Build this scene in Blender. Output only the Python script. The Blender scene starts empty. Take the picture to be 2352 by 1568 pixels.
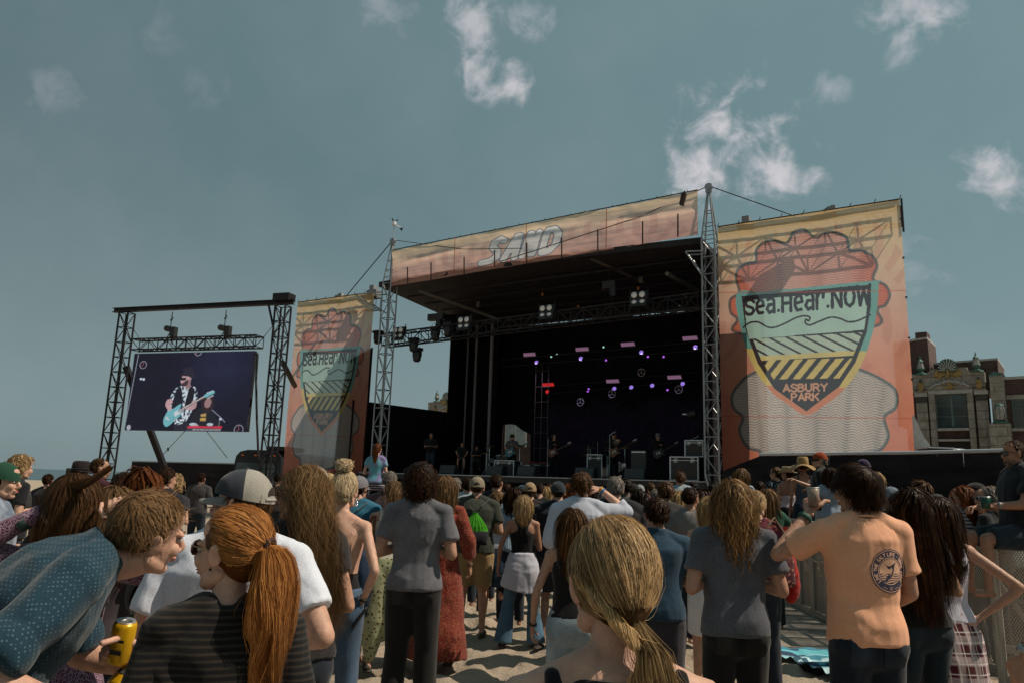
import bpy, math, random
import numpy as np
from mathutils import Vector, Matrix
from mathutils.bvhtree import BVHTree
rad = math.radians
SC = bpy.context.scene
COL = SC.collection
# ------------------------------------------------------------------ camera
FPX, PITCH, ROLL, EYE = 740.0, rad(10.9), rad(1.9), 1.65
_f = np.array([0, math.cos(PITCH), math.sin(PITCH)])
_u = np.array([0, -math.sin(PITCH), math.cos(PITCH)])
_r = np.array([1.0, 0, 0])
CR = _r * math.cos(ROLL) + _u * math.sin(ROLL)
CU = _u * math.cos(ROLL) - _r * math.sin(ROLL)
CF = _f
K = 1024 / 2352.0
cam = bpy.data.cameras.new('camera'); camo = bpy.data.objects.new('camera', cam); COL.objects.link(camo)
cam.sensor_width = 36; cam.lens = FPX / 1024 * 36; cam.clip_start = 0.05; cam.clip_end = 20000
mw = Matrix.Identity(4)
for i in range(3):
    mw[i][0] = CR[i]; mw[i][1] = CU[i]; mw[i][2] = -CF[i]
mw[0][3], mw[1][3], mw[2][3] = 0, 0, EYE
camo.matrix_world = mw
SC.camera = camo

def ray(x, y):                       # x, y measured on the 2352-wide view of the photograph
    return CF * FPX + CR * (x * K - 512) + CU * (341 - y * K)
def atY(x, y, Y):
    d = ray(x, y); return np.array([0, 0, EYE]) + d * (Y / d[1])
def atZ(x, y, Z):
    d = ray(x, y); return np.array([0, 0, EYE]) + d * ((Z - EYE) / d[2])
def proj(P):
    v = np.asarray(P, float) - np.array([0, 0, EYE])
    w = v @ CF
    return (512 + FPX * (v @ CR) / w) / K, (341 - FPX * (v @ CU) / w) / K

# ------------------------------------------------------------------ light
SUN_AZ, SUN_EL = rad(94), rad(53)    # azimuth to the right of the viewing direction
world = bpy.data.worlds.new('World'); SC.world = world; world.use_nodes = True
wn, wl = world.node_tree.nodes, world.node_tree.links
wn.clear()
def N(nodes, t, **kw):
    n = nodes.new(t)
    for k, v in kw.items():
        if k.startswith('i_'):
            key = k[2:]; key = int(key) if key.isdigit() else key.replace('_', ' ')
            n.inputs[key].default_value = v
        else: setattr(n, k, v)
    return n
w_out = N(wn, 'ShaderNodeOutputWorld'); w_bg = N(wn, 'ShaderNodeBackground', i_Strength=0.053)
w_sky = N(wn, 'ShaderNodeTexSky', sky_type='NISHITA', sun_disc=False)
w_sky.sun_elevation = SUN_EL; w_sky.sun_rotation = SUN_AZ
w_sky.air_density = 1.0; w_sky.dust_density = 2.2; w_sky.ozone_density = 1.0; w_sky.altitude = 0
def mixc(nodes, links, a, b, f, mode='MIX'):
    m = nodes.new('ShaderNodeMix'); m.data_type = 'RGBA'; m.blend_type = mode
    for s, v in ((m.inputs[6], a), (m.inputs[7], b), (m.inputs[0], f)):
        if isinstance(v, bpy.types.NodeSocket): links.new(v, s)
        elif isinstance(v, (int, float)): s.default_value = v
        else: s.default_value = (*v, 1) if len(v) == 3 else v
    return m.outputs[2]
def math_n(nodes, links, op, a, b=None, c=None, clamp=False):
    m = nodes.new('ShaderNodeMath'); m.operation = op; m.use_clamp = clamp
    for i, v in enumerate((a, b, c)):
        if v is None: continue
        if isinstance(v, bpy.types.NodeSocket): links.new(v, m.inputs[i])
        else: m.inputs[i].default_value = v
    return m.outputs[0]
def vmath(nodes, links, op, a, b):
    m = nodes.new('ShaderNodeVectorMath'); m.operation = op
    for i, v in enumerate((a, b)):
        if isinstance(v, bpy.types.NodeSocket): links.new(v, m.inputs[i])
        else: m.inputs[i].default_value = v
    return m
w_tc = N(wn, 'ShaderNodeTexCoord')
skyc = mixc(wn, wl, w_sky.outputs[0], (0.80, 0.92, 0.80), 1.0, 'MULTIPLY')
# pull the sky towards the muted grey teal of the day's thin haze
w_bw = N(wn, 'ShaderNodeRGBToBW'); wl.new(skyc, w_bw.inputs[0])
w_comb = N(wn, 'ShaderNodeCombineColor')
for i, g in enumerate((0.72, 1.05, 1.10)):
    wl.new(math_n(wn, wl, 'MULTIPLY', w_bw.outputs[0], g), w_comb.inputs[i])
skyc = mixc(wn, wl, skyc, w_comb.outputs[0], 0.80)
# thin haze, stronger towards the sun (forward scatter), thin away from it
w_dot = vmath(wn, wl, 'DOT_PRODUCT', w_tc.outputs['Generated'], (math.sin(SUN_AZ) * math.cos(SUN_EL), math.cos(SUN_AZ) * math.cos(SUN_EL), math.sin(SUN_EL))).outputs[1]
w_hz = N(wn, 'ShaderNodeMapRange', interpolation_type='SMOOTHSTEP'); w_hz.inputs[1].default_value = -.75; w_hz.inputs[2].default_value = .75; w_hz.inputs[3].default_value = .15; w_hz.inputs[4].default_value = .68; wl.new(w_dot, w_hz.inputs[0])
skyc = mixc(wn, wl, skyc, (3.9, 6.4, 7.0), w_hz.outputs[0])
w_sep = N(wn, 'ShaderNodeSeparateXYZ'); wl.new(w_tc.outputs['Generated'], w_sep.inputs[0])
w_lo = N(wn, 'ShaderNodeMapRange', interpolation_type='SMOOTHSTEP'); w_lo.inputs[1].default_value = .42; w_lo.inputs[2].default_value = -.02; w_lo.inputs[4].default_value = .55; wl.new(w_sep.outputs[2], w_lo.inputs[0])
skyc = mixc(wn, wl, skyc, (5.4, 6.9, 7.1), w_lo.outputs[0])
# clouds and a flare spot: noise shaped puffs at fixed bearings in the sky
CLOUDS_FLARE = [((1690, 300), 5.6, 1.0, 1), ((1620, 390), 4.0, .9, 2), ((1770, 390), 4.8, .9, 2), ((1110, 165), 2.6, .8, 3), ((1165, 195), 2.6, .8, 3), ((1080, 45), 3.6, .65, 4), ((1215, 35), 2.4, .5, 4),
          ((2320, 425), 4.2, .8, 5), ((2090, 5), 4.5, .7, 6), ((140, 235), 2.6, .16, 7), ((460, 185), 2.4, .12, 7), ((890, 20), 3, .25, 7),
          ((2095, 620), 3.0, .3, 3), ((1905, 205), 1.8, .4, 3), ((370, 60), 3, .12, 7)]  # the small faint puff before the last paints a lens flare spot
dirv = vmath(wn, wl, 'NORMALIZE', w_tc.outputs['Generated'], (0, 0, 0)).outputs[0]
nz = N(wn, 'ShaderNodeTexNoise', i_Scale=22.0, i_Detail=8.0, i_Roughness=0.58, i_Distortion=0.35); wl.new(dirv, nz.inputs['Vector'])
nz2 = N(wn, 'ShaderNodeTexNoise', i_Scale=7.5, i_Detail=3.0, i_Roughness=0.5); wl.new(dirv, nz2.inputs['Vector'])
cmask = None
for (cx, cy), size, amt, sd in CLOUDS_FLARE:
    d = ray(cx, cy); d = d / np.linalg.norm(d)
    dist = vmath(wn, wl, 'DISTANCE', dirv, tuple(d)).outputs[1]
    r = rad(size)
    fall = math_n(wn, wl, 'SUBTRACT', 1.0, math_n(wn, wl, 'DIVIDE', dist, r), clamp=True)
    v = math_n(wn, wl, 'ADD', math_n(wn, wl, 'MULTIPLY', fall, 0.85), math_n(wn, wl, 'MULTIPLY', math_n(wn, wl, 'SUBTRACT', nz.outputs[0], 0.5), 2.6))
    v = math_n(wn, wl, 'ADD', v, math_n(wn, wl, 'MULTIPLY', math_n(wn, wl, 'SUBTRACT', nz2.outputs[0], 0.5), 1.2))
    gate = math_n(wn, wl, 'MULTIPLY', fall, 3.0, clamp=True)
    mr = N(wn, 'ShaderNodeMapRange', interpolation_type='SMOOTHSTEP'); mr.inputs[1].default_value = 0.22; mr.inputs[2].default_value = 1.15
    wl.new(v, mr.inputs[0])
    mm = math_n(wn, wl, 'MULTIPLY', math_n(wn, wl, 'MULTIPLY', mr.outputs[0], gate), amt)
    cmask = mm if cmask is None else math_n(wn, wl, 'MAXIMUM', cmask, mm)
veil = N(wn, 'ShaderNodeTexNoise', i_Scale=3.2, i_Detail=6.0, i_Roughness=0.6); wl.new(dirv, veil.inputs['Vector'])
vr = N(wn, 'ShaderNodeMapRange'); vr.inputs[1].default_value = .45; vr.inputs[2].default_value = .8; vr.inputs[4].default_value = .09; wl.new(veil.outputs[0], vr.inputs[0])
cmask = math_n(wn, wl, 'MAXIMUM', cmask, vr.outputs[0])
skyc = mixc(wn, wl, skyc, (12.8, 12.3, 13.0), cmask)
wl.new(skyc, w_bg.inputs[0]); wl.new(w_bg.outputs[0], w_out.inputs[0])
sun = bpy.data.lights.new('sun', 'SUN'); suno = bpy.data.objects.new('sun', sun); COL.objects.link(suno)
sun.energy = 5.0; sun.angle = rad(0.53); sun.color = (1.0, 0.87, 0.70)
sdir = Vector((math.sin(SUN_AZ) * math.cos(SUN_EL), math.cos(SUN_AZ) * math.cos(SUN_EL), math.sin(SUN_EL)))
suno.rotation_euler = sdir.to_track_quat('Z', 'Y').to_euler(); suno.location = (20, 20, 40)
vs = SC.view_settings; vs.view_transform = 'Standard'; vs.look = 'None'; vs.gamma = 1; vs.use_curve_mapping = False
vs.exposure = -0.08
SC.cycles.max_bounces = 6; SC.cycles.transparent_max_bounces = 12; SC.cycles.diffuse_bounces = 3

# ------------------------------------------------------------------ helpers
def srgb(h):
    if isinstance(h, str): h = [int(h[i:i + 2], 16) / 255 for i in (0, 2, 4)]
    return tuple((c / 12.92 if c <= 0.04045 else ((c + 0.055) / 1.055) ** 2.4) for c in h)
_mats = {}
def mat(name, color=(.5, .5, .5), rough=.7, metal=0.0, var=.18, scale=6.0, bump=0.0, bscale=60.0, emis=None, estr=0, spec=.4, alpha=1.0, sheen=0, sss=0, trans=0.0, streak=None):
    """painted / plain surface: colour broken up by two noises, fine relief"""
    if name in _mats: return _mats[name]
    m = bpy.data.materials.new(name); m.use_nodes = True; _mats[name] = m
    n, l = m.node_tree.nodes, m.node_tree.links
    b = n['Principled BSDF']; out = n['Material Output']
    tc = N(n, 'ShaderNodeTexCoord')
    nz = N(n, 'ShaderNodeTexNoise', i_Scale=scale, i_Detail=6.0, i_Roughness=.6); l.new(tc.outputs['Object'], nz.inputs['Vector'])
    if streak:
        mp = N(n, 'ShaderNodeMapping'); mp.inputs[3].default_value = streak; l.new(tc.outputs['Object'], mp.inputs[0]); l.new(mp.outputs[0], nz.inputs['Vector'])
    dk = tuple(max(0, c * (1 - var * 1.3)) for c in color); lt = tuple(min(1, c * (1 + var)) for c in color)
    rp = N(n, 'ShaderNodeMapRange'); rp.inputs[1].default_value = .3; rp.inputs[2].default_value = .7; l.new(nz.outputs[0], rp.inputs[0])
    c = mixc(n, l, dk, lt, rp.outputs[0])
    l.new(c, b.inputs['Base Color'])
    b.inputs['Roughness'].default_value = rough; b.inputs['Metallic'].default_value = metal
    b.inputs['Specular IOR Level'].default_value = spec
    if sheen: b.inputs['Sheen Weight'].default_value = sheen
    if sss:
        b.inputs['Subsurface Weight'].default_value = sss; b.inputs['Subsurface Radius'].default_value = (1, .35, .2); b.inputs['Subsurface Scale'].default_value = .012
    if emis: b.inputs['Emission Color'].default_value = (*emis, 1); b.inputs['Emission Strength'].default_value = estr
    if bump:
        bn = N(n, 'ShaderNodeTexNoise', i_Scale=bscale, i_Detail=4.0); l.new(tc.outputs['Object'], bn.inputs['Vector'])
        bp = N(n, 'ShaderNodeBump', i_Strength=bump, i_Distance=.01); l.new(bn.outputs[0], bp.inputs['Height']); l.new(bp.outputs[0], b.inputs['Normal'])
    if trans:
        tr = N(n, 'ShaderNodeBsdfTranslucent'); l.new(c, tr.inputs[0]); mx = N(n, 'ShaderNodeMixShader', i_0=trans)
        l.new(b.outputs[0], mx.inputs[1]); l.new(tr.outputs[0], mx.inputs[2]); l.new(mx.outputs[0], out.inputs[0])
    if alpha < 1: b.inputs['Alpha'].default_value = alpha
    return m

def fmesh(name, V, F, m=None, smooth=False, attr=None):
    """mesh from numpy arrays; F is (n,4) or (n,3) or a list of lists"""
    me = bpy.data.meshes.new(name)
    V = np.asarray(V, np.float32)
    if isinstance(F, np.ndarray) and F.ndim == 2:
        n, k = F.shape
        me.vertices.add(len(V)); me.vertices.foreach_set('co', V.ravel())
        me.loops.add(n * k); me.loops.foreach_set('vertex_index', F.astype(np.int32).ravel())
        me.polygons.add(n); me.polygons.foreach_set('loop_start', np.arange(0, n * k, k, dtype=np.int32))
        me.update(calc_edges=True)
    else:
        me.from_pydata([tuple(map(float, v)) for v in V], [], [list(map(int, f)) for f in F]); me.update()
    if smooth: me.polygons.foreach_set('use_smooth', np.ones(len(me.polygons), bool))
    if attr is not None:
        a = me.attributes.new('hc', 'FLOAT_COLOR', 'POINT'); a.data.foreach_set('color', np.asarray(attr, np.float32).ravel())
    if m: me.materials.append(m)
    return me
def link(name, me, parent=None, label=None, cat=None, group=None, kind=None):
    o = bpy.data.objects.new(name, me); COL.objects.link(o)
    if parent: o.parent = parent
    tag(o, label, cat, group, kind); return o
def tag(o, label=None, cat=None, group=None, kind=None):
    if label: o['label'] = label
    if cat: o['category'] = cat
    if group: o['group'] = group
    if kind: o['kind'] = kind
    return o
def thing(name, label, cat, loc=(0, 0, 0), rz=0, group=None):
    o = bpy.data.objects.new(name, None); COL.objects.link(o); o.location = loc; o.rotation_euler = (0, 0, rz); o.empty_display_size = .2
    return tag(o, label, cat, group)

class MB:
    def __init__(s): s.v = []; s.f = []
    def add(s, V, F):
        b = len(s.v); s.v += [tuple(map(float, v)) for v in V]; s.f += [[i + b for i in f] for f in F]; return s
    def box(s, c, d, R=None):
        V = np.array([[x, y, z] for x in (-.5, .5) for y in (-.5, .5) for z in (-.5, .5)]) * np.array(d)
        if R is not None: V = V @ np.array(R).T
        return s.add(V + np.array(c), [[0, 1, 3, 2], [4, 6, 7, 5], [0, 4, 5, 1], [2, 3, 7, 6], [0, 2, 6, 4], [1, 5, 7, 3]])
    def tube(s, pts, r, n=8, cap=True):
        pts = [np.array(p, float) for p in pts]; rs = r if hasattr(r, '__len__') else [r] * len(pts)
        V = []; up = np.array([0, 0, 1.0])
        for i, p in enumerate(pts):
            t = pts[min(i + 1, len(pts) - 1)] - pts[max(i - 1, 0)]; t = t / (np.linalg.norm(t) + 1e-9)
            a = np.cross(t, up); a = a if np.linalg.norm(a) > .05 else np.cross(t, [1, 0, 0]); a = a / np.linalg.norm(a); b = np.cross(t, a)
            for k in range(n):
                w = 2 * math.pi * k / n; V.append(p + rs[i] * (a * math.cos(w) + b * math.sin(w)))
        F = [[i * n + k, i * n + (k + 1) % n, (i + 1) * n + (k + 1) % n, (i + 1) * n + k] for i in range(len(pts) - 1) for k in range(n)]
        if cap: F += [list(range(n))[::-1], [(len(pts) - 1) * n + k for k in range(n)]]
        return s.add(V, F)
    def lathe(s, prof, c=(0, 0, 0), n=14):
        V = [(c[0] + r * math.cos(2 * math.pi * k / n), c[1] + r * math.sin(2 * math.pi * k / n), c[2] + z) for r, z in prof for k in range(n)]
        F = [[i * n + k, i * n + (k + 1) % n, (i + 1) * n + (k + 1) % n, (i + 1) * n + k] for i in range(len(prof) - 1) for k in range(n)]
        F += [list(range(n))[::-1], [(len(prof) - 1) * n + k for k in range(n)]]
        return s.add(V, F)
    def prism(s, poly, t, o=(0, 0, 0), U=(1, 0, 0), W=(0, 0, 1), D=(0, 1, 0)):
        """polygon in the U,W plane pushed t along D"""
        o, U, W, D = (np.array(q, float) for q in (o, U, W, D)); n = len(poly)
        V = [o + U * a + W * b for a, b in poly] + [o + U * a + W * b + D * t for a, b in poly]
        return s.add(V, [list(range(n)), list(range(n, 2 * n))[::-1]] + [[i, i + n, (i + 1) % n + n, (i + 1) % n] for i in range(n)])
    def build(s, name, m, parent=None, smooth=False, **kw):
        return link(name, fmesh(name, s.v, s.f, m, smooth), parent, **kw)
_rod = {}
def rod(name, p0, p1, r, m, parent, n=6, **kw):
    key = (m.name, n)
    if key not in _rod:
        b = MB(); b.tube([(0, 0, 0), (0, 0, 1)], 1, n); _rod[key] = fmesh('rod', b.v, b.f, m, False)
    o = link(name, _rod[key], parent, **kw)
    p0, p1 = Vector(p0), Vector(p1); d = p1 - p0
    q = d.to_track_quat('Z', 'Y')
    o.rotation_mode = 'QUATERNION'; o.rotation_quaternion = q; o.location = p0; o.scale = (r, r, d.length)
    return o
_box = {}
def block(name, c, d, m, parent, rz=0, **kw):
    if m.name not in _box:
        b = MB(); b.box((0, 0, 0), (1, 1, 1)); _box[m.name] = fmesh('block', b.v, b.f, m)
    o = link(name, _box[m.name], parent, **kw); o.location = c; o.scale = d; o.rotation_euler = (0, 0, rz); return o

# vectorised value noise
def _h(i, j, k, s):
    n = (i * 374761393 + j * 668265263 + k * 2147483647 + s * 974711) & 0xffffffff
    n = ((n ^ (n >> 13)) * 1274126177) & 0xffffffff
    return ((n ^ (n >> 16)) & 0xffff) / 65535.0
def vnoise(P, s=0):
    P = np.asarray(P, float); i = np.floor(P).astype(np.int64); f = P - i; u = f * f * (3 - 2 * f)
    r = 0
    for a in (0, 1):
        for b in (0, 1):
            for c in (0, 1):
                w = (u[:, 0] if a else 1 - u[:, 0]) * (u[:, 1] if b else 1 - u[:, 1]) * (u[:, 2] if c else 1 - u[:, 2])
                r = r + w * _h(i[:, 0] + a, i[:, 1] + b, i[:, 2] + c, s)
    return r
def fbm(P, s=0, o=3):
    P = np.asarray(P, float); r = 0; a = .5; t = 0
    for k in range(o): r = r + a * vnoise(P * 2 ** k, s + k); t += a; a *= .5
    return r / t
def smooth_poly(pts, closed=True, n=6):
    P = [np.array(p, float) for p in pts]; L = len(P); out = []
    for i in range(L if closed else L - 1):
        p0, p1, p2, p3 = (P[(i + j) % L] if closed else P[min(max(i + j, 0), L - 1)] for j in (-1, 0, 1, 2))
        for k in range(n):
            t = k / n
            out.append(.5 * (2 * p1 + (p2 - p0) * t + (2 * p0 - 5 * p1 + 4 * p2 - p3) * t * t + (3 * p1 - p0 - 3 * p2 + p3) * t ** 3))
    if not closed: out.append(P[-1])
    return out
# ------------------------------------------------------------------ painting flat print (banners, screen, shirt prints)
class Paint:
    def __init__(s, X, Y, base):
        s.X, s.Y = X, Y; s.img = np.zeros(X.shape + (3,)); s.img[:] = base; s.a = np.ones(X.shape)
    def _bb(s, x0, y0, x1, y1): 
        m = (s.X >= x0) & (s.X <= x1) & (s.Y >= y0) & (s.Y <= y1)
        if not m.any(): return None
        r = np.where(m.any(1))[0]; c = np.where(m.any(0))[0]
        return slice(r[0], r[-1] + 1), slice(c[0], c[-1] + 1)
    def mask(s, poly):
        P = np.array(poly, float); bb = s._bb(P[:, 0].min(), P[:, 1].min(), P[:, 0].max(), P[:, 1].max())
        M = np.zeros(s.X.shape, bool)
        if bb is None: return M
        x, y = s.X[bb], s.Y[bb]; m = np.zeros(x.shape, bool)
        for i in range(len(P)):
            (x0, y0), (x1, y1) = P[i], P[(i + 1) % len(P)]
            if y0 == y1: continue
            c = ((y0 > y) != (y1 > y)) & (x < (x1 - x0) * (y - y0) / (y1 - y0) + x0); m ^= c
        M[bb] = m; return M
    def put(s, M, col, a=1.0):
        if M.dtype == bool: s.img[M] = s.img[M] * (1 - a) + np.array(col) * a
        else: s.img = s.img * (1 - (M * a)[..., None]) + np.array(col) * (M * a)[..., None]
    def fill(s, poly, col, a=1.0): M = s.mask(poly); s.put(M, col, a); return M
    def smask(s, pts, w):
        M = np.zeros(s.X.shape, bool); h = w / 2
        for (x0, y0), (x1, y1) in zip(pts[:-1], pts[1:]):
            bb = s._bb(min(x0, x1) - h, min(y0, y1) - h, max(x0, x1) + h, max(y0, y1) + h)
            if bb is None: continue
            x, y = s.X[bb], s.Y[bb]; dx, dy = x1 - x0, y1 - y0; L = dx * dx + dy * dy + 1e-9
            t = np.clip(((x - x0) * dx + (y - y0) * dy) / L, 0, 1)
            M[bb] |= (x - x0 - t * dx) ** 2 + (y - y0 - t * dy) ** 2 < h * h
        return M
    def stroke(s, pts, w, col, a=1.0, closed=False):
        pts = [tuple(p) for p in pts]; M = s.smask(pts + ([pts[0]] if closed else []), w); s.put(M, col, a); return M
    def ell(s, cx, cy, rx, ry, col, ang=0, a=1.0):
        c, q = math.cos(rad(ang)), math.sin(rad(ang)); return s.fill([(cx + rx * math.cos(t) * c - ry * math.sin(t) * q, cy + rx * math.cos(t) * q + ry * math.sin(t) * c) for t in np.linspace(0, 2 * math.pi, 24, endpoint=False)], col, a)
    def text(s, txt, f, w, col, a=1.0, gap=.25):
        """f(u, v) -> author coordinates; u runs in letter widths"""
        M = np.zeros(s.X.shape, bool); u = 0
        for ch in txt:
            for st in FONT.get(ch, []): M |= s.smask([f(u + px, py) for px, py in st], w)
            u += FW.get(ch, .8) + gap
        s.put(M, col, a); return u - gap
    def image(s, name, alpha=None):
        h, w = s.X.shape; im = bpy.data.images.new(name, w, h, alpha=True)
        A = np.ones((h, w, 4), np.float32); c_ = np.clip(s.img, 0, 1); A[..., :3] = np.where(c_ < .0031308, c_ * 12.92, 1.055 * c_ ** (1 / 2.4) - .055); A[..., 3] = s.a if alpha is None else alpha
        im.pixels.foreach_set(A[::-1].ravel()); im.update(); im.pack(); return im
_S = [(.85, .8), (.6, 1), (.25, 1), (.02, .78), (.2, .58), (.7, .42), (.86, .22), (.62, 0), (.25, 0), (0, .2)]
FONT = {'A': [[(0, 0), (.42, 1), (.84, 0)], [(.15, .32), (.7, .32)]], 'B': [[(0, 0), (0, 1), (.5, 1), (.7, .8), (.5, .54), (0, .54)], [(.5, .54), (.78, .3), (.55, 0), (0, 0)]],
        'C': [[(.8, .8), (.5, 1), (.15, .9), (0, .5), (.15, .1), (.5, 0), (.8, .2)]], 'D': [[(0, 0), (0, 1), (.45, 1), (.8, .75), (.8, .25), (.45, 0), (0, 0)]],
        'E': [[(.7, 1), (0, 1), (0, 0), (.7, 0)], [(0, .52), (.55, .52)]], 'F': [[(.7, 1), (0, 1), (0, 0)], [(0, .52), (.55, .52)]], 'H': [[(0, 0), (0, 1)], [(.75, 0), (.75, 1)], [(0, .5), (.75, .5)]],
        'I': [[(.1, 0), (.1, 1)]], 'K': [[(0, 0), (0, 1)], [(.75, 1), (0, .4)], [(.25, .6), (.8, 0)]], 'L': [[(0, 1), (0, 0), (.65, 0)]], 'N': [[(0, 0), (0, 1), (.75, 0), (.75, 1)]],
        'O': [[(.4, 1), (.1, .85), (0, .5), (.1, .15), (.4, 0), (.7, .15), (.8, .5), (.7, .85), (.4, 1)]], 'P': [[(0, 0), (0, 1), (.5, 1), (.78, .76), (.5, .48), (0, .48)]],
        'R': [[(0, 0), (0, 1), (.5, 1), (.75, .78), (.5, .5), (0, .5)], [(.4, .5), (.8, 0)]], 'S': [_S], 'T': [[(0, 1), (.8, 1)], [(.4, 1), (.4, 0)]], 'U': [[(0, 1), (0, .25), (.2, 0), (.55, 0), (.75, .25), (.75, 1)]],
        'V': [[(0, 1), (.4, 0), (.8, 1)]], 'W': [[(0, 1), (.2, 0), (.5, .8), (.8, 0), (1, 1)]], 'Y': [[(0, 1), (.4, .5), (.8, 1)], [(.4, .5), (.4, 0)]],
        'e': [[(.05, .42), (.7, .5), (.62, .78), (.35, .92), (.08, .7), (.05, .3), (.25, .02), (.62, .05)]], 'a': [[(.1, .85), (.45, .95), (.68, .75), (.68, 0)], [(.68, .5), (.2, .52), (.02, .25), (.25, 0), (.66, .15)]],
        'r': [[(.05, 0), (.05, .95)], [(.05, .6), (.25, .9), (.6, .9), (.6, .62)]], '.': [[(.1, .08), (.12, .1)]], '-': [[(.1, .5), (.3, .5)]],
        '0': [[(.4, 1), (.08, .8), (.08, .2), (.4, 0), (.72, .2), (.72, .8), (.4, 1)]], '2': [[(.05, .8), (.35, 1), (.7, .8), (.6, .5), (0, 0), (.75, 0)]],
        '3': [[(.05, .9), (.5, 1), (.7, .75), (.35, .54)], [(.35, .54), (.75, .3), (.45, 0), (.05, .1)]], '4': [[(.6, 0), (.6, 1), (0, .3), (.8, .3)]], 'n': [[(0, 0), (0, .7)], [(0, .5), (.3, .72), (.5, .5), (.5, 0)]],
        'k': [[(0, 0), (0, 1)], [(.5, .7), (0, .3)], [(.2, .42), (.55, 0)]], 'G': [[(.8, .8), (.5, 1), (.15, .9), (0, .5), (.15, .1), (.5, 0), (.8, .15), (.8, .5), (.5, .5)]]}
FW = {'I': .2, 'W': 1.0, '.': .22, ' ': .45, '-': .4, 'e': .72, 'a': .7, 'r': .62, 'n': .5, 'k': .55}

def img_mat(name, im, kind='cloth', see=0.0, rough=.8, est=1.0, trans=.5):
    m = bpy.data.materials.new(name); m.use_nodes = True; n, l = m.node_tree.nodes, m.node_tree.links
    b = n['Principled BSDF']; out = n['Material Output']; t = N(n, 'ShaderNodeTexImage'); t.image = im; t.extension = 'EXTEND'
    b.inputs['Roughness'].default_value = rough; b.inputs['Specular IOR Level'].default_value = .15
    if kind == 'screen':
        b.inputs['Base Color'].default_value = (.01, .01, .012, 1); l.new(t.outputs[0], b.inputs['Emission Color']); b.inputs['Emission Strength'].default_value = est
        return m
    l.new(t.outputs[0], b.inputs['Base Color'])
    if kind == 'decal':
        l.new(t.outputs[1], b.inputs['Alpha']); return m
    tc = N(n, 'ShaderNodeTexCoord'); bn = N(n, 'ShaderNodeTexNoise', i_Scale=3.0, i_Detail=5.0); l.new(tc.outputs['UV'], bn.inputs['Vector'])
    bp = N(n, 'ShaderNodeBump', i_Strength=.5, i_Distance=.15); l.new(bn.outputs[0], bp.inputs['Height']); l.new(bp.outputs[0], b.inputs['Normal'])
    tr = N(n, 'ShaderNodeBsdfTranslucent'); l.new(t.outputs[0], tr.inputs[0]); l.new(bp.outputs[0], tr.inputs['Normal'])
    mx = N(n, 'ShaderNodeMixShader', i_0=trans); l.new(b.outputs[0], mx.inputs[1]); l.new(tr.outputs[0], mx.inputs[2])
    tp = N(n, 'ShaderNodeBsdfTransparent'); m2 = N(n, 'ShaderNodeMixShader', i_0=see); l.new(mx.outputs[0], m2.inputs[1]); l.new(tp.outputs[0], m2.inputs[2])
    l.new(m2.outputs[0], out.inputs[0]); return m

def sheet(name, P00, P10, P01, nu, nv, fn, m, parent=None, **kw):
    """cloth sheet: P00 top left, P10 top right, P01 bottom left; fn(u,v) -> push along the normal"""
    P00, P10, P01 = (np.array(p, float) for p in (P00, P10, P01)); A, B = P10 - P00, P01 - P00; nn = np.cross(A, B); nn /= np.linalg.norm(nn)
    u, v = np.meshgrid(np.linspace(0, 1, nu), np.linspace(0, 1, nv))
    V = P00 + u[..., None] * A + v[..., None] * B + fn(u, v)[..., None] * nn
    V = V.reshape(-1, 3); i = (np.arange(nv - 1)[:, None] * nu + np.arange(nu - 1)).ravel()
    F = np.stack([i, i + 1, i + nu + 1, i + nu], 1); me = fmesh(name, V, F, m, True)
    uv = me.uv_layers.new(name='UVMap'); li = F.ravel(); uvs = np.stack([u.ravel()[li], 1 - v.ravel()[li]], 1).astype(np.float32)
    uv.data.foreach_set('uv', uvs.ravel()); return link(name, me, parent, **kw)

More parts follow.
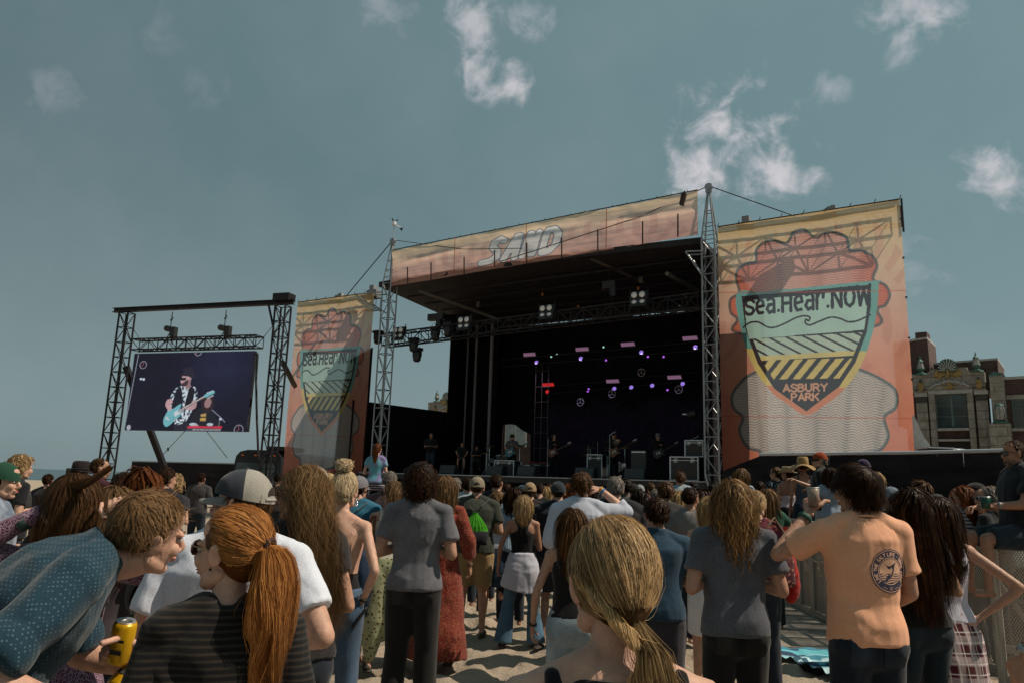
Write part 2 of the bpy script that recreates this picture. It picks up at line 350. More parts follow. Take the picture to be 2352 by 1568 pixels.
# ---- the festival banner, laid out once in the units of a drawing 1295 x 1568
def banner_art():
    TL, TR, BR, BL = (157, 218), (1155, 68), (1240, 1760), (188, 1760)
    h, w = 640, 400
    u, v = np.meshgrid((np.arange(w) + .5) / w, (np.arange(h) + .5) / h)
    X = (TL[0] * (1 - u) + TR[0] * u) * (1 - v) + (BL[0] * (1 - u) + BR[0] * u) * v
    Y = (TL[1] * (1 - u) + TR[1] * u) * (1 - v) + (BL[1] * (1 - u) + BR[1] * u) * v
    p = Paint(X, Y, (0, 0, 0))
    stops = [(0, (.80, .58, .30)), (.14, (.84, .62, .42)), (.3, (.82, .52, .42)), (.5, (.80, .36, .26)), (.8, (.78, .26, .17)), (1, (.55, .14, .12))]
    for c in range(3): p.img[..., c] = np.interp(v, [s[0] for s in stops], [s[1][c] for s in stops])
    # faint leaf and weave drawing in the ground colour
    q = (np.sin((X + Y * .35) / 16 + 2.2 * np.sin(Y / 75)) > .15) & (np.sin((X * .45 - Y) / 62 + 1.4 * np.sin(X / 90)) > -.1)
    p.put(q & (v > .05), (.62, .20, .17), .28)
    sh1 = smooth_poly([(275, 725), (235, 690), (232, 620), (285, 578), (268, 510), (278, 455), (330, 418), (385, 405), (388, 345), (430, 303), (500, 290), (565, 300), (600, 245), (665, 228), (718, 270), (770, 250), (835, 245), (890, 275), (905, 342), (965, 345), (1020, 375), (1042, 430), (1022, 500), (1080, 530), (1103, 585), (1080, 640), (1040, 662), (1000, 760), (300, 800)])
    sh2 = smooth_poly([(375, 1003), (290, 1060), (240, 1130), (250, 1195), (302, 1238), (283, 1300), (300, 1352), (340, 1395), (400, 1408), (415, 1452), (540, 1478), (640, 1470), (740, 1482), (850, 1462), (940, 1450), (962, 1400), (1040, 1382), (1087, 1310), (1068, 1215), (1120, 1170), (1132, 1110), (1100, 1050), (952, 975), (660, 900)])
    dk = (.035, .085, .10)
    for sh, c0, c1 in ((sh1, (.84, .50, .44), (.74, .30, .24)), (sh2, (.74, .64, .60), (.60, .50, .47))):
        M = p.fill(sh, c0); g = (np.sin(X / 55 + 1.1) * .5 + .5) * M; p.put(g, c1, .55)
        rib = np.exp(-((np.sin(X / 58 + (Y - 900) / 900 * (X - 660) / 160)) / .34) ** 2)
        th = .36 + .42 * rib
        yy = (Y + 7 * np.sin(X / 15.5 + Y / 240) + 16 * np.sin(X / 58)) / 13.5
        ed = .55 if c0[0] < .8 else .30 + .35 * np.clip(np.abs(X - 660) / 330, 0, 1); p.put((M & ((yy % 1) < th * .8)) * ed, dk)
        if c0[0] > .8: p.put(M * np.clip(np.abs(X - 680) / 330 - .35, 0, 1), (.78, .16, .08), .8)
        p.stroke(sh, 12, (.05, .14, .16), .75, True)
        p.put(p.smask(list(map(tuple, sh)) + [tuple(sh[0])], 26) & M, dk, .4)
    shield = smooth_poly([(272, 585), (420, 572), (660, 548), (1030, 508), (1046, 530), (1040, 640), (1015, 780), (950, 960), (860, 1085), (765, 1160), (665, 1216), (560, 1160), (470, 1100), (365, 965), (300, 790)], n=5)
    M = p.fill(shield, (.22, .48, .46)); p.put(M & (Y > 880), (.78, .62, .22)); p.put(M & (Y > 1070), (.78, .30, .18))
    inn = [(302, 600), (1008, 530), (1008, 640), (985, 780), (925, 940), (840, 1065), (665, 1196), (490, 1085), (395, 955), (325, 780)]
    p.fill(inn, (.06, .045, .05))
    inn2 = [(322, 622), (990, 556), (988, 640), (984, 690), (972, 770), (345, 830), (328, 760)]
    p.fill(inn2, (.50, .72, .66))
    # upper stripes and lower stripes of the crest
    inner = p.mask([(325, 612), (988, 542), (968, 775), (905, 930), (825, 1048), (665, 1180), (510, 1070), (418, 945), (348, 785)])
    for i in range(9):
        x0 = 235 + i * 92; y0 = 840 - i * 7
        M = p.mask([(x0 - 35, y0), (x0 + 38, y0 - 4), (x0 + 235, y0 + 88), (x0 + 160, y0 + 92)]) & inner; p.put(M & (Y > 785), (.56, .70, .60))
    M = inner & (Y > 920 - (X - 370) * .075) & (Y < 945 - (X - 370) * .075 + 20 * 0); p.put(M, (.78, .66, .28))
    for i in range(8):
        x0 = 372 + i * 73; y1 = 1046 - i * 3; y0 = y1 - 105
        M = p.mask([(x0, y1 - 5), (x0 + 42, y1 - 6), (x0 + 132, y0 - 8), (x0 + 88, y0 - 6)]) & inner & (Y > 925 - (X - 370) * .075); p.put(M, (.78, .62, .22))
    wave = smooth_poly([(312, 768), (350, 742), (400, 738), (450, 762), (490, 764), (550, 742), (610, 712), (655, 700), (688, 706), (682, 726), (668, 718), (664, 738), (690, 748), (740, 728), (800, 706), (850, 712), (890, 728), (940, 722), (1003, 690)], False)
    p.stroke(wave, 9, (.06, .05, .06))
    fn = lambda u, v: (322 + u * 61.5, 700 - u * 5.8 - v * (78 + u * 2.4))
    black = (.055, .045, .055)
    for off, wd in ((0, 16.5),):
        p.text('Sea.Hear.NOW', lambda u, v: (fn(u, v)[0] + off, fn(u, v)[1]), wd, black, gap=.27)
    p.text('ASBURY', lambda u, v: (541 + u * 39, 1098 - u * 1.8 - v * 36), 9.5, (.80, .42, .28))
    p.text('PARK', lambda u, v: (585 + u * 37, 1142 - u * 1.5 - v * 34), 9.5, (.80, .42, .28))
    for yy in (565, 1220): p.put(np.abs(Y - (yy - (X - 1000) * .02)) < 3.5, (.62, .12, .08), .5)
    # white tape or seams
    return p.image('banner_print')

def sand_art():
    h, w = 220, 1100
    u, v = np.meshgrid((np.arange(w) + .5) / w * 13.2, (np.arange(h) + .5) / h * 2.05)
    p = Paint(u, v, (0, 0, 0)); t = v / 2.05
    stops = [(0, (.84, .64, .42)), (.3, (.84, .60, .46)), (.6, (.78, .48, .40)), (1, (.74, .40, .34))]
    for c in range(3): p.img[..., c] = np.interp(t, [s[0] for s in stops], [s[1][c] for s in stops])
    q = (np.sin((u * 1.1 + v * .6) * 9 + 2 * np.sin(v * 3)) > .1) & (np.sin((u * .45 - v) * 2.2 + np.sin(u)) > .1); p.put(q & (v > .5), (.55, .22, .20), .3)
    # S A N D in fat slanted letters with a dark outline
    L = {'S': [(.1, 1.0), (.55, 1.0), (.95, .86), (1.0, .6), (.92, .2), (.55, .12), (.3, .3), (.28, .5), (.5, .6), (.72, .56), (.75, .45), (1.02, .42)],
         }
    x0, hh = 4.85, 1.25
    def put_letter(strokes, ox, wd, col, ow):
        M = np.zeros(u.shape, bool)
        for st in strokes: M |= p.smask([(x0 + (ox + a) * .88 + b * .30 - .1, 1.72 - b * hh * .92 - .08) for a, b in st], wd + ow)
        p.put(M, col)
    G = [(0.0, [[(.62, .12), (.42, .02), (.16, .14), (.14, .36), (.44, .56), (.50, .82), (.2, .98), (-.25, .98)]]),
         (.95, [[(-.05, .98), (.28, .02), (.42, .02), (.50, .98)], [(.1, .62), (.45, .62)]]),
         (1.85, [[(0, .98), (.02, .02), (.1, .02), (.42, .95), (.48, .95), (.48, .02)]]),
         (2.80, [[(0, .03), (0, .97), (.34, .95), (.62, .72), (.58, .28), (.3, .03), (0, .03)]])]
    G = [(ox, [[(a, 1 - b) for a, b in st] for st in sts]) for ox, sts in G]
    for ow, col in ((.09, (.20, .22, .28)), (0, (.82, .78, .78))):
        for ox, sts in G: put_letter([[(a, b) for a, b in st] for st in sts], ox, .29, col, ow)
    return p.image('sand_print')

def screen_art():
    # drawing units: the picture on the screen, 1000 wide
    h, w = 300, 470
    u, v = np.meshgrid((np.arange(w) + .5) / w, (np.arange(h) + .5) / h)
    X = 400 + u * 995 - v * 40 * 0; Y = 550 + v * 640
    p = Paint(X, Y, (.008, .008, .016)); g = np.exp(-((X - 1150) / 260) ** 2 - ((Y - 650) / 260) ** 2); p.put(g, (.018, .02, .05), .8)
    sk = (.50, .30, .30); sk2 = (.30, .17, .17)
    for cx, cy, r in ((488, 648, 28), (940, 548, 28), (1330, 1175, 34)):
        p.stroke([(cx + r * math.cos(t), cy + r * 1.1 * math.sin(t)) for t in np.linspace(0, 6.28, 20)], 5, (.35, .30, .36)); p.stroke([(cx, cy - r), (cx, cy)], 4, (.3, .1, .12)); p.stroke([(cx, cy), (cx - r * .7, cy + r * .6)], 4, (.3, .1, .12))
    p.ell(484, 765, 11, 9, (.6, .65, .7)); p.ell(508, 768, 10, 11, (.6, .65, .7)); p.stroke([(436, 560), (396, 1188)], 6, (.28, .30, .33)); p.stroke([(400, 900), (372, 1188)], 4, (.12, .13, .15))
    p.ell(432, 1168, 18, 22, (.4, .4, .42))
    # keyboard player behind, right
    p.fill(smooth_poly([(935, 1150), (965, 1040), (1010, 1005), (1075, 1000), (1130, 1050), (1150, 1150)]), (.016, .016, .022))
    p.fill(smooth_poly([(1015, 985), (1020, 920), (1060, 895), (1105, 925), (1112, 1000), (1085, 1035), (1040, 1030)]), (.03, .018, .02)); p.ell(1065, 965, 27, 40, sk2, 8)
    p.fill([(1018, 1055), (1060, 1048), (1062, 1072), (1020, 1076)], (.45, .28, .10)); p.fill([(1016, 1085), (1064, 1083), (1062, 1108), (1018, 1108)], (.5, .30, .08))
    p.ell(965, 1136, 32, 12, (.45, .52, .55)); p.ell(1100, 1136, 26, 12, (.45, .52, .55)); p.ell(990, 1144, 20, 8, sk)
    p.fill([(912, 1150), (1200, 1148), (1196, 1168), (912, 1166)], (.55, .035, .06)); p.fill([(912, 1166), (1196, 1168), (1194, 1192), (912, 1192)], (.05, .05, .06))
    for x in range(968, 1190, 14): p.fill([(x, 1172), (x + 9, 1172), (x + 9, 1184), (x, 1184)], (.4, .4, .42))
    p.stroke([(1105, 1020), (1180, 1080), (1215, 1115)], 4, (.35, .38, .45)); p.stroke([(1172, 1080), (1172, 1150)], 4, (.25, .27, .3)); p.ell(1180, 1092, 12, 9, (.5, .52, .6))
    # guitarist
    p.fill(smooth_poly([(815, 1190), (835, 1040), (905, 1030), (915, 1190)]), (.02, .02, .03))
    body = smooth_poly([(742, 1030), (758, 900), (790, 845), (850, 822), (925, 830), (965, 855), (972, 940), (950, 1010), (905, 1110), (830, 1140), (800, 1100), (810, 1000), (790, 960), (770, 1010)])
    M = p.fill(body, (.62, .68, .70)); rr = np.random.RandomState(4)
    fl = fbm(np.stack([X.ravel() / 13, Y.ravel() / 13, 0 * X.ravel()], 1), 5, 2).reshape(X.shape); p.put(M & (fl > .52), (.03, .04, .06))
    p.fill(smooth_poly([(800, 850), (830, 835), (850, 900), (862, 1010), (830, 1040), (775, 1010), (780, 930)]), (.014, .014, .02)); p.fill(smooth_poly([(905, 835), (940, 850), (945, 930), (925, 1010), (880, 1000), (890, 900)]), (.014, .014, .02))
    p.fill(smooth_poly([(735, 935), (775, 945), (765, 990), (800, 1040), (790, 1065), (735, 1010), (718, 975)]), sk); p.ell(788, 1048, 22, 17, sk, 40)
    p.fill(smooth_poly([(935, 950), (970, 945), (972, 1000), (940, 1020), (890, 1015), (895, 985), (935, 985)]), sk); p.ell(905, 1000, 22, 18, sk)
    p.fill(smooth_poly([(835, 740), (860, 720), (905, 735), (905, 790), (880, 820), (858, 835), (835, 815), (822, 790), (828, 765)]), sk); p.fill([(870, 780), (905, 770), (908, 840), (868, 850)], sk2)
    p.fill(smooth_poly([(845, 800), (880, 775), (885, 805), (868, 828), (840, 825), (832, 805)]), (.06, .035, .04))
    p.fill([(818, 760), (868, 758), (862, 780), (838, 782), (820, 776)], (.01, .01, .012))
    p.fill(smooth_poly([(800, 738), (836, 728), (842, 680), (908, 678), (922, 728), (948, 752), (910, 762), (880, 748), (835, 744)]), (.022, .02, .03))
    gt = (.16, .42, .45)
    p.fill(smooth_poly([(728, 1065), (745, 1035), (790, 1010), (830, 980), (850, 975), (845, 1010), (855, 1040), (850, 1075), (815, 1095), (790, 1130), (750, 1158), (722, 1135), (718, 1095)]), gt); p.fill(smooth_poly([(800, 1040), (845, 1020), (850, 1045), (810, 1075)]), (.55, .62, .62)); p.fill([(735, 1070), (768, 1095), (760, 1110), (730, 1090)], (.5, .55, .55))
    p.stroke([(840, 1030), (1045, 905)], 16, (.25, .18, .17)); p.stroke([(840, 1028), (1045, 902)], 5, (.6, .58, .55)); p.stroke([(1040, 908), (1098, 878)], 26, gt)
    for k in range(4): p.ell(1052 + k * 13, 884 - k * 5, 5, 5, (.7, .72, .74)); p.ell(1062 + k * 12, 925 - k * 6, 5, 5, (.7, .72, .74))
    A = p.img.copy()
    for ax in (0, 1): A = (A + .8 * np.roll(A, 1, ax) + .8 * np.roll(A, -1, ax)) / 2.6
    rs = np.random.RandomState(2); A = A * (.82 + .30 * fbm(np.stack([X.ravel() / 120, Y.ravel() / 90, 0 * X.ravel()], 1), 4, 3).reshape(X.shape))[..., None] + rs.normal(size=A.shape[:2])[..., None] * .0022
    A[:, ::47] *= .75; A[::50] *= .75; p.img = np.clip(A, 0, 1) * np.array((.92, .95, 1.0)) + np.array((.004, .004, .006))
    return p.image('screen_picture')
def roundel_art():
    n = 240; u, v = np.meshgrid((np.arange(n) + .5) / n * 2 - 1, (np.arange(n) + .5) / n * 2 - 1)
    p = Paint(u, v, (.62, .33, .20)); nv = (.045, .042, .07); pk = (.72, .42, .28); R = np.sqrt(u * u + v * v)
    p.put(R < 1, nv); p.put((R < .955) & (R > .925), pk); p.put(R < .62, pk); p.put((R < .585) & (R > .55), nv); p.put((R < .55) & (v > .12) & (np.sin(v * 62 + .9 * np.sin(u * 16)) > .1), nv)
    for txt, a0, sgn, sc in (('LIVE THE SALT LIFE - SINCE', 205, 1, .135),):
        p.text(txt, lambda a, b: (-math.cos(rad(a0 - 245 + a * 9.2)) * (.69 + b * .15), -math.sin(rad(a0 - 245 + a * 9.2)) * (.69 + b * .15)), .035, pk)
    p.text('2003', lambda a, b: (math.cos(rad(38 - a * 9)) * (.84 - b * .15) * 1, math.sin(rad(38 - a * 9)) * (.84 - b * .15)), .035, pk)
    p.stroke([(-.42, .72), (-.2, .80)], .02, pk); p.stroke([(.42, .72), (.2, .80)], .02, pk); p.stroke([(-.08, .72), (.08, .86)], .022, pk); p.stroke([(.08, .72), (-.08, .86)], .022, pk)
    p.fill(smooth_poly([(-.38, -.42), (-.1, -.22), (.1, -.28), (.3, -.4), (.22, -.2), (.2, -.02), (.1, .2), (-.1, .38), (-.3, .5), (-.22, .3), (-.02, .1), (.04, -.05), (-.12, -.12), (-.2, -.25)]), nv)
    p.fill(smooth_poly([(.02, -.16), (.12, -.1), (.08, .08), (-.02, .2), (.02, .02)]), pk, .9); p.stroke([(-.5, .42), (-.3, .5), (-.05, .42)], .03, nv)
    p.a = (R < 1).astype(float); return p.image('shirt_print')
def text_img(name, lines, w=160, h=80):
    u, v = np.meshgrid((np.arange(w) + .5) / w, (np.arange(h) + .5) / h); p = Paint(u, v, (0, 0, 0)); A = np.zeros(u.shape)
    for txt, x, y, cw, chh, sw, col in lines:
        p2 = Paint(u, v, (0, 0, 0)); p2.text(txt, lambda a, b: (x + a * cw, y - b * chh), sw, (1, 1, 1)); M = p2.img[..., 0] > .5; p.put(M, col); A[M] = 1
    p.a = A; return p.image(name)
# ------------------------------------------------------------------ materials
M_BLACKMETAL = mat('black_steel', (.018, .016, .02), .55, .3, var=.5, scale=9, bump=.2)
M_ALU = mat('aluminium', (.42, .43, .45), .42, .75, var=.22, scale=12, bump=.1)
M_DRAPE = mat('black_drape', (.010, .008, .011), .95, var=.4, scale=3, bump=.4, bscale=14, spec=.1)
M_SCRIM = mat('black_scrim', (.016, .014, .017), .9, var=.55, scale=1.6, bump=.5, bscale=5, spec=.15, streak=(.35, .35, 2.2))
M_ROOF = mat('stage_roof_black', (.014, .012, .015), .75, var=.5, scale=2.5, bump=.5, bscale=9)
M_DECK = mat('stage_deck', (.02, .019, .021), .6, var=.4)
M_CABLE = mat('black_cable', (.012, .012, .012), .6)
M_RUST = mat('painted_iron', (.035, .018, .016), .6, var=.5, scale=10)
M_RIM = mat('case_edge_aluminium', (.5, .52, .54), .35, .8, var=.15)
M_CASE = mat('case_black_panel', (.02, .02, .022), .5, bump=.1)
M_STONE = None
def brick_mat(name, c1, c2, mortar, scale, bw=.5, rh=.25, msize=.02, bump=.6, rough=.85, coords='Object', rot=None):
    if name in _mats: return _mats[name]
    m = bpy.data.materials.new(name); m.use_nodes = True; _mats[name] = m; n, l = m.node_tree.nodes, m.node_tree.links; b = n['Principled BSDF']
    tc = N(n, 'ShaderNodeTexCoord'); mp = N(n, 'ShaderNodeMapping'); l.new(tc.outputs[coords], mp.inputs[0]); mp.inputs[2].default_value = rot or (rad(90), 0, 0)
    br = N(n, 'ShaderNodeTexBrick', i_Scale=scale); br.inputs['Color1'].default_value = (*c1, 1); br.inputs['Color2'].default_value = (*c2, 1); br.inputs['Mortar'].default_value = (*mortar, 1)
    br.inputs['Mortar Size'].default_value = msize; br.inputs['Brick Width'].default_value = bw; br.inputs['Row Height'].default_value = rh; br.inputs['Bias'].default_value = 0
    l.new(mp.outputs[0], br.inputs['Vector'])
    nz = N(n, 'ShaderNodeTexNoise', i_Scale=2.2, i_Detail=8.0, i_Roughness=.7); l.new(tc.outputs[coords], nz.inputs['Vector'])
    rp = N(n, 'ShaderNodeMapRange'); rp.inputs[1].default_value = .35; rp.inputs[2].default_value = .7; l.new(nz.outputs[0], rp.inputs[0])
    st = mixc(n, l, (.55, .5, .45), (1.12, 1.1, 1.05), rp.outputs[0]); l.new(mixc(n, l, br.outputs[0], st, 1.0, 'MULTIPLY'), b.inputs['Base Color'])
    b.inputs['Roughness'].default_value = rough; bp = N(n, 'ShaderNodeBump', i_Strength=bump, i_Distance=.03); bp.invert = True
    l.new(br.outputs['Fac'], bp.inputs['Height']); l.new(bp.outputs[0], b.inputs['Normal']); return m
M_STONE = brick_mat('facade_limestone', (.36, .345, .315), (.30, .29, .265), (.17, .165, .15), 1.0, 1.05, .52, .022)
M_BRICK = brick_mat('dark_red_brick', (.12, .055, .048), (.085, .04, .036), (.09, .08, .075), 1.0, .30, .09, .014)
M_COPING = mat('coping_stone', (.36, .35, .33), .8, var=.25, scale=3, bump=.3, bscale=12)
M_VERD = mat('green_copper', (.07, .15, .13), .6, .3, var=.4, scale=4)
M_GOLD = mat('ochre_glazed_relief', (.30, .20, .06), .45, var=.35, scale=6)
M_WGLASS = mat('window_glass', (.03, .055, .058), .12, .0, var=.35, scale=1.4, spec=.9)
M_WFRAME = mat('green_window_frame', (.12, .17, .15), .5, var=.2)
M_LAMPG = mat('lantern_glass', (.55, .52, .48), .15, var=.2, trans=.5, spec=.9)

def sand_mat():
    m = bpy.data.materials.new('beach_sand'); m.use_nodes = True; n, l = m.node_tree.nodes, m.node_tree.links; b = n['Principled BSDF']; tc = N(n, 'ShaderNodeTexCoord')
    a = N(n, 'ShaderNodeTexNoise', i_Scale=1.3, i_Detail=8.0, i_Roughness=.65); l.new(tc.outputs['Object'], a.inputs['Vector'])
    g = N(n, 'ShaderNodeTexNoise', i_Scale=420.0, i_Detail=2.0); l.new(tc.outputs['Object'], g.inputs['Vector'])
    c = mixc(n, l, (.29, .235, .18), (.45, .37, .29), a.outputs[0]); r2 = N(n, 'ShaderNodeMapRange'); r2.inputs[1].default_value = .3; r2.inputs[2].default_value = .7; r2.inputs[3].default_value = .72; r2.inputs[4].default_value = 1.15; l.new(g.outputs[0], r2.inputs[0])
    cc = N(n, 'ShaderNodeCombineColor'); [l.new(r2.outputs[0], cc.inputs[i]) for i in range(3)]
    l.new(mixc(n, l, c, cc.outputs[0], 1.0, 'MULTIPLY'), b.inputs['Base Color']); b.inputs['Roughness'].default_value = .95; b.inputs['Specular IOR Level'].default_value = .1
    n1 = N(n, 'ShaderNodeTexNoise', i_Scale=11.0, i_Detail=9.0, i_Roughness=.68); l.new(tc.outputs['Object'], n1.inputs['Vector'])
    bp = N(n, 'ShaderNodeBump', i_Strength=.9, i_Distance=.06); l.new(n1.outputs[0], bp.inputs['Height']); b2 = N(n, 'ShaderNodeBump', i_Strength=.35, i_Distance=.006); l.new(g.outputs[0], b2.inputs['Height']); l.new(bp.outputs[0], b2.inputs['Normal']); l.new(b2.outputs[0], b.inputs['Normal']); return m
M_SAND = sand_mat()

_sk = {}
def skin(tone):
    """tone 0 pale .. 1 dark"""
    base = [(0.50, .29, .21), (.40, .22, .15), (.30, .15, .095), (.20, .095, .06), (.09, .045, .03)]; c = base[tone]
    return mat('skin_%d' % tone, c, .5, var=.17, scale=34, bump=.22, bscale=260, sss=.25, spec=.35)
def cloth(col, pat=None, c2=None, sc=1.0, rough=.88, fold=.6):
    if isinstance(col, str): col = srgb(col)
    if isinstance(c2, str): c2 = srgb(c2)
    key = 'cloth_%s_%s_%s_%.2f' % ('%02x%02x%02x' % tuple(int(255 * min(1, c) ** .45) for c in col), pat, '' if c2 is None else '%02x%02x%02x' % tuple(int(255 * min(1, c) ** .45) for c in c2), sc)
    if key in _mats: return _mats[key]
    m = bpy.data.materials.new('cloth_%d' % len(_mats)); m.use_nodes = True; _mats[key] = m; n, l = m.node_tree.nodes, m.node_tree.links; b = n['Principled BSDF']; tc = N(n, 'ShaderNodeTexCoord')
    nz = N(n, 'ShaderNodeTexNoise', i_Scale=220.0, i_Detail=2.0); l.new(tc.outputs['Object'], nz.inputs['Vector'])
    n3 = N(n, 'ShaderNodeTexNoise', i_Scale=5.0, i_Detail=5.0); l.new(tc.outputs['Object'], n3.inputs['Vector'])
    ma = {'melange': .55, 'denim': .45}.get(pat, .16)
    f = math_n(n, l, 'ADD', math_n(n, l, 'MULTIPLY', nz.outputs[0], .6), math_n(n, l, 'MULTIPLY', n3.outputs[0], .4))
    r = N(n, 'ShaderNodeMapRange'); r.inputs[1].default_value = .35; r.inputs[2].default_value = .65; l.new(f, r.inputs[0])
    c = mixc(n, l, tuple(k * (1 - ma) for k in col), tuple(min(1, k * (1 + ma)) for k in col), r.outputs[0])
    if pat == 'denim':
        d = N(n, 'ShaderNodeTexNoise', i_Scale=3.0, i_Detail=4.0); mp = N(n, 'ShaderNodeMapping'); mp.inputs[3].default_value = (2.4, 2.4, .7); l.new(tc.outputs['Object'], mp.inputs[0]); l.new(mp.outputs[0], d.inputs['Vector'])
        rr = N(n, 'ShaderNodeMapRange'); rr.inputs[1].default_value = .48; rr.inputs[2].default_value = .75; rr.inputs[4].default_value = .6; l.new(d.outputs[0], rr.inputs[0]); c = mixc(n, l, c, tuple(min(1, k * 2.0 + .02) for k in col), rr.outputs[0])
    if pat in ('dots', 'floral', 'paisley'):
        v = N(n, 'ShaderNodeTexVoronoi', i_Scale={'dots': 95, 'floral': 15, 'paisley': 60}[pat] * sc); v.inputs['Randomness'].default_value = {'dots': 0.0, 'floral': 1, 'paisley': 1}[pat]
        l.new(tc.outputs['Object'], v.inputs['Vector'])
        if pat == 'paisley':
            s = math_n(n, l, 'SINE', math_n(n, l, 'MULTIPLY', v.outputs['Distance'], 15.0)); mk = N(n, 'ShaderNodeMapRange'); mk.inputs[1].default_value = -.1; mk.inputs[2].default_value = .35; l.new(s, mk.inputs[0]); c = mixc(n, l, c, c2, mk.outputs[0])
        else:
            mk = N(n, 'ShaderNodeMapRange'); th = {'dots': .30, 'floral': .33}[pat]; mk.inputs[1].default_value = th; mk.inputs[2].default_value = th - .06; l.new(v.outputs['Distance'], mk.inputs[0]); c = mixc(n, l, c, c2, math_n(n, l, 'MULTIPLY', mk.outputs[0], .32 if pat == 'dots' else 1.0))
    if pat in ('stripes', 'vstripes', 'plaid', 'thinlines'):
        s = N(n, 'ShaderNodeSeparateXYZ'); l.new(tc.outputs['Object'], s.inputs[0])
        def band(o, fr, th, soft=.15):
            w = math_n(n, l, 'SINE', math_n(n, l, 'MULTIPLY', o, fr)); q = N(n, 'ShaderNodeMapRange'); q.inputs[1].default_value = th - soft; q.inputs[2].default_value = th + soft; l.new(w, q.inputs[0]); return q.outputs[0]
        if pat == 'stripes': c = mixc(n, l, c, c2, band(s.outputs[2], 6.283 / (.034 * sc), .35))
        if pat == 'thinlines': c = mixc(n, l, c, c2, band(s.outputs[2], 6.283 / (.012 * sc), .35, .3))
        if pat == 'vstripes': c = mixc(n, l, c, c2, band(s.outputs[0], 6.283 / (.03 * sc), .2))
        if pat == 'plaid':
            xy = math_n(n, l, 'ADD', s.outputs[0], s.outputs[1]); c = mixc(n, l, c, c2, math_n(n, l, 'MULTIPLY', band(s.outputs[2], 6.283 / .115, .2), .55)); c = mixc(n, l, c, c2, math_n(n, l, 'MULTIPLY', band(xy, 6.283 / .10, .2), .55))
            c = mixc(n, l, c, (.62, .56, .55), math_n(n, l, 'MULTIPLY', band(s.outputs[2], 6.283 / .0575, .93, .05), .8)); c = mixc(n, l, c, (.62, .56, .55), math_n(n, l, 'MULTIPLY', band(xy, 6.283 / .05, .93, .05), .7))
    if pat == 'tiedye':
        d = N(n, 'ShaderNodeTexNoise', i_Scale=7.0, i_Detail=3.0, i_Distortion=1.2); l.new(tc.outputs['Object'], d.inputs['Vector']); rr = N(n, 'ShaderNodeMapRange'); rr.inputs[1].default_value = .4; rr.inputs[2].default_value = .6; l.new(d.outputs[0], rr.inputs[0]); c = mixc(n, l, c, c2, rr.outputs[0])
    l.new(c, b.inputs['Base Color']); b.inputs['Roughness'].default_value = rough; b.inputs['Specular IOR Level'].default_value = .2; b.inputs['Sheen Weight'].default_value = .12
    fn = N(n, 'ShaderNodeTexNoise', i_Scale=5.0, i_Detail=1.6, i_Distortion=.7); mp2 = N(n, 'ShaderNodeMapping'); mp2.inputs[3].default_value = (1.3, 1.3, .55); l.new(tc.outputs['Object'], mp2.inputs[0]); l.new(mp2.outputs[0], fn.inputs['Vector'])
    b1 = N(n, 'ShaderNodeBump', i_Strength=fold, i_Distance=.035); l.new(fn.outputs[0], b1.inputs['Height'])
    b2 = N(n, 'ShaderNodeBump', i_Strength=.25, i_Distance=.003); l.new(nz.outputs[0], b2.inputs['Height']); l.new(b1.outputs[0], b2.inputs['Normal']); l.new(b2.outputs[0], b.inputs['Normal']); return m
def hair_mat():
    m = bpy.data.materials.new('hair'); m.use_nodes = True; n, l = m.node_tree.nodes, m.node_tree.links; b = n['Principled BSDF']; a = N(n, 'ShaderNodeAttribute', attribute_name='hc')
    l.new(a.outputs[0], b.inputs['Base Color']); b.inputs['Roughness'].default_value = .42; b.inputs['Specular IOR Level'].default_value = .4; l.new(a.outputs[0], b.inputs['Specular Tint'])
    tr = N(n, 'ShaderNodeBsdfTranslucent'); l.new(mixc(n, l, a.outputs[0], (1.3, 1.1, .8), 1.0, 'MULTIPLY'), tr.inputs[0]); mx = N(n, 'ShaderNodeMixShader', i_0=.35)
    l.new(b.outputs[0], mx.inputs[1]); l.new(tr.outputs[0], mx.inputs[2]); l.new(mx.outputs[0], n['Material Output'].inputs[0]); return m
M_HAIR = hair_mat()
HC = {'black': ((.010, .007, .006), (.030, .018, .013)), 'dark': ((.018, .010, .007), (.075, .036, .018)), 'brown': ((.035, .018, .010), (.19, .10, .048)), 'light': ((.085, .05, .026), (.38, .23, .115)),
      'blond': ((.20, .125, .06), (.75, .55, .30)), 'white_blond': ((.35, .27, .17), (.80, .66, .45)), 'red': ((.16, .055, .016), (.90, .45, .15)), 'auburn': ((.07, .022, .010), (.28, .10, .035)), 'gray': ((.14, .12, .105), (.42, .39, .36)), 'dirty': ((.075, .044, .022), (.52, .33, .16)), 'streak': ((.085, .045, .02), (.98, .70, .37))}  # streak mixes brown roots with shadow and highlight put into the colours
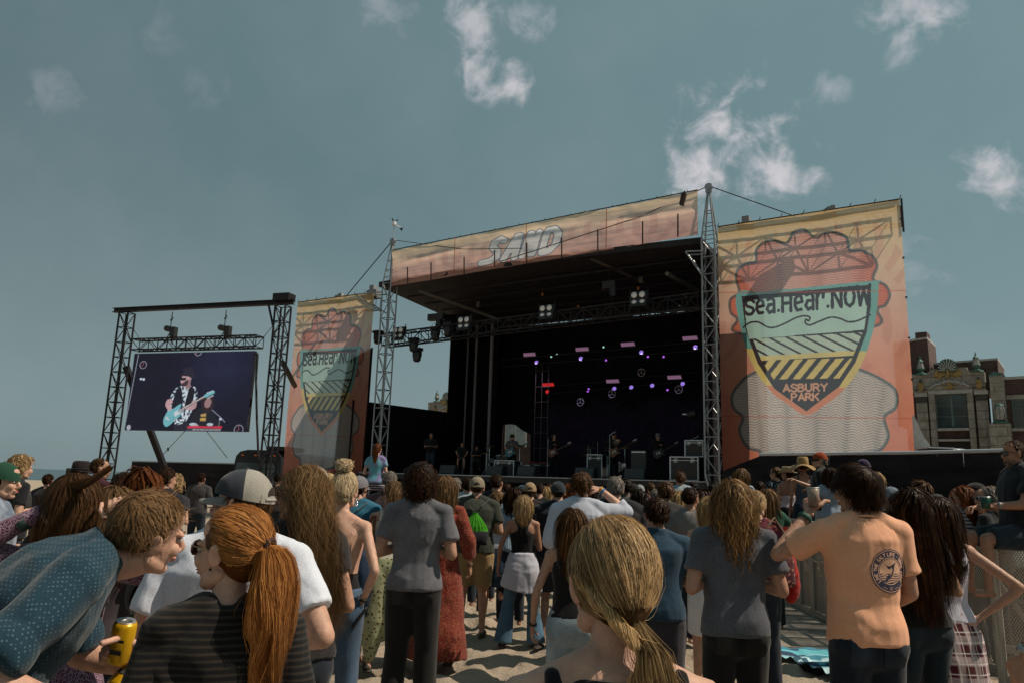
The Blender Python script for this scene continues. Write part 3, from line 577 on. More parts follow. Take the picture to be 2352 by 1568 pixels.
# ------------------------------------------------------------------ ground, sea
def ground():
    # fine sheet near the camera with trodden hollows, coarse sheet out to the horizon
    xs = np.concatenate([[-9000, -900, -160, -60, -30], np.linspace(-16, -6.2, 40), np.linspace(-6, 8, 230), np.linspace(8.2, 18, 40), [30, 60, 160, 900, 9000]])
    ys = np.concatenate([[-500, -60, -14], np.linspace(-3, 2.5, 20), np.linspace(2.8, 14, 200), np.linspace(14.2, 30, 60), [36, 50, 80, 110]])
    X, Y = np.meshgrid(xs, ys); P = np.stack([X.ravel(), Y.ravel(), 0 * X.ravel()], 1)
    near = np.clip(1 - np.abs(P[:, 0] - 1) / 14, 0, 1) * np.clip((34 - P[:, 1]) / 20, 0, 1) * (P[:, 1] > -3); near = np.minimum(near * 3, 1)
    z = (fbm(P * 1.1, 3, 3) - .5) * .10 + (fbm(P * np.array([4.2, 4.2, 1]) + 9, 11, 3) - .5) * .14
    d = fbm(P * 2.6 + 40, 21, 2); z -= np.clip(d - .56, 0, .2) * .35
    d = fbm(P * 7.5 + 7, 31, 2); z -= np.clip(d - .55, 0, .2) * .18
    P[:, 2] = z * near - .01
    nu = len(xs); i = (np.arange(len(ys) - 1)[:, None] * nu + np.arange(nu - 1)).ravel(); F = np.stack([i, i + 1, i + nu + 1, i + nu], 1)
    link('ground', fmesh('ground', P, F, M_SAND, True), kind='structure')
ground()
b = MB(); b.box((0, 4100, -.55), (18000, 7990, .3)); M_SEA = mat('sea_water', (.02, .045, .055), .25, bump=.5, bscale=.6, var=.2, scale=.05); b.build('sea', M_SEA, kind='structure')

# ------------------------------------------------------------------ frame of the stage
TLp = np.array([-5.35, 31.0, 0]); SU = np.array([11.95, -7.0, 0]) / 13.849; SN = np.array([-SU[1], SU[0], 0]); SW = 13.849
SROT = math.atan2(SU[1], SU[0])
def S(a, b, z): return TLp + SU * a + SN * b + np.array([0, 0, z])
ROTS = np.array([SU, SN, [0, 0, 1]]).T
st = thing('concert_stage', 'open black roofed concert stage between the two lattice towers', 'stage')
b = MB(); b.prism([(-1.2, 1.72), (SW, 1.72), (SW, 1.95), (-1.2, 1.95)], 9.5, TLp, SU, (0, 0, 1), SN); b.build('deck', M_DECK, st)
rod('deck_edge', S(-1.0, -.02, 1.93), S(SW - .2, -.02, 1.93), .022, M_ALU, st)
b = MB(); b.prism([(-1.2, 0), (SW, 0), (SW, 1.715), (-1.2, 1.715)], .05, S(0, .15, 0), SU, (0, 0, 1), SN); b.build('stage_skirt', M_DRAPE, st)
# roof: slightly arched slab with cross beams under it
b = MB(); nseg = 14
fr = [(-.55 + (SW + .3) * i / nseg, 0, 9.72 + .28 * math.sin(math.pi * min(1, i / nseg * .62 + .18))) for i in range(nseg + 1)]
V = []; F = []
for a, _, z in fr: V += [S(a, -.1, z), S(a - .6 * (1 - a / SW), 9.0, z - .15), S(a - .6 * (1 - a / SW), 9.0, z + .3), S(a, -.1, z + .22)]
for i in range(nseg):
    for k in range(4): F.append([i * 4 + k, i * 4 + (k + 1) % 4, i * 4 + 4 + (k + 1) % 4, i * 4 + 4 + k])
F += [[0, 1, 2, 3][::-1], [nseg * 4 + k for k in range(4)]]
b.add(V, F); b.build('roof', M_ROOF, st)
for i in range(1, 7): rod('roof_rib', S(0, i * 1.3, 9.72 - .02 * i), S(SW, i * 1.3, 9.85 - .02 * i), .05, M_BLACKMETAL, st)
M_TUBE = mat('dusty_roof_tube', (.10, .085, .075), .6, var=.6, scale=14)
for (x0, y0), (x1, y1) in (((1357, 592), (1480, 648)), ((1532, 628), (1605, 668)), ((962, 667), (1150, 735))):
    def onp(x, y, off):
        d = ray(x, y); o = np.array([0, 0, EYE]); P0 = TLp + SN * off; t = ((P0 - o) @ SN) / (d @ SN); return o + d * t
    rod('roof_tube', onp(x0, y0, .25), onp(x1, y1, 3.4), .075, M_TUBE, st, 10)
# orange shackles and rigging points below the roof
M_ORANGE = mat('orange_shackle', (.45, .16, .03), .5)
for x, y in ((1130, 660), (1300, 633), (1245, 705), (1328, 705), (1384, 634), (1386, 662), (1225, 659), (1246, 676), (1468, 632), (1466, 662), (1430, 590)):
    block('rigging_shackle', onp(x, y, 3.0), (.07, .05, .13), M_ORANGE, st, SROT)
for x, y in ((1001, 682), (1044, 667), (1098, 699), (1403, 622), (1425, 618), (1472, 643)):
    block('rigging_plate', onp(x, y, 2.4), (.16, .05, .24), M_TUBE, st, SROT)
# rear and side drapes; the rear one has a loading opening at stage level
BK = 8.6
b = MB()
open_poly = [(-.5, 1.9), (.75, 1.9), (.78, 4.62), (1.2, 4.66), (1.55, 4.6), (1.9, 4.35), (2.42, 4.12), (2.46, 1.9), (SW, 1.9), (SW, 9.7), (-.5, 9.7)]
b.prism(open_poly, .06, S(0, BK, 0), SU, (0, 0, 1), SN); b.build('rear_drape', M_DRAPE, st)
b = MB(); b.prism([(0, 1.95), (BK, 1.95), (BK, 9.7), (0, 9.7)], .06, S(SW - .1, 0, 0), SN, (0, 0, 1), SU); b.build('side_drape', M_DRAPE, st)
b = MB(); b.prism([(5.2, 1.95), (BK, 1.95), (BK, 9.6), (5.2, 9.6)], .06, S(-.35, .0, 0), SN, (0, 0, 1), SU); b.build('side_drape', M_DRAPE, st)
b = MB(); b.prism([(-.2, 1.95), (1.5, 1.95), (1.5, 9.6), (-.2, 9.6)], .06, S(-.3, 7.2, 0), SU, (0, 0, 1), SN)
b.build('side_drape', M_DRAPE, st)
b = MB(); b.prism([(-.4, 1.0), (6.2, 1.0), (6.2, 5.0), (-.4, 5.0)], .05, S(-1.6, .4, 0), SN * .985 + SU * .17, (0, 0, 1), SU); b.build('wing_wall', M_DRAPE, st)
# two tall poles at the left of the stage and a lightweight ladder frame
for (x, y0, y1, off, r) in ((1096, 770, 1000, 6, .07), (1131, 768, 1050, 5, .08), (1076, 770, 950, 6.2, .05)):
    p = onp(x, y0, off); rod('pole', (p[0], p[1], 9.4), (p[0], p[1], 1.95), r, mat('scuffed_grey_pole', (.20, .19, .20), .5, .5, var=.6, scale=30), st, 8)
lf = thing('ladder_frame', 'tall thin upright metal frame standing behind the keyboard on stage', 'frame')
for x in (1227, 1242, 1257):
    p = onp(x, 1000, 6.5); rod('upright', (p[0], p[1], 1.95), (p[0], p[1], 7.2), .012, M_TUBE, lf)
p0, p1 = onp(1227, 1000, 6.5), onp(1257, 1000, 6.5)
for z in np.arange(2.6, 7.3, .72): rod('rung', (p0[0], p0[1], z), (p1[0], p1[1], z), .009, M_TUBE, lf)

# ------------------------------------------------------------------ trusses
def lattice(t, P, Q, w, d, bays, m, cr=.026, br=.014, ax=None, diag=True, names=('chord', 'rung', 'brace')):
    """box truss from P to Q; ax = (side, depth) unit vectors"""
    P, Q = np.array(P, float), np.array(Q, float); s, dd = ax; s, dd = np.array(s, float), np.array(dd, float)
    cs = [s * w / 2 * i + dd * d / 2 * j for i, j in ((-1, -1), (1, -1), (1, 1), (-1, 1))]
    for c in cs: rod(names[0], P + c, Q + c, cr, m, t, 8)
    for k in range(bays + 1):
        a = P + (Q - P) * k / bays; bpt = P + (Q - P) * min(k + 1, bays) / bays
        for f in range(4):
            rod(names[1], a + cs[f], a + cs[(f + 1) % 4], br, m, t)
            if diag and k < bays: rod(names[2], (a + cs[f]) if (k + f) % 2 else (a + cs[(f + 1) % 4]), (bpt + cs[(f + 1) % 4]) if (k + f) % 2 else (bpt + cs[f]), br, m, t)
def stage_tower(P, label, m, z0, anem=False):
    t = thing('lattice_tower', label, 'tower', group='lattice towers at the stage corners')
    lattice(t, (P[0], P[1], z0), (P[0], P[1], 9.95), .44, .44, 13, m, .032, .018, (SU, SN))
    top = np.array([P[0], P[1], 11.75])
    for i, j in ((-1, -1), (1, -1), (1, 1), (-1, 1)):
        c = SU * .22 * i + SN * .22 * j; rod('peak_leg', np.array([P[0], P[1], 9.95]) + c, top + c * .15, .03, m, t, 8)
    for z, q in ((10.25, .2), (10.55, .175), (11.0, .13)):
        cs = [SU * q * i + SN * q * j for i, j in ((-1, -1), (1, -1), (1, 1), (-1, 1))]
        for f in range(4): rod('rung', np.array([P[0], P[1], z]) + cs[f], np.array([P[0], P[1], z]) + cs[(f + 1) % 4], .018, m, t)
    b = MB(); b.tube([S(0, 0, 0) * 0 + np.array([P[0], P[1], 11.9]) - SN * .07, np.array([P[0], P[1], 11.9]) + SN * .07], .13, 14); b.box((P[0], P[1], 11.86), (.2, .12, .3), ROTS)
    b.build('sheave', m, t); return t
M_STEELG = mat('galvanised_tower', (.30, .31, .32), .45, .7, var=.3, scale=8)
tw1 = stage_tower(S(SW, 0, 0), 'grey lattice tower with pointed top beside the large right banner', M_STEELG, 2.15)
for i, j in ((-1, -1), (1, -1), (1, 1), (-1, 1)):
    c = SU * .22 * i + SN * .22 * j; base = S(SW, 0, 0); rod('foot_strut', base + c + (0, 0, 2.15), base + SU * .3 + c * .1 + (0, 0, .05), .04, M_STEELG, tw1, 8)
tw2 = stage_tower(S(0, 0, 0), 'grey lattice tower topped by a small weather station left of stage', M_STEELG, .02)
# outrigger corbels below the banner corners
for P, sgn in ((S(SW, 0, 0), -1), (S(0, 0, 0), -1)):
    t = tw1 if P[0] > 0 else tw2; L = .55 if P[0] > 0 else 1.5
    base = P + SN * -.1
    for o in (-.2, .2):
        rod('corbel_arm', base + SU * (-.2) + SN * o + (0, 0, 9.55), base + SU * (-.2 - L) + SN * o + (0, 0, 9.6), .03, M_STEELG, t); rod('corbel_arm', base + SU * (-.2) + SN * o + (0, 0, 8.7), base + SU * (-.2 - L) + SN * o + (0, 0, 9.6), .03, M_STEELG, t)
ws = thing('weather_station', 'small white wind gauge on a rod above the left stage tower', 'weather station', S(0, 0, 12.0))
rod('mast', (0, 0, 0), (0, 0, .62), .02, M_ALU, ws)
b = MB(); b.lathe([(.02, 0), (.1, .02), (.1, .14), (.03, .18)], (0, 0, .62)); b.tube([(0, 0, .66), (.28, 0, .55)], .025); b.build('housing', mat('white_plastic', (.7, .7, .72), .4), ws)
b = MB()
for k in range(3): w = k * 2.09; b.tube([(0, 0, .86), (.11 * math.cos(w), .11 * math.sin(w), .86)], .008); b.lathe([(.01, -.03), (.035, -.02), (.035, .03), (.01, .035)], (.13 * math.cos(w), .13 * math.sin(w), .86), 8)
b.build('cup_wheel', M_BLACKMETAL, ws); b = MB(); b.prism([(.24, .5), (.36, .36), (.4, .52)], .012); b.build('vane', M_BLACKMETAL, ws)
# cables from the tower peaks
def cable(name, label, pts, r=.014, sag=0, m=M_CABLE, group=None):
    out = []
    for a, c in zip(pts[:-1], pts[1:]):
        a, c = np.array(a, float), np.array(c, float)
        for k in range(9): t = k / 8; out.append(a + (c - a) * t - np.array([0, 0, sag * 4 * t * (1 - t)]))
    b = MB(); b.tube(out, r, 6); return b.build(name, m, None, True, label=label, cat='cable', group=group)
PR, PL = S(SW, 0, 11.95), S(0, 0, 11.95)
cable('guy_cable', 'dark cable from the right tower top down to the large banner', [PR, onp(1825, 496, -.1)], .018)
cable('guy_cable', 'dark cable from the left tower top down to the small banner', [PL, onp(795, 680, .2)], .022)
cable('guy_cable', 'thin cable across the word banner from the left tower top', [PL, onp(1065, 572, -.16), onp(1200, 570, -.16)], .014)
cable('guy_cable', 'cable slanting across the word banner down from the right tower top', [PR, onp(1470, 497, -.16), onp(1395, 522, -.16), onp(1150, 600, -.16)], .016)

# ------------------------------------------------------------------ banners
IM_BAN, IM_SAND, IM_SCR = banner_art(), sand_art(), screen_art()
M_BAN = img_mat('banner_mesh_print', IM_BAN, see=.15, trans=.72); M_SANDB = img_mat('word_banner_print', IM_SAND, see=.12, trans=.58)
def ripple(amp, s):
    return lambda u, v: amp * (fbm(np.stack([u.ravel() * 5, v.ravel() * 4, 0 * u.ravel() + s], 1), s, 3).reshape(u.shape) - .5) * 2
for lab, x0, Y0, x1, Y1, zt, zb in (('large printed shell and shield banner on the right of the stage', 1648, 23.9, 2066, 21.0, 10.42, .75), ('smaller printed shell and shield banner beside the video screen', 683, 33.9, 860, 31.5, 9.68, .4)):
    t = thing('banner', lab, 'banner', group='printed banners on the stage wings')
    a, c = atY(x0, 600, Y0), atY(x1, 600, Y1); A, C = np.array([atY(x0, 525 if Y0 < 30 else 700, Y0)[0], Y0, zt]), np.array([atY(x1, 460 if Y0 < 30 else 670, Y1)[0], Y1, zt])
    sheet('printed_sheet', A, C, A - (0, 0, zt - zb), 60, 90, ripple(.03, 3), M_BAN, t)
    d = (C - A) / np.linalg.norm(C - A); nn = np.array([-d[1], d[0], 0]); L = np.linalg.norm(C - A)
    rod('top_rail', A + nn * .06 + (0, 0, .03), C + nn * .06 + (0, 0, .03), .035, M_BLACKMETAL, t)
    for k in range(9):
        p = A + d * L * k / 8; rod('tie', p + (0, 0, .03), p + (0, 0, .14) + d * .05, .012, M_BLACKMETAL, t)
    for k in range(8):
        p = C - np.array([0, 0, (zt - zb) * (k + .5) / 8]); block('edge_grommet', p, (.05, .03, .05), M_BLACKMETAL, t)
    if Y0 < 30: rod('corner_post', C + nn * .05 + d * .05 + (0, 0, .05), C + nn * .05 + d * .05 - (0, 0, 1.0), .03, M_BLACKMETAL, t)
    # wing truss and hung speakers seen through the fabric
    wt = thing('wing_truss', 'dark truss showing through the ' + ('large right' if Y0 < 30 else 'small left') + ' banner', 'truss', group='trusses behind the banners')
    lattice(wt, A + nn * .30 - (0, 0, .42), C + nn * .30 - (0, 0, .42), .55, .3, 6, M_BLACKMETAL, .022, .013, ((0, 0, 1), nn))
    if Y0 > 30: rod('roof_post', A + nn * .4 + d * L * .45 - (0, 0, .9), A + nn * .6 + d * L * .12 - (0, 0, 2.6), .07, M_BLACKMETAL, wt)
    wd = thing('wing_drape', 'dark cloth hanging behind the ' + ('large right' if Y0 < 30 else 'small left') + ' banner', 'drape', group='drapes behind the banners')
    if Y0 < 30:
        b = MB(); b.prism([(-.1, -9.6), (1.02, -9.6), (1.12, -3.35), (-.1, -3.35)], .04, A + nn * .12, d, (0, 0, 1), nn); b.build('cloth', M_DRAPE, wd)
        b = MB(); b.prism([(0, -3.3), (.2, -3.3), (.5, -2.0), (.35, -1.3), (.12, -1.5)], .3, A + nn * .25, d, (0, 0, 1), nn); b.build('hung_speaker', M_BLACKMETAL, wt)
        b = MB(); b.prism([(0, -9.7), (5.6, -9.7), (5.6, -8.0), (2.2, -7.9), (0, -7.9)], .04, A + nn * .55, d, (0, 0, 1), nn); b.build('low_cloth', M_DRAPE, wd)
    else:
        b = MB(); b.prism([(L * .62, -9.2), (L, -9.2), (L, -2.4), (L * .72, -2.9), (L * .66, -4.4)], .04, A + nn * .12, d, (0, 0, 1), nn); b.build('cloth', M_DRAPE, wd)
        b = MB(); b.prism([(0, -9.2), (L * .62, -9.2), (L * .62, -8.3), (0, -8.0)], .04, A + nn * .4, d, (0, 0, 1), nn); b.build('low_cloth', M_DRAPE, wd)
# boxes peeking above the banner rails
M_GREYBOX = mat('grey_cover', (.22, .23, .24), .7)
for lab, x, y, off, dims, fl in (('grey roof block above the left of the large banner', 1712, 508, .5, (.34, .3, .42), 0), ('grey wedge block above the middle of the large banner', 1880, 486, .6, (.9, .3, .35), 1), ('grey block beside the left tower above the small banner', 853, 664, .4, (.42, .3, .5), 0), ('grey wedge block above the middle of the small banner', 765, 682, 1.0, (.9, .3, .3), 1)):
    p = onp(x, y, off); b = MB()
    if fl: b.prism([(-.6, -.3), (.55, -.2), (.5, .16), (.38, .16)], .3, (0, 0, 0), SU, (0, 0, 1), SN)
    else: b.prism([(-.28, -.4), (.28, -.4), (.28, -.02), (.12, 0), (.12, .2), (-.12, .2), (-.12, 0), (-.28, -.02)], .3, (0, 0, 0), SU, (0, 0, 1), SN)
    o = b.build('roof_block', M_GREYBOX, None, label=lab, cat='block', group='blocks above the banners'); o.location = p
# word banner
t = thing('banner', 'long orange word banner reading SAND above the stage opening', 'banner')
A, C = S(.1, -.12, 11.42), S(13.5, -.12, 11.80); AB = S(.15, -.12, 9.80)
nu, nv = 160, 26
uu, vv = np.meshgrid(np.linspace(0, 1, nu), np.linspace(0, 1, nv))
top = A + uu[..., None] * (C - A); bot = S(.15, -.12, 9.80) + uu[..., None] * (S(13.48, -.12, 10.2) - S(.15, -.12, 9.80)); top[..., 2] -= .06 * np.sin(uu * math.pi * 10) ** 2 * .4
bot[..., 2] += .0
rp = .055 * (fbm(np.stack([uu.ravel() * 16, vv.ravel() * 2, 0 * uu.ravel()], 1), 8, 3).reshape(uu.shape) - .5) * 2
fold = .07 * np.exp(-((vv - .22 - .35 * np.abs(uu - .5)) / .07) ** 2) * np.sin(uu * 9)
V = (top * (1 - vv[..., None]) + bot * vv[..., None] + (rp + fold)[..., None] * -SN).reshape(-1, 3)
i = (np.arange(nv - 1)[:, None] * nu + np.arange(nu - 1)).ravel(); F = np.stack([i, i + 1, i + nu + 1, i + nu], 1)
me = fmesh('printed_sheet', V, F, M_SANDB, True); uv = me.uv_layers.new(name='UVMap'); li = F.ravel(); uv.data.foreach_set('uv', np.stack([uu.ravel()[li], 1 - vv.ravel()[li]], 1).astype(np.float32).ravel()); link('printed_sheet', me, t)
rod('top_rail', A + (0, 0, .02), C + (0, 0, .02), .022, M_BLACKMETAL, t)
M_SEAM = mat('orange_seam', (.42, .10, .03), .8)
for q in (.25, .5, .75):
    rod('seam', A + (C - A) * q - SN * .1, S(.15, -.22, 9.82) + (S(13.48, -.22, 10.2) - S(.15, -.22, 9.80)) * q, .014, M_SEAM, t)
for k in range(24): p = A + (C - A) * (k + .3) / 24; rod('tie', p, p + (0, 0, .09) + SU * .03, .01, M_BLACKMETAL, t)
for x, y0, y1 in ((936, 613, 654), (990, 602, 646), (1066, 590, 632), (1136, 574, 612), (1210, 557, 603), (1290, 546, 592), (1373, 527, 581), (1476, 508, 562), (1557, 491, 543)):
    rod('banner_post', onp(x, y0, -.26), onp(x, y1, -.26), .028, M_RUST, t)
b = MB(); b.prism([(-.1, -.25), (.02, -.3), (.14, .1), (.1, .22), (-.02, .12)], .14, onp(1566, 452, -.3), SU, (0, 0, 1), SN); b.build('pulley', M_RUST, t)

# ------------------------------------------------------------------ lighting truss and lamps
t = thing('lighting_truss', 'long dark box truss hanging across the stage under the roof', 'truss')
lattice(t, S(-.9, 1, 7.72), S(13.2, 1, 8.14), .52, .5, 26, M_BLACKMETAL, .035, .02, ((0, 0, 1), SN))
M_BULB = mat('glowing_reflector', (.5, .5, .48), .25, .3, var=.05, emis=(.9, .85, .78), estr=.08)  # the bulbs are off; a faint glow is put into their material
for n_, (x, y) in enumerate(((914, 765), (1065, 742), (1254, 716), (1466, 686))):
    p = onp(x, y, .55)
    f = thing('blinder_lamp', ('four bulb blinder lamp ' + ('at the left end of the hanging truss', 'on the truss above the black drape edge', 'near the middle of the hanging truss', 'on the truss toward the right tower')[n_]), 'stage lamp', p, SROT, 'four bulb blinders on the hanging truss')
    R = np.array(Matrix.Rotation(rad(-18), 3, 'X')); b = MB(); b.box((0, .06, 0), (.62, .1, .62), R); b.box((-.34, .08, 0), (.02, .04, .8)); b.box((.34, .08, 0), (.02, .04, .8)); b.build('housing', M_CASE, f)
    for i in (-.15, .15):
        for k in (-.15, .15):
            b = MB(); pr = [(.10, 0), (.115, .03), (.02, .05)]; b.lathe([(r, z) for r, z in pr], (0, 0, 0), 14); o = b.build('bulb', M_BULB, f, True); o.rotation_euler = (rad(100 - 18 + 8), 0, 0); o.location = (i, -.0, k)
for x, y, lab in ((950, 777, 'left'), (1000, 752, 'middle left'), (1030, 742, 'hoist side'), (868, 760, 'tower side'), (958, 800, 'lower left')):
    p = onp(x, y + 14, .9); f = thing('hung_spotlight', 'black moving spotlight hanging at x of the truss'.replace('at x', 'under the ' + lab + ' part'), 'stage lamp', p, SROT, 'black spotlights under the truss')
    b = MB(); b.lathe([(.1, -.3), (.17, -.22), (.19, .05), (.12, .16)], (0, 0, 0), 12); b.build('lamp_head', M_CASE, f, True); b = MB(); b.box((0, 0, .24), (.42, .28, .12)); b.box((-.2, 0, .08), (.03, .1, .3)); b.box((.2, 0, .08), (.03, .1, .3)); b.build('yoke', M_BLACKMETAL, f)
def hoist(x, y, off, lab, s=1.0):
    p = onp(x, y, off); f = thing('chain_hoist', lab, 'hoist', p, SROT, 'chain hoists over the stage')
    rod('chain', (0, 0, .1), (0, 0, 1.6), .014, M_BLACKMETAL, f); b = MB(); b.box((0, 0, 0), (.5 * s, .26, .28)); b.box((.16, 0, -.2), (.22, .22, .5)); b.build('motor', M_CASE, f); b = MB(); b.tube([(0, -.14, -.25), (.22, -.14, -.7), (.08, -.14, -1.05), (-.18, -.14, -.8), (-.1, -.14, -.3)], .012); b.build('chain_loop', M_CABLE, f)
hoist(1400, 655, 1.2, 'black chain hoist hanging above the right half of the truss'); hoist(1003, 728, 1.2, 'black chain hoist hanging above the left half of the truss', 1.6)
b = MB(); b.prism([(-.55, -.35), (.5, -.3), (.5, .25), (-.6, .3)], .3, (0, 0, 0), SU, (0, 0, 1), SN); o = b.build('motor_shroud', M_DRAPE, None, label='black sheet hung below the roof beside the left hoist', cat='shroud'); o.location = onp(1042, 735, 2.0)
def emis(name, c, s): return mat(name, (.05, .05, .05), .4, emis=c, estr=s)
M_PUR, M_PINK, M_RED, M_REDB, M_SMALL, M_CY = emis('violet_lamp', (.36, .22, .85), .85), emis('pink_strip', (.62, .30, .52), .28), emis('red_lamp', (.9, .02, .02), .7), emis('red_strip', (.85, .02, .03), .5), emis('violet_point', (.45, .12, .8), 1.2), emis('pale_green_point', (.4, .8, .65), .8)
M_STRIPBODY = M_CASE
def par(x, y, off, m, r, lab, g):
    p = onp(x, y, off); f = thing('wash_light', lab, 'stage lamp', p, SROT, g)
    b = MB(); b.lathe([(.6 * r, -.12), (r * 1.08, -.05), (r * 1.12, .0), (r, .001)], (0, 0, 0), 14); o = b.build('housing', M_CASE, f, True); o.rotation_euler = (rad(72), 0, 0)
    b = MB(); b.lathe([(r * .94, 0), (r * .9, .015), (r * .4, .03)], (0, 0, 0), 14); o = b.build('lens', m, f, True); o.rotation_euler = (rad(72), 0, 0); o.location = (0, 0, 0)
    if off == 6:    # the lit lamp throws a weak violet beam on the deck below
        L = bpy.data.lights.new('beam', 'SPOT'); L.energy = 170; L.color = (.62, .50, 1.0); L.spot_size = rad(75); L.spot_blend = .8; L.shadow_soft_size = .1; lo = bpy.data.objects.new('beam', L); COL.objects.link(lo); lo.parent = f; lo.location = (0, -.1, -.05); lo.rotation_euler = (rad(28), 0, 0)
    return f
for x, y, off, q in ((1232, 831, 6, 'first from the left in the upper row'), (1334, 822, 6, 'second from the left in the upper row'), (1473, 808, 6, 'third from the left in the upper row'), (1597, 796, 6, 'last of the upper row by the right tower'),
                     (1411, 891, 8, 'first violet one in the lower row'), (1450, 888, 8, 'second violet one in the lower row'), (1498, 884, 8, 'third violet one in the lower row'), (1568, 880, 8, 'last of the lower row by the right tower')):
    par(x, y, off, M_PUR, .10 if off == 6 else .105, 'round violet stage light, ' + q, 'round violet stage lights')
par(1257, 898, 8, M_RED, .1, 'round red stage light below the red strip', None)
def strip(x, y, off, m, w, lab, g, slats=0):
    p = onp(x, y, off); f = thing('strip_light', lab, 'stage lamp', p, SROT, g); b = MB(); b.box((0, .06, 0), (w + .08, .1, .22)); b.build('housing', M_CASE, f)
    b = MB(); b.prism([(-w / 2 - .03, -.08), (w / 2 + .03, -.08), (w / 2 - .03, .08), (-w / 2 - .06, .08)], -.015, (0, 0, 0)); b.build('lens', m, f)
for x, y, off, lab in ((1217, 813, 6, 'pink strip light, leftmost of the upper row'), (1338, 801, 6, 'pink strip light, second of the upper row'), (1443, 790, 6, 'pink strip light, third of the upper row'), (1586, 776, 6, 'pink strip light, upper row next to the right tower'), (1408, 874, 8, 'pink strip light, lower row middle'), (1550, 865, 8, 'pink strip light, lower row right')):
    strip(x, y, off, M_PINK, .58, lab, 'pink strip lights')
strip(1260, 882, 8, M_REDB, .58, 'glowing red strip light at the left of the lower row', None)
TINY = ['between the second and third upper violet lamps', 'just right of the third upper violet lamp', '', 'left of the lower pink strip', 'below the third violet lamp', '', 'between the third and last upper violet lamps', 'right of the third lower violet lamp', 'far left of the lower row', 'just right of the first upper violet lamp', 'beside the second one left of the row', 'above the gap between second and third lamps']
for i, (x, y, m) in enumerate(((1392, 826, M_SMALL), (1488, 818, M_SMALL), (1656 - 0, 0, None), (1352, 952 - 95 + 95 - 60, M_SMALL), (1469, 908 - 20, None), (1664, 0, None), (1524, 818, M_SMALL), (1533, 952 - 58, M_SMALL), (1350, 897, M_SMALL), (1266, 818, M_CY), (1279, 813, M_CY), (1386, 796, M_CY))):
    if m is None: continue
    p = onp(x, y, 8.2); b = MB(); b.lathe([(.03, -.05), (.05, 0), (.03, .03)], (0, 0, 0), 8); o = b.build('pin_light', m, None, True, label=('tiny violet point of light %s' if m is M_SMALL else 'tiny pale green point of light %s') % TINY[i], cat='stage lamp', group='tiny lights at the back of the stage' if m is M_SMALL else 'tiny green lights'); o.location = p; o.rotation_euler = (rad(80), 0, SROT)
# ring fans with three spokes on the rear truss
M_RING = mat('grey_ring', (.35, .33, .36), .5, .4)
for i, (x, y) in enumerate(((1333, 922), (1406, 903), (1473, 854), (1559, 893), (1642, 906), (1390, 668))):
    if i == 5: continue
    p = onp(x, y, 7.4); f = thing('ring_light', 'dim grey ring lamp with three spokes, ' + ('lowest at the left', 'below the lower pink strip', 'high above the lower row', 'beside the last violet lamp', 'behind the right tower')[i], 'stage lamp', p, SROT, 'spoked ring lamps')
    b = MB(); R_ = .17; b.tube([(R_ * math.cos(a), 0, R_ * math.sin(a)) for a in np.linspace(0, 2 * math.pi, 19)], .022, 6); b.build('ring', M_RING, f, True)
    for k in range(3): a = rad(90 + 120 * k); rod('spoke', (0, 0, 0), (R_ * math.cos(a), 0, R_ * math.sin(a)), .018, M_RING, f)
for x0, y0, x1, y1, off, lab in ((1150, 842, 1610, 803, 6.1, 'thin rear bar carrying the upper lamps'), (1240, 905, 1600, 872, 8.1, 'thin rear bar carrying the lower lamps')):
    t = thing('lamp_bar', lab, 'truss'); P, Q = onp(x0, y0, off), onp(x1, y1, off); rod('bar', P, Q, .025, M_BLACKMETAL, t); rod('bar', P + (0, 0, .35), Q + (0, 0, .35), .025, M_BLACKMETAL, t)

# ------------------------------------------------------------------ things on the deck
def case(a, b_, w, d, h, lab, z=1.955, g='flight cases on stage'):
    t = thing('flight_case', lab, 'flight case', S(a, b_, z), SROT, g)
    b = MB(); b.box((0, 0, h / 2), (w - .02, d - .02, h - .02)); b.build('panel', M_CASE, t)
    for x in (-1, 1):
        for y in (-1, 1): rod('corner_edge', (x * w / 2, y * d / 2, 0), (x * w / 2, y * d / 2, h), .028, M_RIM, t)
        rod('edge', (x * w / 2, -d / 2, h), (x * w / 2, d / 2, h), .028, M_RIM, t)
    for z_ in (0.01, h): rod('edge', (-w / 2, -d / 2, z_), (w / 2, -d / 2, z_), .03, M_RIM, t)
    rod('edge', (-w / 2, -d / 2, h * .86), (w / 2, -d / 2, h * .86), .018, M_RIM, t)
    for x in (-.3, .3):
        b = MB(); b.tube([(x * w + .08 * math.cos(q), -d / 2 - .02, h * .86 + .08 * math.sin(q)) for q in np.linspace(0, 6.28, 9)], .012); b.box((x * w, -d / 2 - .015, h * .86), (.07, .02, .07)); b.build('latch', M_RIM, t)
    return t
case(12.72, .85, .95, .7, .78, 'big black flight case with silver edges beside the right tower')
case(12.95, 1.15, .62, .5, .55, 'smaller flight case with silver edges stacked above the big one', 2.76)
case(8.3, 3.4, .62, .5, .95, 'tall black flight case with silver edges near the middle', g='flight cases on stage'); case(4.9, 2.2, .9, .6, .62, 'low dark flight case with silver edges at stage left side'.replace('left side', 'wing'), g='flight cases on stage'); 
kb = thing('keyboard', 'black keyboard with pale lettering on a stand behind a red panel', 'keyboard', S(4.6, 5.0, 0) * 0 + onp(1243, 1065, 5.0) - (0, 0, 0), SROT)
b = MB(); b.box((0, 0, .78 - .82), (1.1, .35, .14)); b.build('body', M_CASE, kb); b = MB(); b.box((0, -.18, .07), (1.1, .02, .05)); b.build('red_panel', mat('red_panel', (.25, .02, .02), .5), kb)
b = MB(); b.box((-.2, -.182, -.03), (.45, .01, .035)); b.box((.42, -.182, -.03), (.14, .01, .04)); b.build('lettering', mat('pale_print', (.5, .5, .52), .5), kb)
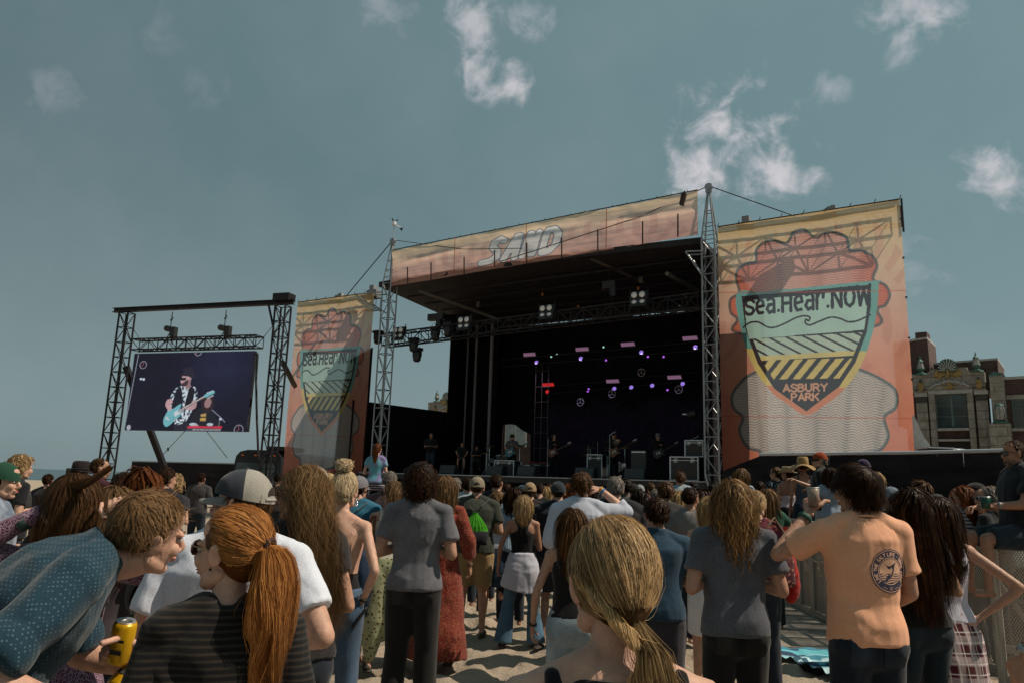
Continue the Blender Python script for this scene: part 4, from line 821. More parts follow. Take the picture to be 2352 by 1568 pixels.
b = MB(); b.tube([(-.45, 0, -.1), (.4, 0, -.85)], .02); b.tube([(.45, 0, -.1), (-.4, 0, -.85)], .02); b.build('stand', M_BLACKMETAL, kb)
def speaker_wedge(a, b_, w, h, lab):
    t = thing('monitor_speaker', lab, 'speaker', S(a, b_, 1.955), SROT, 'low speakers along the stage front'); b = MB(); b.prism([(0, 0), (.45, 0), (.38, h), (.12, h)], w, (-w / 2, 0, 0), (0, 1, 0), (0, 0, 1), (1, 0, 0)); b.build('cabinet', M_CASE, t)
    b = MB(); b.prism([(0.01, .03), (.12, h - .03), (.115, h - .02), (0.0, .04)], w - .08, (-w / 2 + .04, -.012, 0), (0, 1, 0), (0, 0, 1), (1, 0, 0)); b.build('grille', mat('speaker_grille', (.05, .05, .052), .5, .3, bump=.5, bscale=150), t)
for a, lab in ((1.5, 'left end'), (3.0, 'crouching man side'), (5.2, 'hatted guitarist side'), (6.6, 'left of centre'), (9.0, 'singer side'), (10.9, 'flat cap side')): speaker_wedge(a, .6, .75, .38, 'black wedge speaker on the stage lip, ' + lab)
M_AMP = mat('amp_tolex', (.06, .045, .04), .8)
for x, y, w, h, lab in ((1205, 1085, .7, .5, 'grey topped amplifier behind the hatted guitarist'), (1470, 1055, .6, 1.1, 'tall dark amplifier stack between the bass player and flat cap player')):
    p = onp(x, y, 2.6); t = thing('amplifier', lab, 'amplifier', (p[0], p[1], 1.955), SROT); b = MB(); b.box((0, 0, h / 2), (w, .3, h)); b.build('cabinet', M_AMP, t); b = MB(); b.box((0, -.155, h / 2), (w * .88, .02, h * .8)); b.build('grille', mat('speaker_grille', ()), t); b = MB(); b.box((0, -.16, h * .94), (w * .9, .02, .05)); b.build('control_strip', M_RIM, t)
M_CHROME = mat('chrome', (.7, .72, .74), .15, 1.0, var=.05); M_DRUM = mat('drum_shell', (.30, .31, .33), .25, .6); M_HEAD = mat('drum_head', (.55, .54, .52), .5); M_CYM = mat('cymbal_bronze', (.45, .33, .14), .3, .9)
def drumkit(x, y, off, lab, sc=1.0):
    p = onp(x, y, off); t = thing('drum_kit', lab, 'drum kit', (p[0], p[1], 2.0), SROT, 'drum kits on stage')
    def drum(c, r, h, rot, nm='drum'):
        b = MB(); b.tube([(0, 0, -h / 2), (0, 0, h / 2)], r, 18); o = b.build(nm, M_DRUM, t); o.location = c; o.rotation_euler = rot
        for s in (-1, 1):
            b = MB(); b.tube([(0, 0, s * h / 2), (0, 0, s * (h / 2 + .012))], r * .97, 18); b.build('drum_skin', M_HEAD, o); b = MB(); b.tube([(0, 0, s * h / 2 - .012), (0, 0, s * h / 2 + .012)], r * 1.04, 18, False); b.build('hoop', M_CHROME, o)
    drum((0, 0, .32), .28 * sc, .4, (rad(90), 0, 0), 'bass_drum'); drum((-.2, .05, .78), .16 * sc, .2, (rad(20), 0, 0)); drum((.2, .05, .78), .16 * sc, .2, (rad(20), 0, 0)); drum((.6, .1, .5), .2 * sc, .35, (0, 0, 0)); drum((-.6, .1, .65), .18 * sc, .14, (rad(10), 0, 0))
    for cx, cz in ((-.75, 1.25), (.8, 1.3), (.45, 1.45), (-.9, 1.0)):
        b = MB(); b.lathe([(.24, 0), (.22, .012), (.05, .03), (.01, .05)], (0, 0, 0), 18); o = b.build('cymbal', M_CYM, t, True); o.location = (cx, .15, cz); o.rotation_euler = (rad(14), rad(cx * 10), 0)
        rod('cymbal_stand', (cx, .15, 0), (cx, .15, cz), .012, M_CHROME, t)
        for k in range(3): a = 2.1 * k; rod('stand_foot', (cx, .15, .3), (cx + .22 * math.cos(a), .15 + .22 * math.sin(a), 0), .008, M_CHROME, t)
    return t
drumkit(1152, 1075, 4.2, 'shiny drum kit in front of the bright rear opening', .8); drumkit(1390, 1080, 4.8, 'drum kit with a large grey bass drum behind the singer', 1.25)
def micstand(x, y, off, lab, hgt=1.5):
    p = onp(x, y, off); t = thing('microphone_stand', lab, 'microphone stand', (p[0], p[1], 1.955), SROT, 'microphone stands on stage'); rod('pole', (0, 0, 0), (0, 0, hgt), .009, M_ALU, t); rod('boom', (0, 0, hgt), (.3, -.15, hgt + .12), .01, M_CHROME, t)
    b = MB(); b.lathe([(.012, -.12), (.016, -.02), (.028, 0), (.028, .04), (.01, .06)], (0, 0, 0), 8); o = b.build('microphone', M_BLACKMETAL, t); o.location = (.3, -.15, hgt + .12)
    for k in range(3): a = 2.1 * k; rod('leg', (0, 0, .18), (.3 * math.cos(a), .3 * math.sin(a), 0), .01, M_CHROME, t)
micstand(1350, 1080, 3.5, 'chrome microphone stand left of the bass drum', 1.3); micstand(1372, 1070, 4.0, 'chrome microphone stand just behind the bass drum', 1.5); micstand(1257, 1080, 2.0, 'chrome microphone stand before the dark haired guitarist'); micstand(1400, 1080, 1.8, 'chrome microphone stand before the singer with raised hand', 1.62); micstand(1590, 1080, 2.6, 'chrome microphone stand by the flight cases')
# small stage-side spotlight on a tripod at right
p = onp(1590, 950, 3.0); t = thing('side_lamp', 'small black lamp on a tall tripod at the right rear of stage', 'lamp', (p[0], p[1], 1.955), SROT); rod('pole', (0, 0, 0), (0, 0, p[2] - 1.95), .015, M_BLACKMETAL, t); b = MB(); b.lathe([(.08, -.2), (.15, -.1), (.15, .15), (.06, .2)], (0, 0, 0), 10); o = b.build('lamp_head', M_CASE, t); o.location = (0, 0, p[2] - 1.95); o.rotation_euler = (0, rad(80), 0); block('front_rim', (-.2, -.06, p[2] - 1.95), (.3, .02, .04), M_RIM, t)

# ------------------------------------------------------------------ video screen on its own frame
fr = thing('screen_gantry', 'tall black steel gantry of two lattice masts and a beam', 'gantry')
A, C = atY(275, 712, 32.0), atY(655, 692, 29.4); d = (C - A); d[2] = 0; d /= np.linalg.norm(d); nn = np.array([-d[1], d[0], 0])
for (x, yb, Y) in ((293, 715, 32.0), (651, 700, 29.4)):
    c = atY(x, yb, Y); zt = 8.5 if Y > 30 else 8.45; c[2] = 0
    lattice(fr, c, c + (0, 0, zt), .48, .40, 13, M_BLACKMETAL, .042, .02, (d, nn), names=('mast_chord', 'mast_rung', 'mast_brace'))
    rod('rear_brace', c + nn * .3 + (0, 0, 6.2), (c + nn * 2.9 + d * 1.55) if Y > 30 else atY(677, 885, 33.6), .16 if Y > 30 else .13, M_BLACKMETAL, fr, 4)
a0, a1 = atY(263, 712, 32.1), atY(674, 690, 29.25); zc = 8.62
R3 = np.array([d, nn, [0, 0, 1]]).T; mid = (a0 + a1) / 2; L = np.linalg.norm((a1 - a0)[:2]); b = MB()
b.box((mid[0], mid[1], zc + .085), (L, .22, .03), R3); b.box((mid[0], mid[1], zc - .085), (L, .22, .03), R3); b.box((mid[0], mid[1], zc), (L, .03, .15), R3); b.build('beam', M_BLACKMETAL, fr)
c = atY(651, 700, 29.4); block('beam_cap', (c[0], c[1], 8.8), (.75, .5, .3), M_BLACKMETAL, fr, math.atan2(d[1], d[0]))
c = atY(651, 700, 29.4); rod('gusset', (c[0] - d[0] * .25, c[1] - d[1] * .25, 7.2), (c[0] - d[0] * .7, c[1] - d[1] * .7, 8.5), .05, M_BLACKMETAL, fr)
tr = thing('screen_truss', 'black box truss directly above the video screen', 'truss')
TA, TC = atY(310, 790, 31.8), atY(596, 788, 29.9); zt = 7.05
lattice(tr, (TA[0], TA[1], zt), (TC[0], TC[1], zt), .46, .5, 13, M_BLACKMETAL, .032, .018, ((0, 0, 1), nn))
sc = thing('video_screen', 'large video screen showing a hatted guitarist and a keyboard player', 'video screen')
q0, q1 = atY(310, 810, 31.75), atY(586, 806, 30.0); zt2, zb2 = 6.68, 3.38
P00, P10, P01 = np.array([q0[0], q0[1], zt2]), np.array([q1[0], q1[1], zt2]), np.array([q0[0], q0[1], zb2])
dd = (P10 - P00) / np.linalg.norm(P10 - P00); n2 = np.array([-dd[1], dd[0], 0]); Ls = np.linalg.norm(P10 - P00)
M_SCR = img_mat('screen_picture', IM_SCR, 'screen', est=1.05)
sheet('picture', P00 - n2 * .02, P10 - n2 * .02, P01 - n2 * .02, 2, 2, lambda u, v: 0 * u, M_SCR, sc)
b = MB(); b.prism([(0.0, -(zt2 - zb2)), (Ls, -(zt2 - zb2)), (Ls, 0), (0, 0)], .14, P00, dd, (0, 0, 1), n2); b.build('cabinet', M_CASE, sc)
for i, (x, y) in enumerate(((391, 758), (515, 756))):
    p = atY(x, y, 31.2 if i == 0 else 30.5); f = thing('chain_hoist', ('left', 'right')[i] + ' of two black chain hoists lifting the screen truss', 'hoist', p, math.atan2(d[1], d[0]), 'hoists over the screen')
    rod('chain', (0, 0, .1), (0, 0, 8.45 - p[2]), .018, M_BLACKMETAL, f); b = MB(); b.tube([(-.22, 0, .1), (.12, 0, .02)], .13, 12); b.box((.2, 0, -.12), (.22, .22, .5)); b.build('motor', M_CASE, f)
    b = MB(); b.tube([(-.29, -.0, .115), (-.245, 0, .105)], .09, 12); b.build('face_plate', M_ALU, f); b = MB(); b.tube([(0, 0, -.1), (-.25, 0, -.55)], .02); b.tube([(0, 0, -.1), (.2, 0, -.6)], .03); b.build('sling', M_CABLE, f); b = MB(); b.tube([(0, 0, 8.3 - p[2]), (.07, 0, 8.15 - p[2]), (0, 0, 8.02 - p[2]), (-.06, 0, 8.12 - p[2])], .022); b.build('hook', M_BLACKMETAL, f)
def wpt(x, y, Y): return atY(x, y, Y)
cable('stay_wire', 'thin stay wire from under the screen slanting down left', [wpt(425, 988, 31), wpt(372, 1045, 31.5)], .012); cable('stay_wire', 'thin stay wire from under the screen slanting down right', [wpt(474, 988, 30.6), wpt(522, 1050, 30.2)], .012)
cable('hanging_cable', 'thick black cable hanging beside the right edge of the screen', [wpt(592, 810, 29.8), wpt(588, 870, 29.8), wpt(590, 960, 29.8), wpt(594, 1060, 29.8)], .045)
for x, y in ((372, 1045), (1, 1)):
    if x > 1: block('turnbuckle', wpt(x + 14, y - 15, 31.4), (.06, .05, .14), M_RUST, fr)
cable('stay_wire', 'thin wire from the left mast to the screen truss', [wpt(304, 752, 31.6), wpt(330, 790, 31.6)], .012); cable('stay_wire', 'thin wire from the right mast to the screen truss', [wpt(637, 735, 29.6), wpt(600, 780, 29.8)], .012)
# black motor coach and far scrim at the left
M_COACH = mat('coach_black_paint', (.02, .022, .026), .25, .2); M_AMB = mat('amber_marker', (.5, .10, .01), .4, emis=(.9, .15, .02), estr=.25)
p = atY(590, 1083, 38); t = thing('coach', 'black coach roof with amber marker lights beyond the screen mast', 'coach', (p[0], p[1], 0), rad(-8))
b = MB(); b.prism([(-1.25, .35), (1.25, .35), (1.25, 2.3), (1.2, 2.62), (1.0, 2.85), (.6, 2.95), (-.6, 2.95), (-1.0, 2.85), (-1.2, 2.62), (-1.25, 2.3)], 9, (0, 0, 0)); b.build('body', M_COACH, t)
b = MB(); b.prism([(-1.12, 1.2), (1.12, 1.2), (1.12, 2.3), (-1.12, 2.3)], -.03, (0, 0, 0)); b.build('windscreen', M_WGLASS, t)
for x in (-.85, -.15, 0, .15, .85): block('marker_light', (x, -.03, 2.68), (.09, .05, .04), M_AMB, t)
for x in (-1, 1):
    for y in (1.6, 7.0): b = MB(); b.tube([(x * 1.0, y, .48), (x * 1.26, y, .48)], .48, 16); b.build('wheel', M_CASE, t)
block('roof_unit', (.9, 1.2, 3.05), (1.1, 2.0, .22), M_COACH, t)
fw = thing('far_scrim', 'long low black scrim fence far off along the beach', 'fence'); a, c = atY(300, 1083, 60), atY(680, 1087, 52)
dv = (c - a); dv[2] = 0; Lf = np.linalg.norm(dv); dv /= Lf; b = MB(); b.prism([(0, 0), (Lf, 0), (Lf, 2.45), (0, 2.45)], .05, (a[0], a[1], 0), dv, (0, 0, 1), (-dv[1], dv[0], 0)); b.build('cloth', M_SCRIM, fw); rod('rail', (a[0], a[1], 2.5), (c[0], c[1], 2.5), .04, M_ALU, fw)

# ------------------------------------------------------------------ convention hall behind
B0 = np.array([25.9, 44.0, 0]); BU = np.array([.787, -.617, 0]); BN = np.array([.617, .787, 0]); BROT = math.atan2(BU[1], BU[0])
def hall(off, main=True):
    o = B0 + BU * off
    t = thing('hall_building', ('brick and limestone hall with shell crest and lanterns beside the banner' if main else 'far limestone hall pavilion with shell crest seen through the stage opening'), 'building', tuple(o), BROT)
    W_ = -BN
    def pr(nm, poly, y, th, m, **kw):
        b = MB(); b.prism(poly, th, (0, y, 0), (1, 0, 0), (0, 0, 1), (0, 1, 0)); return b.build(nm, m, t, **kw)
    # curved pediment wall with a window opening made of piers, lintel and sill
    ped = [(-2.1, 7.95), (2.22, 7.95), (2.22, 9.0), (1.62, 9.02), (1.45, 9.1), (1.36, 9.25), (1.36, 9.33), (-.5, 9.33), (-.62, 9.2), (-.8, 9.05), (-1.1, 9.0), (-2.1, 8.98)]
    pr('pediment', ped, 0, .5, M_STONE)
    pr('lintel', [(-.75, 7.8), (1.55, 7.8), (1.55, 8.02), (-.75, 8.02)], -.06, .2, M_COPING)
    for x0, x1 in ((-.75, -.44), (1.24, 1.55)): pr('pier', [(x0, .1), (x1, .1), (x1, 7.8), (x0, 7.8)], -.04, .5, M_STONE)
    for x0, x1 in ((-1.45, -.85), (1.66, 2.25)): pr('pilaster', [(x0, .1), (x1, .1), (x1, 7.35), (x0, 7.35)], .06, .4, M_STONE); pr('frieze_panel', [(x0 - .02, 7.4), (x1 + .02, 7.4), (x1 + .02, 7.68), (x0 - .02, 7.68)], .1, .3, mat('dark_relief', (.06, .055, .05), .6)); pr('frieze_ledge', [(x0 - .05, 7.7), (x1 + .05, 7.7), (x1 + .05, 7.94), (x0 - .05, 7.94)], -.02, .4, M_COPING)
    pr('recess_wall', [(-2.1, .1), (2.3, .1), (2.3, 7.94), (-2.1, 7.94)], .35, .3, M_BRICK)
    pr('window_sill', [(-.42, 5.62), (1.22, 5.62), (1.22, 5.76), (-.42, 5.76)], -.02, .3, M_COPING)
    wf = pr('window', [(-.44, 5.78), (1.24, 5.78), (1.24, 7.8), (-.44, 7.8)], .24, .05, M_WFRAME)
    for i in range(2):
        for k in range(3):
            x0 = -.38 + i * .84; z0 = 5.84 + k * .65; bb = MB(); bb.prism([(x0, z0), (x0 + .72, z0), (x0 + .72, z0 + .6), (x0, z0 + .6)], -.02, (0, .235, 0)); bb.build('pane', M_WGLASS, wf)
    pr('door_transom', [(-.42, 5.0), (1.22, 5.0), (1.22, 5.12), (-.42, 5.12)], .02, .2, M_COPING); pr('doorway', [(-.4, .1), (1.2, .1), (1.2, 4.95), (-.4, 4.95)], .3, .03, mat('dark_opening', (.012, .01, .012), .6))
    # shell crest
    b = MB(); pts = [(.5 * math.cos(a) * (1 + .05 * math.cos(a * 22)), .5 * math.sin(a) * (1 + .05 * math.cos(a * 22))) for a in np.linspace(-.6, math.pi + .6, 60)]; b.prism(pts, .16, (.38, -.22, 9.38), (1, 0, 0), (0, 0, 1), (0, 1, 0)); b.build('shell', mat('dark_green_glaze', (.05, .09, .08), .35, var=.3), t)
    for k in range(11):
        a = -.35 + (math.pi + .7) * k / 10; bb = MB(); c0 = np.array([.38 + .12 * math.cos(a), -.25, 9.2 + .1 * math.sin(a)]); c1 = np.array([.38 + .45 * math.cos(a), -.25, 9.38 + .45 * math.sin(a)]); bb.tube([c0, c1], [.015, .035], 6); bb.build('shell_rib', mat('pale_glaze', (.42, .42, .38), .4), t)
    b = MB(); b.tube([(.38, -.28, 8.75), (.38, -.28, 9.25)], [.09, .05], 8); b.prism([(-.5, 8.95), (-.2, 8.75), (.1, 8.9), (.2, 9.2), (.0, 9.15), (-.3, 9.25)], .12, (.1, -.12, 0)); b.prism([(.9, 8.95), (.6, 8.75), (.25, 8.9), (.2, 9.2), (.45, 9.15), (.75, 9.25)], .12, (.2, -.12, 0)); b.prism([(-.05, 8.1), (.45, 8.1), (.5, 8.2), (.3, 8.3), (.25, 8.7), (.15, 8.7), (.1, 8.3), (-.1, 8.2)], .1, (.2, -.1, 0)); b.build('ochre_crest', M_GOLD, t)
    rr = random.Random(3); b = MB()
    for k in range(26):
        s = k / 25 * 2 - 1; x = .38 + s * .95; z = 8.45 - .0 + .18 * (1 - abs(s)) * .6 - .2 * abs(s) ** 2 + rr.uniform(-.05, .05); b.lathe([(.02, -.06), (.07, -.02), (.07, .03), (.02, .07)], (x, -.1, z), 7)
    b.build('garland', mat('white_glaze_fruit', (.40, .40, .42), .45, var=.5, scale=18), t)
    for xc in (-1.12, 1.92):
        b = MB(); b.prism([(xc - .3, 8.05), (xc + .3, 8.05), (xc + .15, 8.25), (xc + .12, 8.5), (xc, 8.62), (xc - .12, 8.5), (xc - .15, 8.25)], .1, (0, -.1, 0)); b.build('ochre_relief', M_GOLD, t); b = MB(); b.lathe([(.03, 0), (.09, .05), (.08, .12), (.03, .16)], (xc, -.1, 8.55), 8); b.box((xc - .22, -.1, 8.1), (.2, .1, .1)); b.box((xc + .22, -.1, 8.1), (.2, .1, .1)); b.build('dark_relief', mat('dark_relief', ()), t)
    for xc in (-1.08, 1.84):
        bb = MB(); bb.lathe([(.36, 0), (.34, .1), (.16, .14), (.12, .24), (.22, .34), (.24, .4)], (xc, .1, 9.02), 12); lp = bb.build('lantern_base', M_VERD, t)
        bb = MB(); bb.lathe([(.21, .4), (.12, .82)], (xc, .1, 9.02), 8); bb.build('lantern_glass', M_LAMPG, lp); bb = MB(); bb.lathe([(.18, .82), (.14, .88), (.05, .98), (.02, 1.2)], (xc, .1, 9.02), 8); bb.build('lantern_cap', M_VERD, lp)
        for k in range(6): a = k * math.pi / 3; rod('lantern_bar', (xc + .22 * math.cos(a), .1 + .22 * math.sin(a), 9.42), (xc + .13 * math.cos(a), .1 + .13 * math.sin(a), 9.84), .013, M_VERD, lp)
    pr('cornice', [(-2.1, 8.98), (-1.1, 8.98), (-1.1, 9.05), (-2.1, 9.05)], -.05, .6, M_COPING)
    # roof block behind
    pr('rear_wall', [(-.5, 8.0), (2.8, 8.0), (2.84, 9.8), (-.5, 9.75)], 1.0, 4, M_BRICK); pr('rear_coping', [(-.5, 9.75), (2.86, 9.8), (2.86, 9.92), (-.5, 9.87)], .95, 4.1, M_COPING)
    if main:
        pr('chimney_wall', [(-2.6, 6.0), (-.62, 6.0), (-.66, 11.3), (-2.6, 11.15)], .55, 3, M_BRICK); pr('chimney_coping', [(-2.6, 11.16), (-.66, 11.31), (-.66, 11.44), (-2.6, 11.28)], .5, 3.1, M_COPING); pr('chimney_top', [(-1.3, 11.4), (-.66, 11.45), (-.66, 11.75), (-1.3, 11.75)], .45, 1.2, M_BRICK)
    # pilaster with round lantern, then brick bay with window to the right
    pr('stone_pilaster', [(2.44, .1), (3.14, .1), (3.14, 8.72), (2.44, 8.72)], -.1, .8, M_STONE); pr('pilaster_cap', [(2.4, 8.72), (3.2, 8.72), (3.1, 8.86), (2.6, 8.98), (2.5, 8.86)], -.1, .8, M_VERD)
    pr('bay_wall', [(3.14, .1), (14, .1), (14, 8.5), (3.14, 8.5)], .2, 4, M_BRICK); pr('bay_coping', [(3.14, 8.5), (14, 8.5), (14, 8.66), (3.14, 8.66)], .12, 4.2, M_COPING); pr('bay_roof_rail', [(3.5, 8.68), (14, 8.68), (14, 8.8), (3.5, 8.8)], 1.2, 1, M_BRICK)
    pr('bay_band', [(3.14, 7.35), (14, 7.35), (14, 7.6), (3.14, 7.6)], .12, .2, M_STONE); pr('bay_sill', [(3.14, 5.55), (14, 5.55), (14, 5.7), (3.14, 5.7)], .1, .2, M_COPING)
    for x0 in (3.4, 5.6, 7.8):
        wf = pr('window', [(x0, 5.72), (x0 + 1.6, 5.72), (x0 + 1.6, 7.33), (x0, 7.33)], .14, .05, M_WFRAME)
        for i in range(4):
            for k in range(3): bb = MB(); bb.prism([(x0 + .06 + i * .385, 5.78 + k * .52), (x0 + .4 + i * .385, 5.78 + k * .52), (x0 + .4 + i * .385, 6.24 + k * .52), (x0 + .06 + i * .385, 6.24 + k * .52)], -.02, (0, .135, 0)); bb.build('pane', M_WGLASS, wf)
    pr('lantern_plinth', [(2.3, .1), (3.3, .1), (3.3, 5.9), (2.3, 5.9)], -.9, .8, M_STONE); bb = MB(); bb.lathe([(.42, 0), (.4, .1), (.2, .14), (.26, .2)], (2.85, -.6, 5.92), 12); lp = bb.build('round_lantern_base', M_VERD, t)
    bb = MB(); bb.lathe([(.24, .2), (.30, .5), (.28, .8), (.2, 1.0)], (2.85, -.6, 5.92), 10); bb.build('lantern_glass', M_LAMPG, lp); bb = MB(); bb.lathe([(.22, 1.0), (.18, 1.08), (.08, 1.12)], (2.85, -.6, 5.92), 10); bb.build('lantern_cap', M_VERD, lp)
    for k in range(8):
        a = k * math.pi / 4; bb = MB(); bb.tube([(2.85 + r * math.cos(a), -.6 + r * math.sin(a), 5.92 + z) for r, z in ((.25, .2), (.31, .5), (.29, .8), (.21, 1.0))], .014, 5); bb.build('lantern_bar', M_VERD, lp)
    return t
hall(0); hall(-40.7, False)
# plain rear wing glimpsed through the loading opening
t = thing('rear_wing', 'red brick wall with white framed window behind the rear stage opening', 'building', tuple(S(1.0, 16, 0)), SROT)
q_ = onp(1189, 998, 16) - S(1.0, 16, 0); qx, qz = float(q_ @ SU), float(q_[2]); b = MB(); b.box((.3, 0, 4.0), (12, .4, 8)); b.build('wall', M_BRICK, t); b = MB(); b.box((qx, -.22, qz), (1.55, .06, 1.5)); w_ = b.build('window', mat('white_trim', (.6, .6, .58), .6), t)
for i in range(2): b = MB(); b.box((qx - .35 + i * .7, -.26, qz), (.58, .03, 1.3)); b.build('pane', mat('pale_blind', (.35, .42, .42), .5), w_)
q_ = onp(1152, 1000, 16) - S(1.0, 16, 0); b = MB(); b.box((float(q_ @ SU), -.4, 3.8), (.5, .4, 7.6)); b.build('pier', mat('brown_pier', (.16, .10, .085), .8), t)

# ------------------------------------------------------------------ scrim fence, tent, barricades at the right
fn_ = thing('scrim_fence', 'tall fence wrapped in black scrim under a pale top pipe', 'fence')
fa, fb, fc = atY(1745, 1048, 16.0), atY(2095, 1045, 13.5), atY(2420, 1046, 11.4)
zt = 2.42
for i, (a, c) in enumerate(((fa, fb), (fb, fc))):
    n_ = 6 if i == 0 else 5; d_ = (c - a) / n_
    for k in range(n_):
        p, q = a + d_ * k, a + d_ * (k + 1); sheet('scrim_panel', (p[0], p[1], zt), (q[0], q[1], zt), (p[0], p[1], .05), 14, 14, ripple(.035, 5 + k + i * 7), M_SCRIM, fn_)
        rod('post', (p[0] + .05, p[1] + .11, 0), (p[0] + .05, p[1] + .11, zt), .03, M_ALU, fn_)
        rod('top_pipe', (p[0], p[1], zt + .03), (q[0], q[1], zt + .03), .032, mat('pale_pipe', (.5, .5, .52), .45, .4), fn_, 8)
fd = fa + np.array([-.55, .9, 0]); sheet('scrim_panel', (fd[0], fd[1], 2.1), (fa[0], fa[1], zt), (fd[0], fd[1], .05), 8, 8, ripple(.02, 3), M_SCRIM, fn_)
t = thing('white_tent', 'white tarp edge hanging behind the banner above the fence', 'tent'); p = atY(2098, 1000, 20.5)
b = MB(); b.prism([(0, 4.25), (.05, 4.3), (.25, 3.7), (.45, 3.35), (.6, 3.0), (.62, 1.2), (0, 1.2)], .12, (p[0], p[1], -.4), SU, (0, 0, 1), SN); b.build('tarp', mat('white_tarp', (.5, .5, .5), .7, bump=.6, bscale=6, trans=.4), t)
t = thing('equipment_crate', 'black equipment crate topped by crumpled clear wrap behind the fence', 'crate'); p = atY(2190, 1040, 20); b = MB(); b.box((p[0], p[1], 2.5), (1.1, .6, .55)); b.build('body', M_CASE, t)
b = MB(); b.lathe([(.45, 0), (.5, .06), (.4, .16), (.2, .2), (.05, .16)], (p[0], p[1], 2.78), 10); b.build('plastic_wrap', mat('clear_wrap', (.55, .57, .6), .25, bump=1, bscale=14, trans=.4), t)
t = thing('equipment_crate', 'plain black equipment crate right beside the white tarp', 'crate'); p = atY(2148, 1035, 20); b = MB(); b.box((p[0], p[1], 2.6), (.62, .6, .7)); b.build('body', M_CASE, t); b = MB(); b.box((p[0], p[1] - .02, 2.97), (.66, .64, .03)); b.build('lid', M_RIM, t)

M_BARR = mat('barrier_aluminium', (.36, .31, .26), .5, .35, var=.35, scale=5, bump=.25, bscale=40)
def perf_mat():
    m = bpy.data.materials.new('perforated_sheet'); m.use_nodes = True; n, l = m.node_tree.nodes, m.node_tree.links; b = n['Principled BSDF']; tc = N(n, 'ShaderNodeTexCoord')
    s = N(n, 'ShaderNodeSeparateXYZ'); l.new(tc.outputs['Object'], s.inputs[0]); fx = 6.283 / .022; fz = 6.283 / .036
    a = math_n(n, l, 'SINE', math_n(n, l, 'MULTIPLY', s.outputs[0], fx)); c = math_n(n, l, 'SINE', math_n(n, l, 'MULTIPLY', s.outputs[2], fz)); h = math_n(n, l, 'GREATER_THAN', math_n(n, l, 'MULTIPLY', a, c), .32)
    nz = N(n, 'ShaderNodeTexNoise', i_Scale=6.0, i_Detail=6.0); l.new(tc.outputs['Object'], nz.inputs['Vector']); l.new(mixc(n, l, (.26, .21, .17), (.45, .38, .31), nz.outputs[0]), b.inputs['Base Color']); b.inputs['Metallic'].default_value = .3; b.inputs['Roughness'].default_value = .5
    l.new(math_n(n, l, 'SUBTRACT', 1.0, h), b.inputs['Alpha']); return m
M_PERF = perf_mat()
def barricade(p, q, lab, foot=True, H_=1.24):
    p, q = np.array([p[0], p[1], 0.0]), np.array([q[0], q[1], 0.0]); L = np.linalg.norm(q - p); d = (q - p) / L; rz = math.atan2(d[1], d[0])
    t = thing('crowd_barrier', lab, 'barrier', tuple(p), rz, 'perforated metal crowd barriers')
    for x in (0.04, L * .5, L - .04): block('upright', (x, 0, H_ / 2), (.075, .06, H_), M_BARR, t)
    block('top_rail', (L / 2, 0, H_ + .02), (L, .09, .05), M_BARR, t); block('bottom_rail', (L / 2, 0, .08), (L - .02, .055, .08), M_BARR, t); block('middle_rail', (L / 2, .01, H_ * .62), (L - .02, .03, .04), M_BARR, t)
    for i in range(2):
        x0 = .08 + i * (L / 2); x1 = x0 + L / 2 - .12; me = fmesh('mesh_panel', [(x0, 0, .12), (x1, 0, .12), (x1, 0, H_ - .01), (x0, 0, H_ - .01)], [[0, 1, 2, 3]], M_PERF); link('mesh_panel', me, t)
    if foot:
        b = MB(); b.box((L / 2, .55, .02), (L - .04, 1.1, .02)); b.build('foot_plate', M_BARR, t)
        for x in (.1, L - .1): rod('rear_strut', (x, -.75, .03), (x, -.03, 1.0), .025, M_BARR, t)
    return t
line = [(4.35, 12.6), (4.30, 11.55), (4.22, 10.5), (4.15, 9.45), (4.12, 8.4)]
for i in range(4): barricade(line[i + 1], line[i], ('farthest barrier of the row along the aisle', 'second barrier from the far end of the aisle row', 'third barrier from the far end of the aisle row', 'nearest barrier of the aisle row behind the peach shirt')[i], True)
barricade((4.72, 7.35), (4.50, 8.25), 'narrow barrier panel edge behind the woman in the plaid wrap', True)
barricade((4.45, 7.05), (5.60, 6.20), 'large pale barrier panel under the seated man at right edge', False)
barricade((4.35, 12.65), (5.6, 13.1), 'barrier at the far end turning toward the black fence', False)
t = thing('viewing_riser', 'low dark riser behind the aisle barriers under the hatted group', 'riser'); b = MB(); b.box((5.1, 11.0, .25), (1.15, 5.2, .5)); b.build('deck', M_DECK, t)
block('gate_latch', (4.68, 7.12, .32), (.3, .06, .06), M_ALU, None, rad(-35), label='metal latch low between the two right barriers', cat='latch')
b = MB(); b.box((0, 0, 0), (.35, .012, .14)); o = b.build('red_sticker', mat('red_print', (.5, .03, .02), .6), None, label='red sticker on the far aisle barrier top', cat='sticker'); o.location = (4.02, 10.9, 1.18); o.rotation_euler = (0, 0, rad(95))
